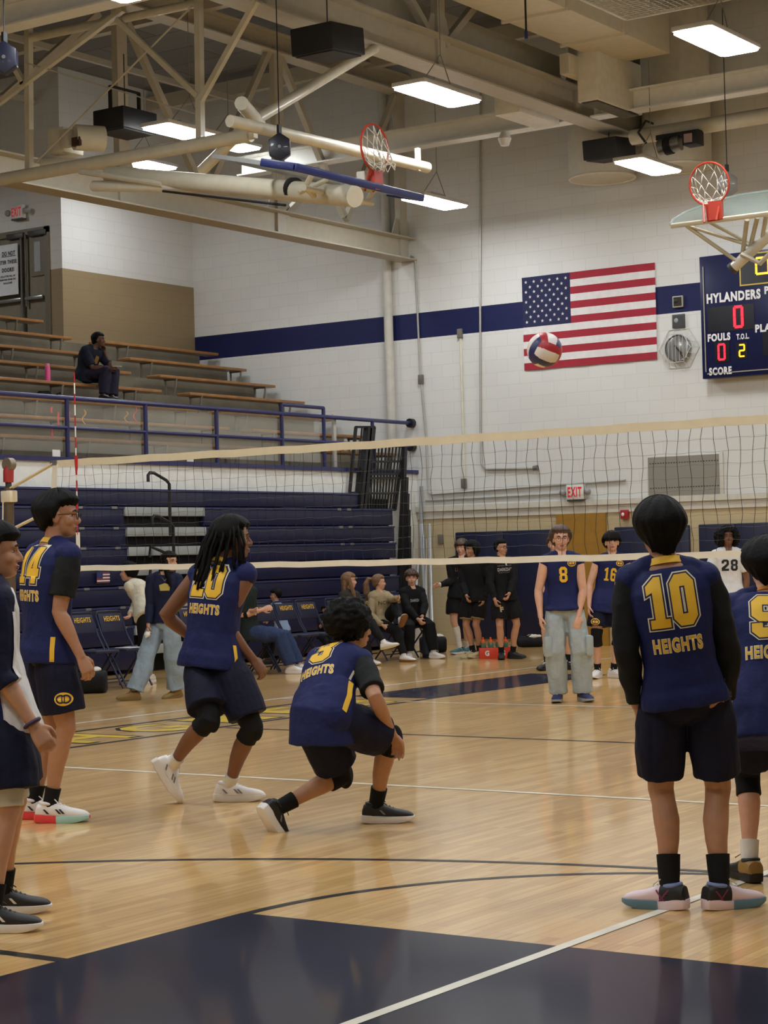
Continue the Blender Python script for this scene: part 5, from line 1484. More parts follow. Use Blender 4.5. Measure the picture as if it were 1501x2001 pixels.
        t3 = t2 + (d * .9 - side * .1 + n * .6 * (0.4 + curl)).normalized() * .024 * K
        mb.tube([b, t1, t2, t3], [.015 * K, .0115 * K, .0102 * K, .008 * K], 8); mb.sph(t3, .008 * K, 8, 6)
    def head_shapes(s, mb):
        k = s.k; E = lambda f, r_, u, rf, rr, ru: mb.ell(s.hd(f, r_, u), s.hf, s.hrr, s.hu, rf * k, rr * k, ru * k, 20, 14)
        E(-.014, 0, .036, .098, .076, .084)
        E(.018, 0, -.035, .066, .060, .082)
        E(.042, 0, -.088, .036, .036, .028)
        E(.020, 0, -.070, .058, .052, .040)
        for q in (-1, 1):
            E(.048, q * .036, -.030, .030, .028, .030)
            E(-.008, q * .077, -.012, .020, .010, .031)
            E(-.004, q * .082, .006, .017, .007, .014)
            E(.066, q * .026, .020, .022, .026, .011)
        E(.070, 0, .020, .022, .05, .016)
        mb.tube([s.hd(.080, 0, .008), s.hd(.094, 0, -.016), s.hd(.101, 0, -.034)], [.008 * k, .011 * k, .014 * k], 10)
        E(.096, 0, -.036, .015, .016, .011)
        for q in (-1, 1): E(.084, q * .013, -.038, .013, .009, .009)
        E(.078, 0, -.064, .014, .026, .008); E(.076, 0, -.074, .013, .022, .008)
        E(.064, 0, -.094, .018, .020, .016)
        mb.tube([s.J['N'] - s.ax * .05 * k, s.J['N'] + (s.hd(-.02, 0, -.075) - s.J['N']) * .5, s.hd(-.022, 0, -.06)], [.068 * k, .056 * k, .056 * k] if not s.female else [.056 * k, .046 * k, .047 * k], 14)
    def body(s, hands=None, bare_feet=False):
        mb = MB()
        mb.loft(s.tors(-.004), 20)
        for k in 'LR':
            if 'W' + k in s.J:
                s.trap(mb, k, -.002)
                s.limb(mb, s.arm_pts(k))
                kw = dict((hands or {}).get(k, {}))
                s.hand(mb, k, **kw)
            if 'A' + k in s.J:
                s.limb(mb, s.leg_pts(k))
                mb.ell(s.J['T' + k] + (s.spine(0) - s.J['T' + k]) * .2, s.rh, s.fh, V((0,0,1)), .10 * s.k, .105 * s.k, .10 * s.k)
                d, n, sd = s.foot_frame(k)
                A = s.J['A' + k]
                mb.tube([A - n * .02 * s.k - d * .03 * s.k, A - n * .055 * s.k + d * .05 * s.k, A - n * .062 * s.k + d * .12 * s.k], [.034 * s.k, .028 * s.k, .02 * s.k], 8)
        s.head_shapes(mb)
        bm = fused(mb, s.vx, 2)
        s.bodyo = finish('body', bm, s.sk, s.root)
        return s
    def foot_frame(s, k):
        th, pitch = s.ft[k][0], radians(s.ft[k][1])
        d0 = DIR(th); d = d0 * cos(pitch) - V((0, 0, 1)) * sin(pitch)
        sd = d.cross(V((0, 0, 1))).normalized(); n = sd.cross(d).normalized()
        return d, n, sd
    def trap(s, mb, k, grow=0.0):
        S, N = s.J['S' + k], s.J['N']
        K = s.k * (.85 if s.female else 1.0)
        mb.tube([N + s.ax * .012 * K + (S - N) * .12, N + (S - N) * .55 + s.ax * .012 * K, S], [.048 * K + grow, .050 * K + grow, .056 * K + grow], 14)
        mb.sph(S, .056 * K + grow, 14, 10)
    # --- face details
    def face(s, lips=True):
        k = s.k
        for q in (-1, 1):
            MB().ell(s.hd(.0600, q * .031, .0), s.hf, s.hrr, s.hu, .012 * k, .014 * k, .0065 * k, 12, 8).build('eye', M_eyew, s.root)
            MB().ell(s.hd(.0655, q * .031, .0), s.hf, s.hrr, s.hu, .0085 * k, .008 * k, .0072 * k, 10, 6).build('iris', M_eyed, s.root)
            MB().tube([s.hd(.090, q * .014, .022), s.hd(.089, q * .032, .028), s.hd(.078, q * .050, .022)], [.004 * k, .005 * k, .003 * k], 6).build('eyebrow', M_brow, s.root)
        if lips:
            MB().ell(s.hd(.0865, 0, -.0645), s.hf, s.hrr, s.hu, .007 * k, .024 * k, .005 * k, 12, 6).ell(s.hd(.084, 0, -.073), s.hf, s.hrr, s.hu, .008 * k, .021 * k, .006 * k, 12, 6).build('lips', M_lip, s.root)
    def glasses(s, m=None):
        k = s.k; mb = MB(); m = m or M_ink
        for q in (-1, 1):
            c = s.hd(.100, q * .034, -.003)
            pts = [c + (s.hrr * (.026 * cos(2 * pi * i / 16)) + s.hu * (.020 * sin(2 * pi * i / 16))) * k for i in range(17)]
            mb.tube(pts, .0022 * k, 5)
            mb.tube([s.hd(.098, q * .058, .004), s.hd(.05, q * .083, .006), s.hd(-.01, q * .086, .004)], .0022 * k, 5)
        mb.tube([s.hd(.102, -.009, .002), s.hd(.106, 0, .005), s.hd(.102, .009, .002)], .0022 * k, 5)
        mb.build('glasses', m, s.root)
    # --- hair as a thick shell over the skull
    def hair(s, m=None, thick=.018, front=.35, brow=.045, nape=-.075, sides=-.02, puff=.0, amp=.006, freq=30, seed=1, fringe=0.0, scale=(1, 1, 1), droop=0.0, name='hair', back_puff=0.0, curly=False):
        k = s.k; nu, nv = 72, 48
        mb = MB(); vs = []; rows = []
        rnd = random.Random(seed)
        for j in range(nv + 1):
            ph = pi * j / nv
            row = []
            for i in range(nu):
                t = 2 * pi * i / nu
                df, dr, du = sin(ph) * cos(t), sin(ph) * sin(t), cos(ph)
                bk = max(0.0, min(1.0, .25 - cos(t) * 1.1))
                low = max(0.0, -du)
                sp = sin(ph) * (1 - bk) + (sin(ph) if du > 0 else sin(ph) ** .5) * bk
                p = V((sp * cos(t) * (.100 - .012 * bk * low) - .014 - .004 * bk * low, sp * sin(t) * (.079 - .014 * bk * low), du * (.088 + (.075 * bk if du < 0 else 0)) + .034))
                f, u = p.x, p.y
                z = p.z
                # lower limit of the hair at this bearing
                b = cos(t)
                if b > front: lim = brow - fringe * (b - front)
                elif b > -.2: lim = sides + (brow - sides) * max(0, (b - .0) / max(.05, front)) if b > 0 else sides
                else: lim = sides + (nape - sides) * ((-.2 - b) / .8)
                lim += .010 * noise.noise(V((t * 4, seed, 0)))
                e = (z - lim) / .016
                w = max(0.0, min(1.0, .5 + e * .5))
                bul = puff * max(0, 1 - abs(z - .02 - droop) / .09)
                if b < 0: bul += back_puff * -b * max(0, 1 - abs(z - .03) / .09)
                th_ = thick * (.55 + .45 * min(1, max(0, (z + .06) / .1))) + bul
                if curly:
                    th_ += amp * noise.noise(V((df * freq * .35 + dr * 2, dr * freq * .35, du * freq * .3 + seed * 3.1)))
                    th_ += amp * .6 * noise.noise(V((df * freq, dr * freq, du * freq + seed)))
                else:
                    cx_, cy_ = cos(t), sin(t)
                    th_ += amp * .55 * noise.noise(V((cx_ * 5, cy_ * 5, du * .8 + seed * 3.1))) + amp * .35 * noise.noise(V((cx_ * freq * .6, cy_ * freq * .6, du * 2.2 + seed)))
                q = w * th_ - (1 - w) * .022
                dv = V((df, dr, du))
                p = p + dv * q
                row.append(s.hd(p.x * scale[0], p.y * scale[1], p.z * scale[2]))
            rows.append(row)
        for j in range(nv):
            for i in range(nu):
                i2 = (i + 1) % nu
                if j == 0: mb._quad = None
                vs.append((rows[j][i], rows[j][i2], rows[j + 1][i2], rows[j + 1][i]))
        bmv = [[mb.bm.verts.new(p) for p in row] for row in rows]
        for j in range(nv):
            for i in range(nu):
                i2 = (i + 1) % nu
                mb.bm.faces.new((bmv[j][i], bmv[j + 1][i], bmv[j + 1][i2], bmv[j][i2]))
        bmesh.ops.remove_doubles(mb.bm, verts=mb.bm.verts, dist=1e-5)
        return finish(name, mb.bm, m or M_hairb, s.root)
    def afro(s, m=None, r=(.14, .13, .13), off=(-.03, 0, .05), amp=.018, freq=38, drop=0.0, seed=2):
        mb = MB(); k = s.k
        mb.ell(s.hd(*off), s.hf, s.hrr, s.hu, r[0] * k, r[1] * k, r[2] * k, 72, 48)
        bm = mb.bm; bm.normal_update()
        for v in bm.verts:
            q = v.co - s.J['H']; f, rr, u = q.dot(s.hf) / k, q.dot(s.hrr) / k, q.dot(s.hu) / k
            if f > .02 and abs(rr) < .062 + .0 * u and u < .058 and u > -.16:      # keep the face clear
                v.co -= s.hf * (f + .01) * k
            n = noise.noise(v.co * freq) + .6 * noise.noise(v.co * freq * 2.1)
            v.co += v.normal * amp * n
        return finish('hair', bm, m or M_hairb, s.root)
    # --- clothing
    def jersey(s, m=None, grow=.016, hem=-.18, hemgrow=.06, sleeve=None, name='jersey', amp=.006, wfac=1.0, top=.975, seat=None):
        mb = MB()
        secs = s.tors(grow, -.2, None, hemgrow, top, wfac)
        ts_ = [t for t in (-.16, -.06, .08, .25, .45, .64, .80, .90, .97, 1.03) if t <= top]
        keep = [(t, q) for t, q in zip(ts_, secs) if t > max(hem, -.1) + .05]
        c0, r_, f, w, dd = s.spine(hem), s.rh, s.fh, max(keep[0][1][3], keep[1][1][3]), max(keep[0][1][4], keep[1][1][4])
        r_ = (r_ - s.ax * r_.dot(s.ax)).normalized(); f = s.ax.cross(r_).normalized()
        e = hemgrow * .12
        secs = [(c0, r_, f, w + e + .012, dd + e + .014, 2.4), (c0 + s.ax * .02, r_, f, w + e + .013, dd + e + .015, 2.4), (c0 + (keep[0][1][0] - c0) * .6, r_, f, w + e * .6 + .009, dd + e * .6 + .010, 2.4)] + [q for _, q in keep]
        mb.loft(secs, 28)
        if seat:
            Z = V((0, 0, 1)); f0 = DIR(s.th); r0 = RGT(s.th); P = s.J['P']; k = s.k
            fm = (s.fs + f0 - Z * .0).normalized(); rm = (r0 - fm * r0.dot(fm)).normalized()
            mb.loft([(s.spine(.34), s.rs, s.fs, .155 * k, .122 * k, 2.3), (s.spine(.16), s.rs, s.fs, .172 * k, .138 * k, 2.3), (P - f0 * .005 + Z * .01, rm, fm, .182 * k, .150 * k, 2.3), (P - Z * .07 * k, r0, f0, .188 * k, .158 * k, 2.3), (P - Z * seat * k, r0, f0, .190 * k, .160 * k, 2.3)], 28)
            for q in 'LR':
                T_ = s.J['T' + q]; mb.tube([s.spine(.45) + (T_ - P) * 1.05, s.spine(.2) + (T_ - P) * 1.08, T_ + Z * .01], [.085 * k, .112 * k, .118 * k], 18); mb.sph(T_ + Z * .01, .118 * k, 18, 12)
        for k in 'LR':
            S = s.J['S' + k]
            ins = (s.J['N'] - S)
            K = s.k * (.85 if s.female else 1.0)
            mb.tube([s.J['N'] + s.ax * .006 * K - ins * .18, s.J['N'] - ins * .55 + s.ax * .012 * K, S + ins * .10], [.044 * K + grow * .6, .050 * K + grow * .6, .056 * K + grow * .6], 16)
            mb.sph(S + ins * .07, .061 * K + grow * .8, 16, 10)
        bm = fused(mb, s.vx, 3)
        ruffle(bm, amp, 9, sum(map(ord, s.key)) % 17, (1, 1, .6)); ruffle(bm, amp * .5, 22, 3, (1, 1, .5))
        o = finish(name, bm, m or M_jersey, s.root)
        s.shirt = o; s.bvh = bvh_of(o)
        return o
    def collar(s, m=None, r=.072, dz=.0, tilt=.25, back=.0):
        c = s.J['N'] + s.ax * (.004 + dz) * s.k
        ax = (s.ax + s.fs * tilt).normalized()
        a = s.rs; b = ax.cross(a).normalized()
        pts = [c + a * (r * s.k * cos(2 * pi * i / 28)) + b * (r * .92 * s.k * sin(2 * pi * i / 28)) for i in range(29)]
        mb = MB()
        rings = []
        for i in range(28):
            d = (pts[i] - c).normalized()
            rings.append([mb.bm.verts.new(q) for q in (pts[i] - ax * .014 + d * .008, pts[i] + ax * .016 - d * .004, pts[i] + ax * .016 - d * .012, pts[i] - ax * .014 - d * .004)])
        for i in range(28):
            for j in range(4):
                mb.bm.faces.new((rings[i][j], rings[(i+1) % 28][j], rings[(i+1) % 28][(j+1) % 4], rings[i][(j+1) % 4]))
        return mb.build('collar', m or M_gold, s.root, True, 0, 60)
    def sleeve(s, k, m, t0, t1, grow=.008, name='sleeve', amp=.004, flare=0.0, cap=False):
        mb = MB()
        pts = s.arm_pts(k, grow, t0, t1)
        if flare: pts = [(p, r_ + flare * i / len(pts)) for i, (p, r_) in enumerate(pts)]
        P = [p for p, _ in pts]; R_ = [r_ for _, r_ in pts]
        if t0 < .05 and not cap: R_[0] -= grow * .5 + .004
        if cap: s.trap(mb, k, grow + .004)
        mb.tube(P, R_, 18); 
        if t0 < .05: mb.sph(P[0], R_[0], 14, 10)
        bm = fused(mb, s.vx, 2); ruffle(bm, amp, 16, ord(k), (1, 1, .8))
        return finish(name, bm, m, s.root)
    def shorts(s, m=None, t1=.40, grow=.022, flare=.020, waist=.12, name='shorts', amp=.006, hip=None):
        mb = MB()
        if hip:
            for k in 'LR': mb.sph(s.J['T' + k] + s.fh * .01, hip * s.k, 20, 14)
        secs = [q for q in s.tors(.004, -.2, None, 0, waist)]
        if len(secs) > 1: mb.loft(secs, 24)
        mb.ell(s.J['P'] - V((0, 0, .02)), s.rh, s.fh, V((0, 0, 1)), .148 * s.k * s.slim, .118 * s.k * s.slim, .11 * s.k)
        for k in 'LR':
            pts = s.leg_pts(k, grow, 0, t1, flare, True)
            mb.tube([p for p, _ in pts], [r_ for _, r_ in pts], 20); mb.sph(pts[0][0], pts[0][1] * .96, 16, 10)
        bm = fused(mb, s.vx, 3); ruffle(bm, amp, 9, sum(map(ord, s.key)) % 13, (1.5, 1.5, .4)); ruffle(bm, amp * .5, 24, 5, (1, 1, .4))
        o = finish(name, bm, m or M_shorts, s.root); s.pants = o; s.pbvh = bvh_of(o)
        return o
    def trousers(s, m, grow=.014, flare=.012, t1=.985, name='trousers', amp=.008):
        return s.shorts(m, t1, grow, flare, .16, name, amp)
    def leg_sleeve(s, k, m, t0, t1, grow=.006, name='knee_pad'):
        pts = s.leg_pts(k, grow, t0, t1)
        mb = MB().tube([p for p, _ in pts], [r_ for _, r_ in pts], 20)
        if name == 'knee_pad':
            fw = DIR(s.ft[k][0]); mb.ell(s.J['K' + k] + fw * .022, RGT(s.ft[k][0]), fw, V((0, 0, 1)), .05 * s.k, .042 * s.k, .075 * s.k)
        bm = fused(mb, min(s.vx, .008), 1)
        return finish(name, bm, m, s.root)
    def socks(s, m, t0=.86):
        for k in 'LR':
            a = s.leg_pts(k, .009, t0, t0 + .001)[0]; A = s.J['A' + k]; c = a[0] + (A - a[0]) * .5
            MB().tube([a[0], c, A, A - (c - A).normalized() * .03], [a[1], max(.040 * s.k, a[1] * .93), .041 * s.k, .041 * s.k], 18).build('sock', m, s.root)
    def shoes(s, upper, sole, accents=None, laces=None, only='LR', high=.0):
        K = s.k
        for k in only:
            d, n, sd = s.foot_frame(k)
            A = s.J['A' + k]; B = A - n * .085 * K            # sole level under the ankle
            secs = [(-.076, .026, .065), (-.066, .036, .098 + high), (-.035, .042, .112 + high), (.0, .043, .112 + high), (.035, .045, .104), (.075, .048, .088), (.115, .051, .074), (.155, .050, .066), (.180, .044, .060), (.198, .034, .052), (.210, .018, .042)]
            mb = MB()
            L = []
            for x, w, h in secs:
                c = B + d * x * K + n * (.022 + (h - .022) / 2) * K
                L.append((c, sd, n, w * K, (h - .018) / 2 * K, 2.6))
            mb.loft(L, 20)
            bm = mb.bm
            bmesh.ops.subdivide_edges(bm, edges=bm.edges[:], cuts=1, use_grid_fill=True, smooth=.3)
            sh = finish('shoe', bm, upper, s.root)
            # sole
            out = [(-.084, .020), (-.074, .037), (-.03, .045), (.02, .045), (.07, .048), (.115, .054), (.155, .054), (.182, .049), (.202, .038), (.213, .024), (.217, .010)]
            poly = [(x, w) for x, w in out] + [(x, -w) for x, w in reversed(out)]
            so = MB(); so.prism([(p[0] * K, p[1] * K) for p in poly], B, d, sd, n, .038 * K)
            for v in so.bm.verts:
                q = v.co - B; x = q.dot(d) / K; up = q.dot(n) / K
                if up < .01:
                    if x > .14: v.co += n * (x - .14) * .28 * K
                    if x < -.06: v.co += n * .006 * K
                    v.co -= sd * q.dot(sd) * .06
                else:
                    if x < -.02: v.co += n * .010 * K
            o = so.build('sole', sole if not isinstance(sole, tuple) else sole[0], sh, True, .004)
            if isinstance(sole, tuple):
                so = MB(); so.prism([(p[0] * K, p[1] * K) for p in [(.04, .050), (.07, .050), (.115, .056), (.155, .056), (.188, .048), (.214, .028), (.214, -.028), (.188, -.048), (.155, -.056), (.115, -.056), (.07, -.050), (.04, -.050)]], B - n * .001, d, sd, n, .0395 * K)
                for v in so.bm.verts:
                    q = v.co - B; x = q.dot(d) / K
                    if q.dot(n) / K < .01 and x > .14: v.co += n * (x - .14) * .28 * K
                so.build('sole_front', sole[1], sh, True, .003)
            mb = MB()                                      # collar lining and laces
            mb.torus(B + d * -.012 * K + n * (.104 + high) * K, n + d * .12, .037 * K, .010 * K, 24, 8)
            mb.build('shoe_collar', (accents or {}).get('collar', upper), sh)
            mb = MB()
            for q in range(5):
                x = .030 + .020 * q; h = .108 - .0095 * q
                for z_ in (-1, 1):
                    mb.tube([B + d * x * K + sd * z_ * .026 * K + n * (h - .008) * K, B + d * (x + .008) * K + n * (h + .004) * K, B + d * (x + .016) * K - sd * z_ * .024 * K + n * (h - .012) * K], .0032 * K, 5)
            for z_ in (-1, 1):
                mb.tube([B + d * .03 * K + n * .112 * K, B + d * .03 * K + sd * z_ * .03 * K + n * .128 * K, B + d * .055 * K + sd * z_ * .05 * K + n * .108 * K], .003 * K, 5)
            mb.build('laces', laces or M_shw, sh)
            sb_ = bvh_of(sh)
            if accents:
                if 'heel' in accents:
                    hl = MB(); L2 = []
                    for x, w, h in secs[:5]:
                        c = B + d * (x - .003) * K + n * (.024 + (h - .024) / 2) * K
                        L2.append((c, sd, n, (w + .0022) * K, (h - .018) / 2 * K, 2.6))
                    hl.loft(L2, 20).build('heel_panel', accents['heel'], sh)
                for q in (-1, 1):
                    if 'cross' in accents:
                        for w0, w1 in (((-.045, .085), (.005, .022)), ((-.045, .022), (.012, .088))):
                            bar = MB(); a, b = V((w0[0], w0[1], 0)) * K, V((w1[0], w1[1], 0)) * K
                            t_ = (b - a).normalized(); nn = V((-t_.y, t_.x, 0)) * .0035 * K
                            bar.flat([[tuple(v_[:2]) for v_ in (a - nn, b - nn, b + nn, a + nn)]], (0, 0, 0), (1, 0, 0), (0, 1, 0))
                            decal('shoe_cross', bar.bm, sb_, B, d * q, n, accents['cross'], sh, .004, .012, .1)
                    if 'dash' in accents:
                        for x0 in accents.get('dashx', (-.03, .035, .055)):
                            bar = MB(); bar.flat([[((x0 + .0) * q * K, .075 * K), ((x0 + .022) * q * K, .05 * K), ((x0 + .036) * q * K, .05 * K), ((x0 + .012) * q * K, .075 * K)]], (0, 0, 0), (1, 0, 0), (0, 1, 0))
                            decal('shoe_stripe', bar.bm, sb_, B, d * q, n, accents['dash'], sh, .003, .012, .1)
    # --- print on the shirt; side 'back' or 'front'
    def _plane(s, side, t, dx=0.0):
        n = -s.fs if side == 'back' else s.fs
        u = s.rs if side == 'back' else -s.rs
        return s.spine(t) + u * dx, u, s.ax
    def number(s, txt, side, t, h, w, layers=True, dx=0.0, m=None):
        o, u, v = s._plane(side, t, dx)
        if layers:
            for g, mm, lift in ((.016, M_cream2, .003), (.011, M_pnv, .0042), (.0045, m or M_gold, .0054)):
                decal('shirt_number', number_bm(txt, h, w, g * s.k), s.bvh, o, u, v, mm, s.shirt, lift, .02)
        else:
            decal('shirt_number', number_bm(txt, h, w), s.bvh, o, u, v, m or M_gold, s.shirt, .004, .02)
    def letters(s, txt, side, t, h, w, m=None, outline=True, dx=0.0):
        o, u, v = s._plane(side, t, dx)
        if outline:
            decal('shirt_lettering', text_bm(txt, h, w, .065, .015), s.bvh, o, u, v, M_cream2, s.shirt, .0030, .025)
        decal('shirt_lettering', text_bm(txt, h, w, .015), s.bvh, o, u, v, m or M_gold, s.shirt, .0044, .025)
    def side_stripe(s, sg, t0, t1, m=None, w=.022):
        """gold panel on the flank: sg +1 right side, -1 left side"""
        mb = MB(); n_ = 14; r_ = (s.rs * sg)
        vs = []; fs = []
        for i in range(n_ + 1):
            t = t0 + (t1 - t0) * i / n_
            for q in (-1, 1):
                p = s.spine(t) + s.fs * (q * w - .02)
                rr = (s.rh * sg * max(0, 1 - t / .5) + s.rs * sg * min(1, max(0, t / .5))).normalized()
                hit, nor, idx, ds = s.bvh.ray_cast(p + rr * .5, -rr)
                vs.append((hit + rr * .004) if hit is not None else p + rr * .15)
        for i in range(n_): fs.append((2*i, 2*i+1, 2*i+3, 2*i+2))
        mb._faces(vs, fs)
        finish('side_panel', mb.bm, m or M_gold, s.shirt)
    def crest(s, o, u, v, bvh, parent, r=.045):
        """round gold interlocked-letter crest"""
        def c_poly(cx, cy, R_, r_, a0, a1, n_=14):
            p = [(cx + R_ * cos(a0 + (a1 - a0) * i / n_), cy + R_ * sin(a0 + (a1 - a0) * i / n_)) for i in range(n_ + 1)]
            return p + [(cx + r_ * cos(a1 - (a1 - a0) * i / n_), cy + r_ * sin(a1 - (a1 - a0) * i / n_)) for i in range(n_ + 1)]
        base = MB(); base.flat([[(r * 1.25 * cos(2 * pi * i / 24), r * sin(2 * pi * i / 24)) for i in range(24)]], (0,0,0), (1,0,0), (0,1,0))
        decal('crest_ground', base.bm, bvh, o, u, v, M_gold, parent, .003, .02)
        c1 = MB()
        for cx, a0, a1 in ((-r * .35, radians(50), radians(310)), (r * .35, radians(230), radians(490))):
            c1.flat([c_poly(cx, 0, r * .68, r * .42, a0, a1)], (0,0,0), (1,0,0), (0,1,0))
        for x in (-.16, .16): c1.flat([[(r * (x - .06), -r * .5), (r * (x + .06), -r * .5), (r * (x + .06), r * .5), (r * (x - .06), r * .5)]], (0,0,0), (1,0,0), (0,1,0))
        decal('crest_letters', c1.bm, bvh, o, u, v, M_pnv, parent, .0045, .02)
def tubes(parent, name, paths, r, m, seg=6):
    mb = MB()
    for p in paths: mb.tube(p, r, seg)
    return mb.build(name, m, parent, True, 0, 180)
def fall(s, m, width=.16, length=.36, depth=.05, back=-.10, seed=1, name='long_hair', front_pts=(), side=0.0):
    """hair falling down behind the head: a soft mass with strands"""
    k = s.k; mb = MB(); Z = V((0, 0, 1))
    top = s.hd(back + .03, side, .05); L = []
    n = 9
    for i in range(n):
        t = i / (n - 1)
        c = top - s.hf * (.03 * t) * k * (1 if t < .5 else .6) - Z * length * t * k
        w = width * (.42 + .12 * sin(pi * min(1, t * 1.3)) - .12 * max(0, t - .7))
        L.append((c, s.hrr, s.hf, w * k, depth * (1 - .35 * t) * k, 2.2))
    mb.loft(L, 28)
    for q in front_pts:                       # locks over the shoulder
        mb.tube([s.hd(.0, q * .075, .03), s.hd(.02, q * .085, -.08), s.hd(.06, q * .085, -.20), s.hd(.08, q * .075, -.30)], [.03 * k, .034 * k, .03 * k, .012 * k], 12)
    bm = fused(mb, s.vx, 2); bm.normal_update()
    for v in bm.verts:
        d = (v.co - s.J['H']).dot(s.hrr) / k
        v.co += v.normal * .006 * noise.noise(V((d * 55, v.co.z * 3, seed)))
    return finish(name, bm, m, s.root)

# ---- number 10, standing with his back to us
p = Person('p10', 'player in navy jersey number 10 with long black sleeves, back turned', SK['tan'], .006, slim=1.04)
p.body({'L': dict(curl=1.25), 'R': dict(curl=1.25)})
p.jersey(None, .014, -.07, .02, None, 'jersey', .008, .97)
for k in 'LR': p.sleeve(k, M_under, 0.0, .965, .013, 'long_sleeve', .008)
p.collar(None, .076)
p.number('10', 'back', .735, .196, .185)
p.letters('HEIGHTS', 'back', .41, .056, .195)
p.side_stripe(1, -.22, .10, None, .012); p.side_stripe(-1, -.1, .10, M_cream2, .012)
p.shorts(None, .425, .022, .016, .10, 'shorts', .010)
p.socks(M_sockb, .83)
M_crossp = mat('shoe_plum', (120, 40, 78), rough=.5); M_lav = mat('collar_lavender', (120, 136, 186), rough=.6)
p.shoes(M_shcol, (M_shcol, mat('sole_teal', (92, 128, 146), rough=.5)), {'heel': M_shb, 'cross': M_crossp, 'collar': M_lav}, mat('laces_cream', (214, 206, 190), rough=.7))
p.hair(M_hairb, .022, .30, .03, -.120, -.085, .018, .014, 30, 4, 0, (1.0, 1.0, 1.0), .006, 'hair', .008)

# ---- number 9 at the right edge
p = Person('p9', 'player in navy jersey number 9 leaning forward at the right edge', SK['fair'], .007)
p.body()
p.jersey(None, .024, -.42, .06, None, 'jersey', .008, 1.05)
for k in 'LR': p.sleeve(k, M_jersey, 0, .36, .022, 'jersey_sleeve', .006)
p.collar(mat('collar_orange', (206, 140, 60), rough=.6), .07)
p.number('9', 'back', .70, .195, .115, True, -.02)
p.letters('HEIGHTS', 'back', .36, .056, .20, None, True, -.01)
p.shorts(None, .40, .034, .022)
for k in 'LR': p.leg_sleeve(k, M_blackc, .38, .62, .008)
p.socks(M_sockw, .87)
p.shoes(M_shb, M_shb, {'heel': mat('heel_bronze', (150, 116, 60), rough=.5), 'collar': M_shb}, mat('laces_tan', (120, 100, 70), rough=.8))
p.hair(M_hairb, .024, .32, .04, -.115, -.08, .028, .012, 30, 9, 0, (1, 1, 1), 0, 'hair', .010)

# ---- number 14, in profile with glasses
p = Person('p14', 'tall player in navy jersey number 14 with glasses, in profile', SK['tan'], .006, slim=.97)
p.body({'R': dict(curl=.95), 'L': dict(curl=.8)})
p.jersey(None, .020, -.13, .05)
for k in 'LR': p.sleeve(k, M_under, 0, .36, .022, 'short_sleeve', .006, .012)
p.collar(None, .066)
p.number('14', 'back', .79, .20, .185, True, .0)
p.letters('HEIGHTS', 'back', .50, .058, .215)
p.side_stripe(1, -.24, .12, None, .014)
p.shorts(None, .40, .034, .028)
p.crest(p.J['TR'] + (p.J['KR'] - p.J['TR']) * .62 + DIR(92) * .05, DIR(98), V((0, 0, 1)), p.pbvh, p.pants, .038)
p.socks(M_sockb, .88)
p.shoes(M_shw, (mat('sole_red', (222, 62, 70), rough=.5), mat('sole_mint', (164, 206, 196), rough=.5)), {'dash': M_shb, 'collar': M_shw})
p.face(); p.glasses()
p.hair(M_hairb, .026, .34, .058, -.085, -.015, .012, .020, 34, 6, 0, (1, 1, 1), 0, 'hair', .01)

# ---- number 20, dreadlocks
p = Person('p20', 'player in navy jersey number 20 with long dreadlocks, stepping forward', SK['brown'], .006, slim=.97)
p.body({'R': dict(curl=.9), 'L': dict(curl=.6)})
p.jersey(None, .020, -.12, .05)
p.collar(None, .070)
p.number('20', 'back', .79, .19, .205)
p.letters('HEIGHTS', 'back', .49, .056, .215)
p.side_stripe(1, -.26, .14, None, .014)
p.shorts(None, .42, .034, .026)
for k in 'LR': p.leg_sleeve(k, M_blackc, .41, .60, .010)
p.socks(M_sockw, .90)
p.shoes(M_shw, mat('sole_offwhite', (214, 208, 200), rough=.5), {'dash': mat('shoe_grey', (120, 120, 122), rough=.5), 'collar': M_shw})
p.face()
p.hair(M_hairb, .020, .36, .055, -.085, -.055, .012, .008, 40, 8, 0)
rn = random.Random(5); paths = []
for i in range(54):
    a = radians(rn.uniform(95, 265)) if i < 40 else radians(rn.choice((rn.uniform(60, 95), rn.uniform(265, 300))))
    u0 = rn.uniform(-.02, .085)
    f0, r0 = cos(a), sin(a)
    st = p.hd(f0 * .108 - .014, r0 * .09, u0)
    side = p.hrr * r0 + p.hf * f0
    ln = rn.uniform(.24, .44) if i < 40 else rn.uniform(.16, .24)
    drift = (-p.rs * .30 - p.fs * .25) if i < 40 else (-p.rs * .05)
    pts = [st, st + side * .03 - V((0, 0, .06))]
    for q in range(1, 6):
        t = q / 5
        pts.append(st + side * (.036 + .012 * t) + drift * ln * t * .55 - V((0, 0, .06 + ln * t * .8)) + V((rn.uniform(-1, 1), rn.uniform(-1, 1), 0)) * .006)
    paths.append(pts)
tubes(p.root, 'dreadlocks', paths, .0085, M_hairb)
tubes(p.root, 'light_dreadlock', [[p.hd(.06, .074, .06), p.hd(.055, .088, -.02), p.hd(.05, .088, -.12), p.hd(.045, .084, -.19)]], .008, M_hairlt)

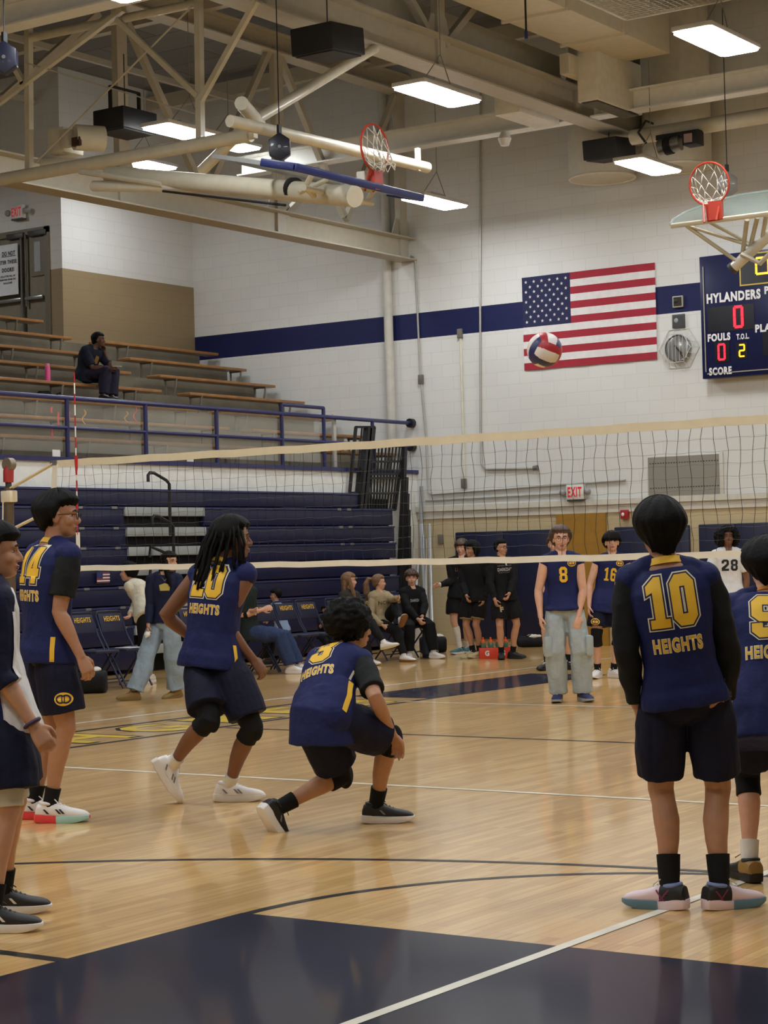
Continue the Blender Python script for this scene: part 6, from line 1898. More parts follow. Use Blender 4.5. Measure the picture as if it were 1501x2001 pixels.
# ---- number 3, crouching
p = Person('p3', 'crouching player in navy jersey number 3 with curly black hair', SK['tan'], .006, slim=1.0)
p.body({'R': dict(curl=.7, palm=V((0, 0, -1))), 'L': dict(curl=.6)})
p.jersey(None, .022, .06, .0, None, 'jersey', .007, 1.0, .975, .14)
for k in 'LR': p.sleeve(k, M_under, 0, .40, .016, 'short_sleeve', .006, .010)
p.collar(M_jersey, .066)
p.number('3', 'back', .76, .20, .115)
p.letters('HEIGHTS', 'back', .42, .056, .205)
p.side_stripe(1, .0, .36, None, .016); p.side_stripe(1, .40, .52, M_cream2, .008)
p.shorts(None, .40, .034, .028, .2)
for k in 'LR': p.leg_sleeve(k, M_blackc, .40, .60, .010)
p.socks(M_sockb, .86)
M_sg = mat('sock_grey_band', (130, 130, 130), rough=.8)
for k in 'LR':
    for t0 in (.865, .885):
        pts = p.leg_pts(k, .0055, t0, t0 + .006)
        MB().tube([q for q, _ in pts], [r_ for _, r_ in pts], 16).build('sock_band', M_sg, p.root)
p.shoes(M_shb, M_shw, {'dash': M_sg, 'dashx': (.02,), 'collar': M_shb}, M_shb)
p.face()
p.afro(M_hairb, (.135, .125, .125), (-.035, 0, .045), .016, 42, 0, 3)

# ---- white and navy jersey at the left edge
p = Person('pl', 'player in white and navy jersey at the left edge, dark wristband', SK['olive'], .006, slim=1.02)
p.body({'R': dict(curl=1.0), 'L': dict(curl=.8)})
M_whj = cloth('jersey_white', (222, 222, 224), .7)
p.jersey(M_whj, .022, -.20, .05, None, 'jersey', .012)
p.sleeve('R', cloth('sleeve_navy', (22, 25, 52), .7), 0, .62, .022, 'long_sleeve', .008, 0, True)
p.sleeve('L', M_whj, 0, .62, .020, 'long_sleeve', .008)
# white panel along the front of the near sleeve
mb = MB(); pts = p.arm_pts('R', .0, .06, .60); fwd = DIR(85); vs = []; fs = []
slv = bvh_of([c for c in p.root.children if c.name.startswith('long_sleeve')][0])
fine = []
for (c0, _), (c1, _) in zip(pts, pts[1:]):
    fine += [c0 + (c1 - c0) * q / 4 for q in range(4)]
fine.append(pts[-1][0])
for c in fine:
    for q in range(6):
        a = radians(-38 + 13 * q)
        d = (fwd * cos(a) + DIR(175) * sin(a)).normalized()
        hit, nor, ix, ds = slv.ray_cast(c + d * .4, -d)
        vs.append((hit if hit is not None else c + d * .06) + d * .004)
for i in range(len(fine) - 1):
    for q in range(5):
        a = 6 * i + q; fs.append((a, a + 1, a + 7, a + 6))
mb._faces(vs, fs); finish('sleeve_panel', mb.bm, M_whj, p.root)
p.side_stripe(1, -.16, .62, cloth('jersey_side_navy', (26, 30, 72)), .028)
p.collar(M_whj, .066)
p.shorts(M_shorts, .40, .040, .035, .12)
M_wht = cloth('tights_white', (214, 210, 200))
for k in 'LR': p.leg_sleeve(k, M_wht, .30, .485, .012, 'white_underlayer')
p.socks(M_sockb, .86)
p.shoes(M_shb, M_shw, {'dash': M_shw, 'dashx': (.03,), 'collar': M_shb}, M_shb)
E_, W_ = p.J['ER'], p.J['WR']; dd = (W_ - E_).normalized()
MB().torus(W_ - dd * .012, dd, .033, .008, 24, 8).build('wristband', mat('wristband_plum', (60, 40, 74), rough=.6), p.root)
p.face()
p.hair(M_hairb, .022, .36, .05, -.06, -.02, .012, .006, 36, 12, 0)

# ---- across the net: 8, 16, 28 and one hidden behind 8
p = Person('p8', 'player in navy jersey number 8 and baggy grey cargo jeans', SK['fair'], .008, slim=.98)
p.body({'R': dict(curl=.4), 'L': dict(curl=.55, palm=DIR(0))})
p.jersey(None, .018, -.02, .03)
p.collar(None, .07, 0, .45)
p.number('8', 'front', .63, .150, .078, False, 0, M_gold)
p.crest(p.spine(.83) - p.rs * .088, -p.rs, p.ax, p.bvh, p.shirt, .034)
M_jean = cloth('cargo_grey', (160, 170, 172), .85, .5)
p.trousers(M_jean, .026, .040, .985, 'cargo_jeans', .016)
for k, sg in (('R', 1), ('L', -1)):
    c = p.J['K' + k] + V((0, 0, .05)) + p.rh * sg * .075 + p.fh * .02
    b = MB().obox(c, p.fh, p.rh, V((0, 0, 1)), .15, .075, .20); b.build('cargo_pocket', M_jean, p.pants, True, .02)
p.shoes(mat('shoe_navy', (34, 42, 84), rough=.6), mat('sole_grey', (150, 152, 156), rough=.5), {'collar': M_shb}, M_shw)
p.face(); p.glasses(mat('glasses_tint', (96, 84, 110), rough=.2))
p.hair(M_hairbr, .026, .42, .060, -.09, -.07, .014, .014, 30, 14, 0)

p = Person('p16', 'player in navy jersey number 16 with black knee sleeves', SK['fair'], .008)
p.body()
p.jersey(None, .020, -.26, .05); p.collar(None, .068, 0, .6)
p.number('16', 'front', .58, .15, .135, False, 0, M_gold)
p.crest(p.spine(.84) - p.rs * .095, -p.rs, p.ax, p.bvh, p.shirt, .034)
p.shorts(None, .36, .034, .026)
p.crest(p.J['TR'] + (p.J['KR'] - p.J['TR']) * .58 + p.rh * .03, -p.rh, V((0, 0, 1)), p.pbvh, p.pants, .04)
for k in 'LR': p.leg_sleeve(k, M_blackc, .40, .64, .014)
p.socks(M_sockb, .89); p.shoes(M_shw, M_shw, {'collar': M_shw}); p.face()
p.hair(M_hairb, .028, .25, .03, -.07, -.04, .02, .014, 34, 15, .03)

p = Person('p28', 'player in white jersey number 28 with big curly black hair beyond the net', SK['brown'], .008)
p.body()
p.jersey(M_whj, .022, -.2, .04); p.collar(M_blackc, .066, 0, .5)
for k in 'LR': p.sleeve(k, M_whj, 0, .34, .022, 'jersey_sleeve', .005)
p.number('28', 'front', .66, .135, .19, False, 0, M_ink)
p.shorts(M_blackc, .42, .034, .02); p.socks(M_sockw, .86); p.shoes(M_shw, M_shw, {'collar': M_shw}); p.face()
p.afro(M_hairb, (.14, .155, .15), (-.03, 0, .005), .02, 40, 0, 5)

p = Person('phid', 'player standing mostly hidden behind number 8, black shoes showing', SK['fair'], .009)
p.body()
p.jersey(None, .02, -.2, .04); p.collar(None, .07)
p.shorts(None, .4, .034, .02); p.leg_sleeve('R', cloth('sock_cream', (196, 188, 170)), .70, .86, .006, 'calf_sock'); p.socks(M_sockb, .86); p.shoes(M_shb, M_shb, {'collar': M_shb}, M_shw); p.face()
p.hair(M_hairbr, .02, .36, .05, -.08, -.03, .01, .01, 34, 16)

# ---- three visitors in black by the wall
def hoodie(p, m, grow=.026, hem=-.12):
    p.jersey(m, grow, hem, .01, None, 'sweatshirt', .012)
    for k in 'LR': p.sleeve(k, m, 0, .96, .018, 'sweatshirt_sleeve', .010)
p = Person('k1', 'person in black hoodie stretching a bandaged hand to the left', SK['fair'], .009)
p.body({'R': dict(curl=.5)}); hoodie(p, M_blackc)
p.letters('LIONS', 'front', .66, .05, .16, mat('print_dull_red', (130, 74, 60), rough=.7), False)
MB().flat([[(-.05, -.12), (.04, -.1), (.05, .1), (-.02, .12)]], (0, 0, 0), (1, 0, 0), (0, 1, 0))
b_ = MB(); b_.flat([[(-.04, -.11), (.03, -.08), (.045, .05), (.02, .12), (-.02, .10)]], (0, 0, 0), (1, 0, 0), (0, 1, 0))
decal('chest_print', b_.bm, p.bvh, p.spine(.62), -p.rs, p.ax, mat('print_ochre', (120, 104, 64), rough=.7), p.shirt, .003, .02)
p.shorts(M_blackc, .36, .034, .02); p.leg_sleeve('R', M_wht, .60, .88, .005, 'calf_sleeve'); p.socks(M_sockw, .87)
p.shoes(mat('shoe_teal', (60, 116, 126), rough=.5), M_shw, {'collar': M_shb}); p.face()
p.sleeve('R', M_wht, .90, 1.0, .012, 'hand_bandage', .003)
p.hair(M_hairbr, .026, .30, .03, -.075, -.04, .016, .014, 32, 17)
p = Person('k2', 'person in black hood and khaki hemmed shorts, facing left', SK['tan'], .009)
p.body(); hoodie(p, M_blackc, .030)
p.shorts(M_blackc, .37, .034, .02)
for k in 'LR': p.leg_sleeve(k, cloth('hem_khaki', (146, 130, 92)), .36, .40, .042, 'khaki_hem')
p.socks(M_sockb, .87); p.shoes(mat('shoe_khaki', (184, 172, 130), rough=.6), mat('sole_khaki', (196, 186, 150), rough=.5), {'collar': M_shb}); p.face()
p.hair(M_blackc, .034, .55, .05, -.13, -.10, .014, .006, 20, 18, 0, (1, 1.08, 1), 0, 'hood')
p = Person('k3', 'standing person in black shirt, black shorts and glasses by the navy pad', SK['olive'], .009)
p.body({'R': dict(curl=1.0), 'L': dict(curl=.9)}); hoodie(p, M_blackc, .024)
M_wpr = mat('print_white', (206, 206, 208), rough=.7)
p.letters('DARKDAY', 'front', .70, .045, .20, M_wpr, False); p.letters('NEVER FORGET', 'front', .80, .018, .20, mat('print_grey', (120, 120, 122), rough=.7), False); p.letters('HIGH SCHOOL', 'front', .62, .016, .18, mat('print_grey', (120, 120, 122)), False)
p.shorts(M_blackc, .40, .036, .02)
o_ = p.J['TR'] + (p.J['KR'] - p.J['TR']) * .45
decal('shorts_letter', text_bm('F', .07, .05, .05), p.pbvh, o_, -p.rh, V((0, 0, 1)), mat('print_khaki', (176, 164, 120), rough=.7), p.pants, .004, .02)
p.socks(M_sockb, .88); p.shoes(M_shb, M_shb, {'collar': M_shb}, M_shb); p.face(); p.glasses()
p.hair(M_hairb, .014, .36, .06, -.06, -.01, .008, .008, 40, 19)
MB().tube([p.spine(.80) + p.fs * .13 - p.rs * .02, p.spine(.92) + p.fs * .10 - p.rs * .02], .010, 6).build('white_cord', M_wpr, p.root)

# ---- between the court and the bench
p = Person('girl', 'walking person in navy sweater and wide light blue jeans', SK['olive'], .008, True)
p.body({'R': dict(curl=1.1)})
M_swn = cloth('sweater_navy', (22, 27, 54))
p.jersey(M_swn, .020, -.03, .0, None, 'sweater', .009)
for k in 'LR': p.sleeve(k, M_swn, 0, .95, .016, 'sweater_sleeve', .008)
b_ = MB(); b_.flat([[(-.05, -.03), (.05, -.03), (.06, .03), (0, .05), (-.06, .03)]], (0, 0, 0), (1, 0, 0), (0, 1, 0))
decal('sweater_print', b_.bm, p.bvh, p.spine(.70), -p.rs, p.ax, mat('print_straw', (176, 160, 80), rough=.7), p.shirt, .003, .02)
M_jeanl = cloth('jeans_light', (138, 156, 172), .85, .5)
p.trousers(M_jeanl, .020, .050, .96, 'wide_jeans', .014)
p.shoes(mat('shoe_tan', (140, 112, 58), rough=.6), mat('sole_tan', (120, 96, 54), rough=.6), {'collar': M_shb}, mat('laces_brown', (90, 70, 40), rough=.8)); p.face()
p.hair(M_hairb, .016, .36, .055, -.10, -.09, .008, .006, 40, 21)
fall(p, M_hairb, .19, .46, .055, -.10, 3, 'long_hair', (1,))
tubes(p.root, 'necklace', [[p.J['N'] + p.rs * .06 + p.fs * .05, p.spine(.84) + p.fs * .135, p.J['N'] - p.rs * .06 + p.fs * .05]], .004, M_steel)
ts = MB(); W_ = p.J['WR']; dd = (W_ - p.J['ER']).normalized()
ts.ell(W_ + dd * .10, (1, 0, 0), (0, 1, 0), (0, 0, 1), .035, .03, .03); bm = ts.bm
for v in bm.verts: v.co += V((1, 1, 1)) * .012 * noise.noise(v.co * 50)
tag(finish('tissue', bm, M_card, None), 'crumpled white tissue in the hand of the person in light jeans', 'tissue')

p = Person('bend', 'person in cream top and black trousers bending over the chairs', SK['fair'], .009, True)
p.body(); M_crm = cloth('top_cream', (214, 208, 188), .9, .5)
p.jersey(M_crm, .026, -.2, .03, None, 'top', .012)
for k in 'LR': p.sleeve(k, M_crm, 0, .95, .020, 'top_sleeve', .010)
p.trousers(M_blackc, .012, .02, .90); p.shoes(mat('shoe_cream', (206, 200, 184), rough=.6), M_shw, {'collar': M_shw}); p.face()
p.hair(M_hairb, .024, .4, .055, -.08, -.06, .012, .012, 34, 22)

# ---- seated on the bench chairs
p = Person('wA', 'seated person with long light brown hair and charcoal hoodie, legs crossed', SK['fair'], .009, True)
p.body(); M_char = cloth('hoodie_charcoal', (52, 51, 48)); hoodie(p, M_char, .024, -.10)
p.letters('NV', 'front', .72, .05, .12, M_wpr, False)
p.trousers(M_blackc, .010, .01, .93); p.socks(M_sockw, .93); p.shoes(M_shw, mat('sole_straw', (196, 178, 130), rough=.6), {'collar': M_shw}); p.face()
p.hair(M_hairlt, .018, .36, .055, -.10, -.08, .008, .006, 40, 23); fall(p, M_hairlt, .19, .42, .055, -.10, 4, 'long_hair', (1,))
p = Person('wB', 'seated person with ponytail and tan sweatshirt, arm resting on a raised knee', SK['fair'], .009, True)
p.body({'L': dict(curl=.4)}); M_tan = cloth('sweatshirt_tan', (166, 150, 118), .9, .45); hoodie(p, M_tan, .034, -.10)
p.letters('NCHM', 'front', .66, .05, .24, mat('print_brown', (80, 68, 46), rough=.7), False)
p.trousers(M_blackc, .012, .012, .95); p.socks(M_sockw, .93); p.shoes(M_shw, mat('sole_brown', (132, 88, 46), rough=.6), {'collar': M_shw}); p.face()
p.hair(M_hairlt, .014, .36, .06, -.07, -.04, .004, .006, 44, 24)
mb = MB(); k = p.k
mb.tube([p.hd(-.10, 0, .05), p.hd(-.17, 0, .06), p.hd(-.21, 0, -.03), p.hd(-.20, .01, -.18), p.hd(-.17, .01, -.30)], [.022, .034, .045, .048, .014], 14)
bm = fused(mb, .008, 2); ruffle(bm, .010, 40, 3, (1, 1, .15)); finish('ponytail', bm, M_hairlt, p.root)
p = Person('mC', 'seated person in black shirt with clasped hands, rightmost on the chairs', SK['fair'], .009)
p.body({'R': dict(curl=1.0), 'L': dict(curl=1.0)}); hoodie(p, M_blackc, .022, -.10)
p.letters('DARKDAY', 'front', .62, .04, .18, M_wpr, False)
p.trousers(M_blackc, .016, .02, .94); p.socks(M_sockw, .9); p.shoes(M_shw, M_shw, {'collar': M_shw}); p.face()
p.hair(M_hairbr, .026, .32, .04, -.06, -.02, .014, .018, 34, 25, curly=True)
p = Person('mJ', 'seated person in navy jeans and white shoes, partly behind number 20', SK['fair'], .009)
p.body(); M_dkg = cloth('shirt_dark_green', (26, 36, 34)); p.jersey(M_dkg, .022, -.16, .02, None, 'shirt', .010)
for k in 'LR': p.sleeve(k, M_dkg, 0, .42, .024, 'shirt_sleeve', .006)
E_, W_ = p.J['EL'], p.J['WL']; p.sleeve('R', M_blackc, .52, .62, .010, 'elbow_band', .002)
p.trousers(cloth('jeans_navy', (44, 58, 92), .85, .45), .022, .030, .95, 'jeans', .014); p.shoes(M_shw, M_shw, {'collar': M_shw}); p.face()
p.hair(M_hairb, .02, .36, .055, -.07, -.03, .01, .01, 34, 26)
p = Person('boy', 'boy in light blue shirt sitting behind the lettered chairs, looking left', SK['tan'], .008)
p.body(); M_lbl = cloth('shirt_light_blue', (150, 172, 206)); p.jersey(M_lbl, .016, -.17, .02, None, 'shirt', .006)
for k in 'LR': p.sleeve(k, M_lbl, 0, .40, .016, 'shirt_sleeve', .004)
p.trousers(M_blackc, .012, .01, .94); p.shoes(M_shb, M_shb); p.face()
p.hair(M_hairb, .022, .36, .05, -.06, -.02, .010, .010, 40, 27)
p = Person('kid', 'small child in dark clothes with hands at the face, low between the chairs', SK['tan'], .008)
p.body(); p.jersey(M_blackc, .016, -.17, .02, None, 'shirt', .006)
for k in 'LR': p.sleeve(k, M_blackc, 0, .4, .014, 'shirt_sleeve', .004)
p.trousers(M_blackc, .012, .01, .94); p.shoes(M_shb, M_shb); p.face()
p.hair(M_hairb, .024, .36, .05, -.07, -.03, .012, .012, 40, 28)

# ---- the spectator on the upper bench
p = Person('spec', 'lone spectator in dark shirt on the upper stand, chin on one hand', SK['dark'], .009, False, 1.12)
p.body({'R': dict(curl=.8), 'L': dict(curl=1.0)})
M_spn = cloth('shirt_midnight', (24, 28, 46)); p.jersey(M_spn, .026, -.17, .02, None, 'shirt', .010)
for k in 'LR': p.sleeve(k, M_spn, 0, .42, .026, 'shirt_sleeve', .006)
b_ = MB(); b_.flat([[(-.05, -.06), (.05, -.06), (.04, .05), (-.03, .07)]], (0, 0, 0), (1, 0, 0), (0, 1, 0))
decal('shirt_print', b_.bm, p.bvh, p.spine(.62), -p.rs, p.ax, mat('print_mustard', (150, 110, 44), rough=.7), p.shirt, .003, .02)
p.trousers(cloth('trousers_plum', (36, 34, 52)), .022, .02, .95); p.shoes(M_shb, M_shb); p.face()
p.hair(M_hairb, .012, .40, .055, -.10, -.06, .004, .006, 40, 29)
W_ = p.J['WR']; d_ = (W_ - p.J['ER']).normalized()
MB_ = MB().obox(W_ + d_ * .13 + V((0, 0, .02)), d_, d_.cross(V((0, 0, 1))).normalized(), V((0, 0, 1)), .13, .07, .010)
tag(MB_.build('phone', mat('phone_bright', (214, 212, 206), rough=.2), None, True, .003), 'phone with bright screen held by the lone spectator', 'phone')
# ------------------------------------------------------------------ folding chairs, bags, bottles, small things
M_chfr = mat('chair_frame_navy', (30, 36, 66), rough=.4, metal=.2); M_chpad = mat('chair_pad_navy', (24, 28, 58), rough=.6, bump=.1)
CX = -3.22
def make_chair():
    r = thing('folding_chair', (CX + .2, 0, 0), 'x', 'chair', 'navy lettered folding chairs')
    x0 = CX
    for s in (-1, 1):
        y = s * .215
        MB().tube([(x0 + .44, y, .012), (x0 + .06, y, .62), (x0 - .03, y, .84), (x0 - .035, y * .93, .875)], .0125, 8).build('front_leg', M_chfr, r)
        MB().tube([(x0 - .05, y * .92, .012), (x0 + .30, y * .92, .43)], .0125, 8).build('rear_leg', M_chfr, r)
    MB().tube([(x0 - .035, -.2, .875), (x0 - .037, -.17, .89), (x0 - .037, .17, .89), (x0 - .035, .2, .875)], .0125, 8).build('top_tube', M_chfr, r)
    MB().tube([(x0 - .02, -.198, .09), (x0 - .02, .198, .09)], .009, 6).build('stretcher', M_chfr, r)
    MB().tube([(x0 + .39, -.215, .09), (x0 + .39, .215, .09)], .009, 6).build('stretcher', M_chfr, r)
    sm = MB().box((x0 + .04, -.195, .425), (x0 + .42, .195, .46)); sm.build('seat', M_chpad, r, True, .014)
    b = MB(); n = V((.95, 0, .28)).normalized(); up = V((-.30, 0, .95)).normalized()
    b.obox((x0 + .008, 0, .755), up, (0, 1, 0), n, .23, .40, .03); bk = b.build('backrest', M_chpad, r, True, .012)
    o = sign_text('chair_lettering', 'HEIGHTS', .062, .27, V((x0 + .008, 0, .80)) + n * .018, (0, 1, 0), up, M_gold, bk, .02)
    return r
chair0 = make_chair()
names = {0: 'first folding chair of the row, leftmost, beside the black duffel bag', 1: 'second folding chair of the row, white paper on its seat', 2: 'third folding chair, behind the person bending over', 3: 'fourth folding chair, behind the walking person', 4: 'fifth folding chair, hidden behind number 20', 5: 'sixth folding chair, hidden behind number 20',
         6: 'folding chair under the person in navy jeans', 7: 'empty lettered chair right of the person in navy jeans', 8: 'empty lettered chair in front of the boy in light blue', 9: 'empty lettered chair left of the small child', 10: 'folding chair beside the small child', 11: 'folding chair under the person in charcoal hoodie', 12: 'folding chair between the two seated persons with light hair', 13: 'folding chair under the person in tan sweatshirt', 14: 'last folding chair, under the person with clasped hands'}
ys = [3.42, 3.92, 4.42, 4.92, 5.42, 5.90, 6.38, 6.86, 7.30, 7.74, 8.12 + .0, 8.47, 8.86, 9.24, 10.0]
ys = [3.42, 3.92, None, None, 5.36, None, 6.36, 6.83, 7.30, 7.77, None, 8.45, None, 9.24, 10.01]
first = True
for i, y in enumerate(ys):
    if y is None: continue
    if first:
        chair0.location = (CX + .2, y, 0); chair0['label'] = names[i]; first = False
    else:
        dup(chair0, (CX + .2, y, 0), names[i])
tag(MB().box((-3.05, 3.80, .462), (-2.83, 4.05, .468)).build('paper_sheet', M_card, None, False), 'white paper lying on the second folding chair', 'paper')

def duffel(name, c, d, L, r, m, label, cat, flap=None, squash=.8):
    """soft barrel bag along the horizontal direction d"""
    c = V(c); d = V(d).normalized(); sd = d.cross(V((0, 0, 1))).normalized(); Z = V((0, 0, 1))
    root = thing(name, (c.x, c.y, 0), label, cat)
    mb = MB(); secs = []
    for t, k in ((-.5, .72), (-.47, .92), (-.3, 1.0), (0, 1.03), (.3, 1.0), (.47, .92), (.5, .72)):
        secs.append((c + d * L * t + Z * r * squash, sd, Z, r * k, r * squash * k, 2.8))
    mb.loft(secs, 24)
    bmesh.ops.subdivide_edges(mb.bm, edges=mb.bm.edges[:], cuts=2, use_grid_fill=True)
    ruffle(mb.bm, .016, 7, len(label)); 
    for v in mb.bm.verts: v.co.z = max(.002, v.co.z)
    finish('body', mb.bm, m, root)
    for s in (-1, 1):
        MB().tube([c + d * L * .18 + sd * s * r * .9 + Z * r * squash, c + d * L * .16 + sd * s * r * .6 + Z * r * 2.0 * squash, c + sd * s * r * .35 + Z * r * 2.3 * squash, c - d * L * .16 + sd * s * r * .6 + Z * r * 2.0 * squash, c - d * L * .18 + sd * s * r * .9 + Z * r * squash], .012, 6).build('handle', M_blackc, root)
    MB().tube([c - d * L * .4 + Z * r * 2.02 * squash, c + d * L * .4 + Z * r * 2.02 * squash], .006, 5).build('zip', M_ink, root)
    if flap:
        mb = MB(); mb.ell(c + d * L * .12 + Z * r * 2.0 * squash, d, sd, Z, .12, .09, .035, 28, 16); ruffle(mb.bm, .02, 16, 5); finish('white_cloth', mb.bm, flap, root)
    return root
M_bagb = cloth('bag_black', (22, 23, 26), .7, .3)
dfl = duffel('duffel_bag', (-2.78, 3.02, 0), (.82, .57, 0), .46, .16, M_bagb, 'black duffel bag with a white cloth on top left of the chairs', 'bag', M_wht)
duffel('duffel_bag', (-3.42, 11.15, 0), (.82, .57, 0), .40, .15, M_bagb, 'black bag against the wall behind the bandaged visitor', 'bag', M_wht)
duffel('duffel_bag', (-2.72, 12.82, 0), (.82, .57, 0), .42, .10, M_bagb, 'black bag with white cloth by the wall left of number 8', 'bag', M_wht, .8)
bp = thing('backpack', (-2.64, 9.88, 0), 'dark blue backpack on the floor between the feet of the rightmost seated person', 'bag')
mb = MB(); M_bpk = cloth('backpack_slate', (44, 48, 60), .7, .3)
c = V((-2.64, 9.88, 0)); u_ = V((.82, .57, 0)) * .72; w_ = V((-.57, .82, 0)) * .8
mb.loft([(c + V((0, 0, .005)), u_, w_, .15, .09, 3), (c + V((0, 0, .12)), u_, w_, .165, .11, 3), (c + V((0, 0, .30)), u_, w_, .155, .10, 3), (c + V((0, 0, .42)), u_, w_, .12, .07, 3), (c + V((0, 0, .46)), u_, w_, .06, .03, 2)], 24)
bmesh.ops.subdivide_edges(mb.bm, edges=mb.bm.edges[:], cuts=2, use_grid_fill=True); ruffle(mb.bm, .012, 9, 4)
for v in mb.bm.verts: v.co.z = max(.002, v.co.z)
finish('body', mb.bm, M_bpk, bp)
MB().loft([(c - w_ * .10 + V((0, 0, .06)), u_, w_, .11, .05, 3), (c - w_ * .11 + V((0, 0, .22)), u_, w_, .11, .04, 3)], 20).build('front_pocket', M_bpk, bp)
for s in (-1, 1): MB().tube([c + u_ * s * .07 + V((0, 0, .44)), c + u_ * s * .10 + w_ * .13 + V((0, 0, .34)), c + u_ * s * .11 + w_ * .12 + V((0, 0, .10))], .014, 6).build('strap', M_blackc, bp)
MB().tube([c + u_ * -.03 + V((0, 0, .45)), c + V((0, 0, .50)), c + u_ * .03 + V((0, 0, .45))], .009, 6).build('top_loop', M_blackc, bp)

# red bottle carrier with squeeze bottles
M_car = mat('carrier_red', (214, 62, 36), rough=.45); M_botg = mat('bottle_green', (84, 120, 96), rough=.3); M_cap = mat('cap_orange', (232, 98, 46), rough=.4)
cc = V((-1.66, 10.02, 0)); uu = V((.8237, .567, 0)); vv = V((-.567, .8237, 0))
car = thing('bottle_carrier', cc, 'red bottle carrier on the floor behind the legs of the person in glasses', 'carrier')
mb = MB(); W_, D_ = .42, .22
mb.obox(cc + V((0, 0, .014)), uu, vv, (0, 0, 1), W_, D_, .024)
for s in (-1, 1):
    mb.obox(cc + uu * s * (W_ / 2) + V((0, 0, .075)), uu, vv, (0, 0, 1), .014, D_, .148); mb.obox(cc + vv * s * (D_ / 2) + V((0, 0, .075)), uu, vv, (0, 0, 1), W_, .014, .148)
mb.build('crate', M_car, car, True, .004)
mb = MB(); mb.obox(cc + V((0, 0, .14)), uu, vv, (0, 0, 1), W_, .012, .02)
for q in (-.11, 0, .11): mb.obox(cc + uu * q + V((0, 0, .14)), uu, vv, (0, 0, 1), .012, D_, .02)
mb.build('divider', M_car, car, False)
sign_text('carrier_letter', 'G', .075, .06, cc - uu * .11 - vv * (D_ / 2 + .0085) + V((0, 0, .075)), uu, (0, 0, 1), M_sbw, car, .05)
sign_text('carrier_letter', 'G', .075, .06, cc + uu * .11 - vv * (D_ / 2 + .0085) + V((0, 0, .075)), uu, (0, 0, 1), M_sbw, car, .05)
def make_bottle():
    b = thing('squeeze_bottle', (0, 0, 0), 'x', 'bottle', 'squeeze bottles in the red carrier')
    MB().loft([((0, 0, z), (1, 0, 0), (0, 1, 0), r_, r_) for z, r_ in ((.0, .028), (.004, .034), (.10, .035), (.12, .031), (.14, .035), (.18, .034), (.195, .026))], 16).build('bottle_body', M_botg, b)
    MB().loft([((0, 0, z), (1, 0, 0), (0, 1, 0), r_, r_) for z, r_ in ((.19, .030), (.212, .030), (.218, .018), (.235, .010), (.25, .009), (.254, .012), (.262, .010))], 14).build('cap', M_cap, b)
    return b
b0 = make_bottle(); k = 0
pos = ['front left', 'front second from left', 'front second from right', 'front right', 'rear left', 'rear second from left', 'rear second from right', 'rear right']
for r_ in (0, 1):
    for q in range(4):
        loc = cc + uu * (-.155 + q * .103) + vv * (-.055 + .11 * r_) + V((0, 0, .028))
        lb = 'green squeeze bottle with orange cap, %s in the red carrier' % pos[k]
        if k == 0: b0.location = loc; b0['label'] = lb
        else: dup(b0, loc, lb)
        k += 1
# clear jug by the far wall
jg = thing('water_jug', (-2.30, 13.05, 0), 'small clear water jug by the wall behind the black bag', 'jug')
M_jug = glass_mat('jug_plastic', (120, 150, 160), .45)
MB().loft([((-2.30, 13.05, z), (1, 0, 0), (0, 1, 0), r_, r_) for z, r_ in ((.0, .06), (.26, .065), (.32, .03), (.36, .025))], 18).build('jug_body', M_jug, jg)
MB().tube([(-2.30, 13.05, .355), (-2.30, 13.05, .385)], .03, 12).build('jug_cap', mat('cap_blue', (60, 90, 140), rough=.4), jg)

# on the upper bench: bottle and bag; painted scoreboard reflections on the clear panels
pk = thing('water_bottle', (-7.33, 7.20, BZ[4]), 'bright pink water bottle on the upper bench left of the spectator', 'bottle')
M_pink = mat('bottle_pink', (236, 86, 150), rough=.35)
MB().loft([((-7.33, 7.20, BZ[4] + z), (1, 0, 0), (0, 1, 0), r_, r_) for z, r_ in ((.0, .036), (.004, .040), (.19, .040), (.21, .034), (.215, .030))], 20).build('bottle_body', M_pink, pk)
MB().loft([((-7.33, 7.20, BZ[4] + z), (1, 0, 0), (0, 1, 0), r_, r_) for z, r_ in ((.213, .032), (.25, .032), (.258, .024))], 16).build('bottle_lid', mat('lid_pink', (240, 130, 170), rough=.35), pk)
ub = thing('tote_bag', (-7.5, 7.25, BZ[4] - .33), 'black bag under the upper bench beside the pink bottle', 'bag')
mb = MB(); mb.loft([((-7.36, 7.15, BZ[4] - .328), (0, 1, 0), (1, 0, 0), .20, .07, 3), ((-7.36, 7.15, BZ[4] - .22), (0, 1, 0), (1, 0, 0), .18, .06, 3), ((-7.36, 7.15, BZ[4] - .14), (0, 1, 0), (1, 0, 0), .10, .04, 2)], 20)
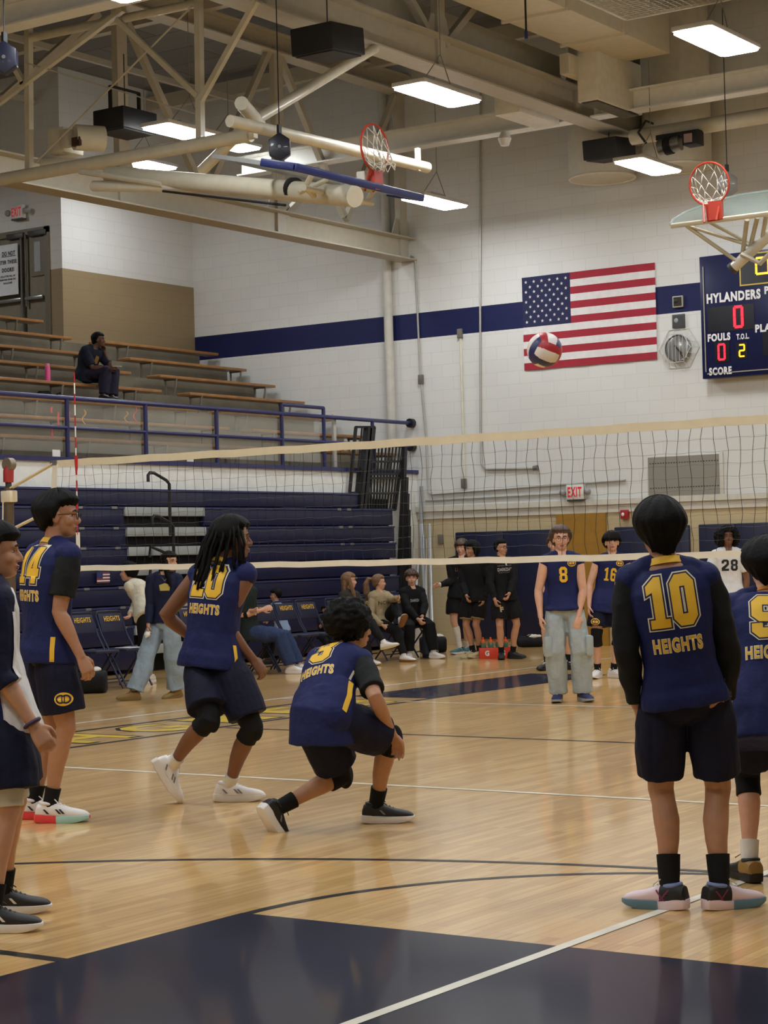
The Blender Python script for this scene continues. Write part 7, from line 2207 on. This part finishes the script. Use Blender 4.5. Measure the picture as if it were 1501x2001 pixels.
bmesh.ops.subdivide_edges(mb.bm, edges=mb.bm.edges[:], cuts=2, use_grid_fill=True); ruffle(mb.bm, .012, 10, 2)
for v in mb.bm.verts: v.co.z = max(BZ[4] - .329, v.co.z)
finish('bag_body', mb.bm, M_bagb, ub)
MB().tube([(-7.3, 7.28, BZ[4] - .2), (-7.27, 7.38, BZ[4] - .16), (-7.26, 7.48, BZ[4] - .24), (-7.27, 7.52, BZ[4] - .31)], .012, 6).build('bag_strap', M_bagb, ub)
M_coral = mat('reflection_coral', (240, 92, 96), rough=.6); M_amber = mat('reflection_amber', (230, 160, 60), rough=.6)
def digit_reflection(y, z0, z1, m, label, curl=False, x=-5.163, w=.018):  # coloured strip painting a scoreboard digit's reflection in the clear rail panel
    mb = MB(); n = 14; vs = []; fs = []
    for i in range(n + 1):
        t = i / n; z = z0 + (z1 - z0) * t
        dy = (.035 * sin(t * pi * 2.2)) if curl else .006 * sin(t * 9)
        for q in (-1, 1):
            for e in (0, .003): vs.append((x + e, y + dy + q * w, z))
    for i in range(n):
        a = 4 * i; b = a + 4
        fs += [(a, a+2, b+2, b), (a+1, b+1, b+3, a+3), (a, b, b+1, a+1), (a+2, a+3, b+3, b+2)]
    mb._faces(vs, fs)
    return tag(mb.build('panel_reflection', m, None, True, 0, 180), label, 'streamer', 'painted scoreboard reflections on the clear panels')
digit_reflection(5.02, 3.48, 3.40, M_coral, 'painted coral reflection, leftmost on the clear panel, upper piece')
digit_reflection(5.02, 3.19, 3.08, M_coral, 'painted coral reflection, leftmost on the clear panel, lower piece')
digit_reflection(5.14, 3.42, 3.25, M_coral, 'painted coral and orange reflection just left of a rail post')
digit_reflection(5.34, 3.43, 3.33, M_coral, 'short painted coral reflection just right of a rail post')
digit_reflection(5.62, 3.47, 3.28, M_amber, 'painted amber curled reflection right of the antenna', True, w=.012)
digit_reflection(6.44, 3.49, 3.34, M_amber, 'painted amber curled reflection left of the second rail post', True, w=.012)
digit_reflection(6.62, 3.56, 3.36, M_coral, 'painted coral curled reflection beside the second rail post', True, w=.014)
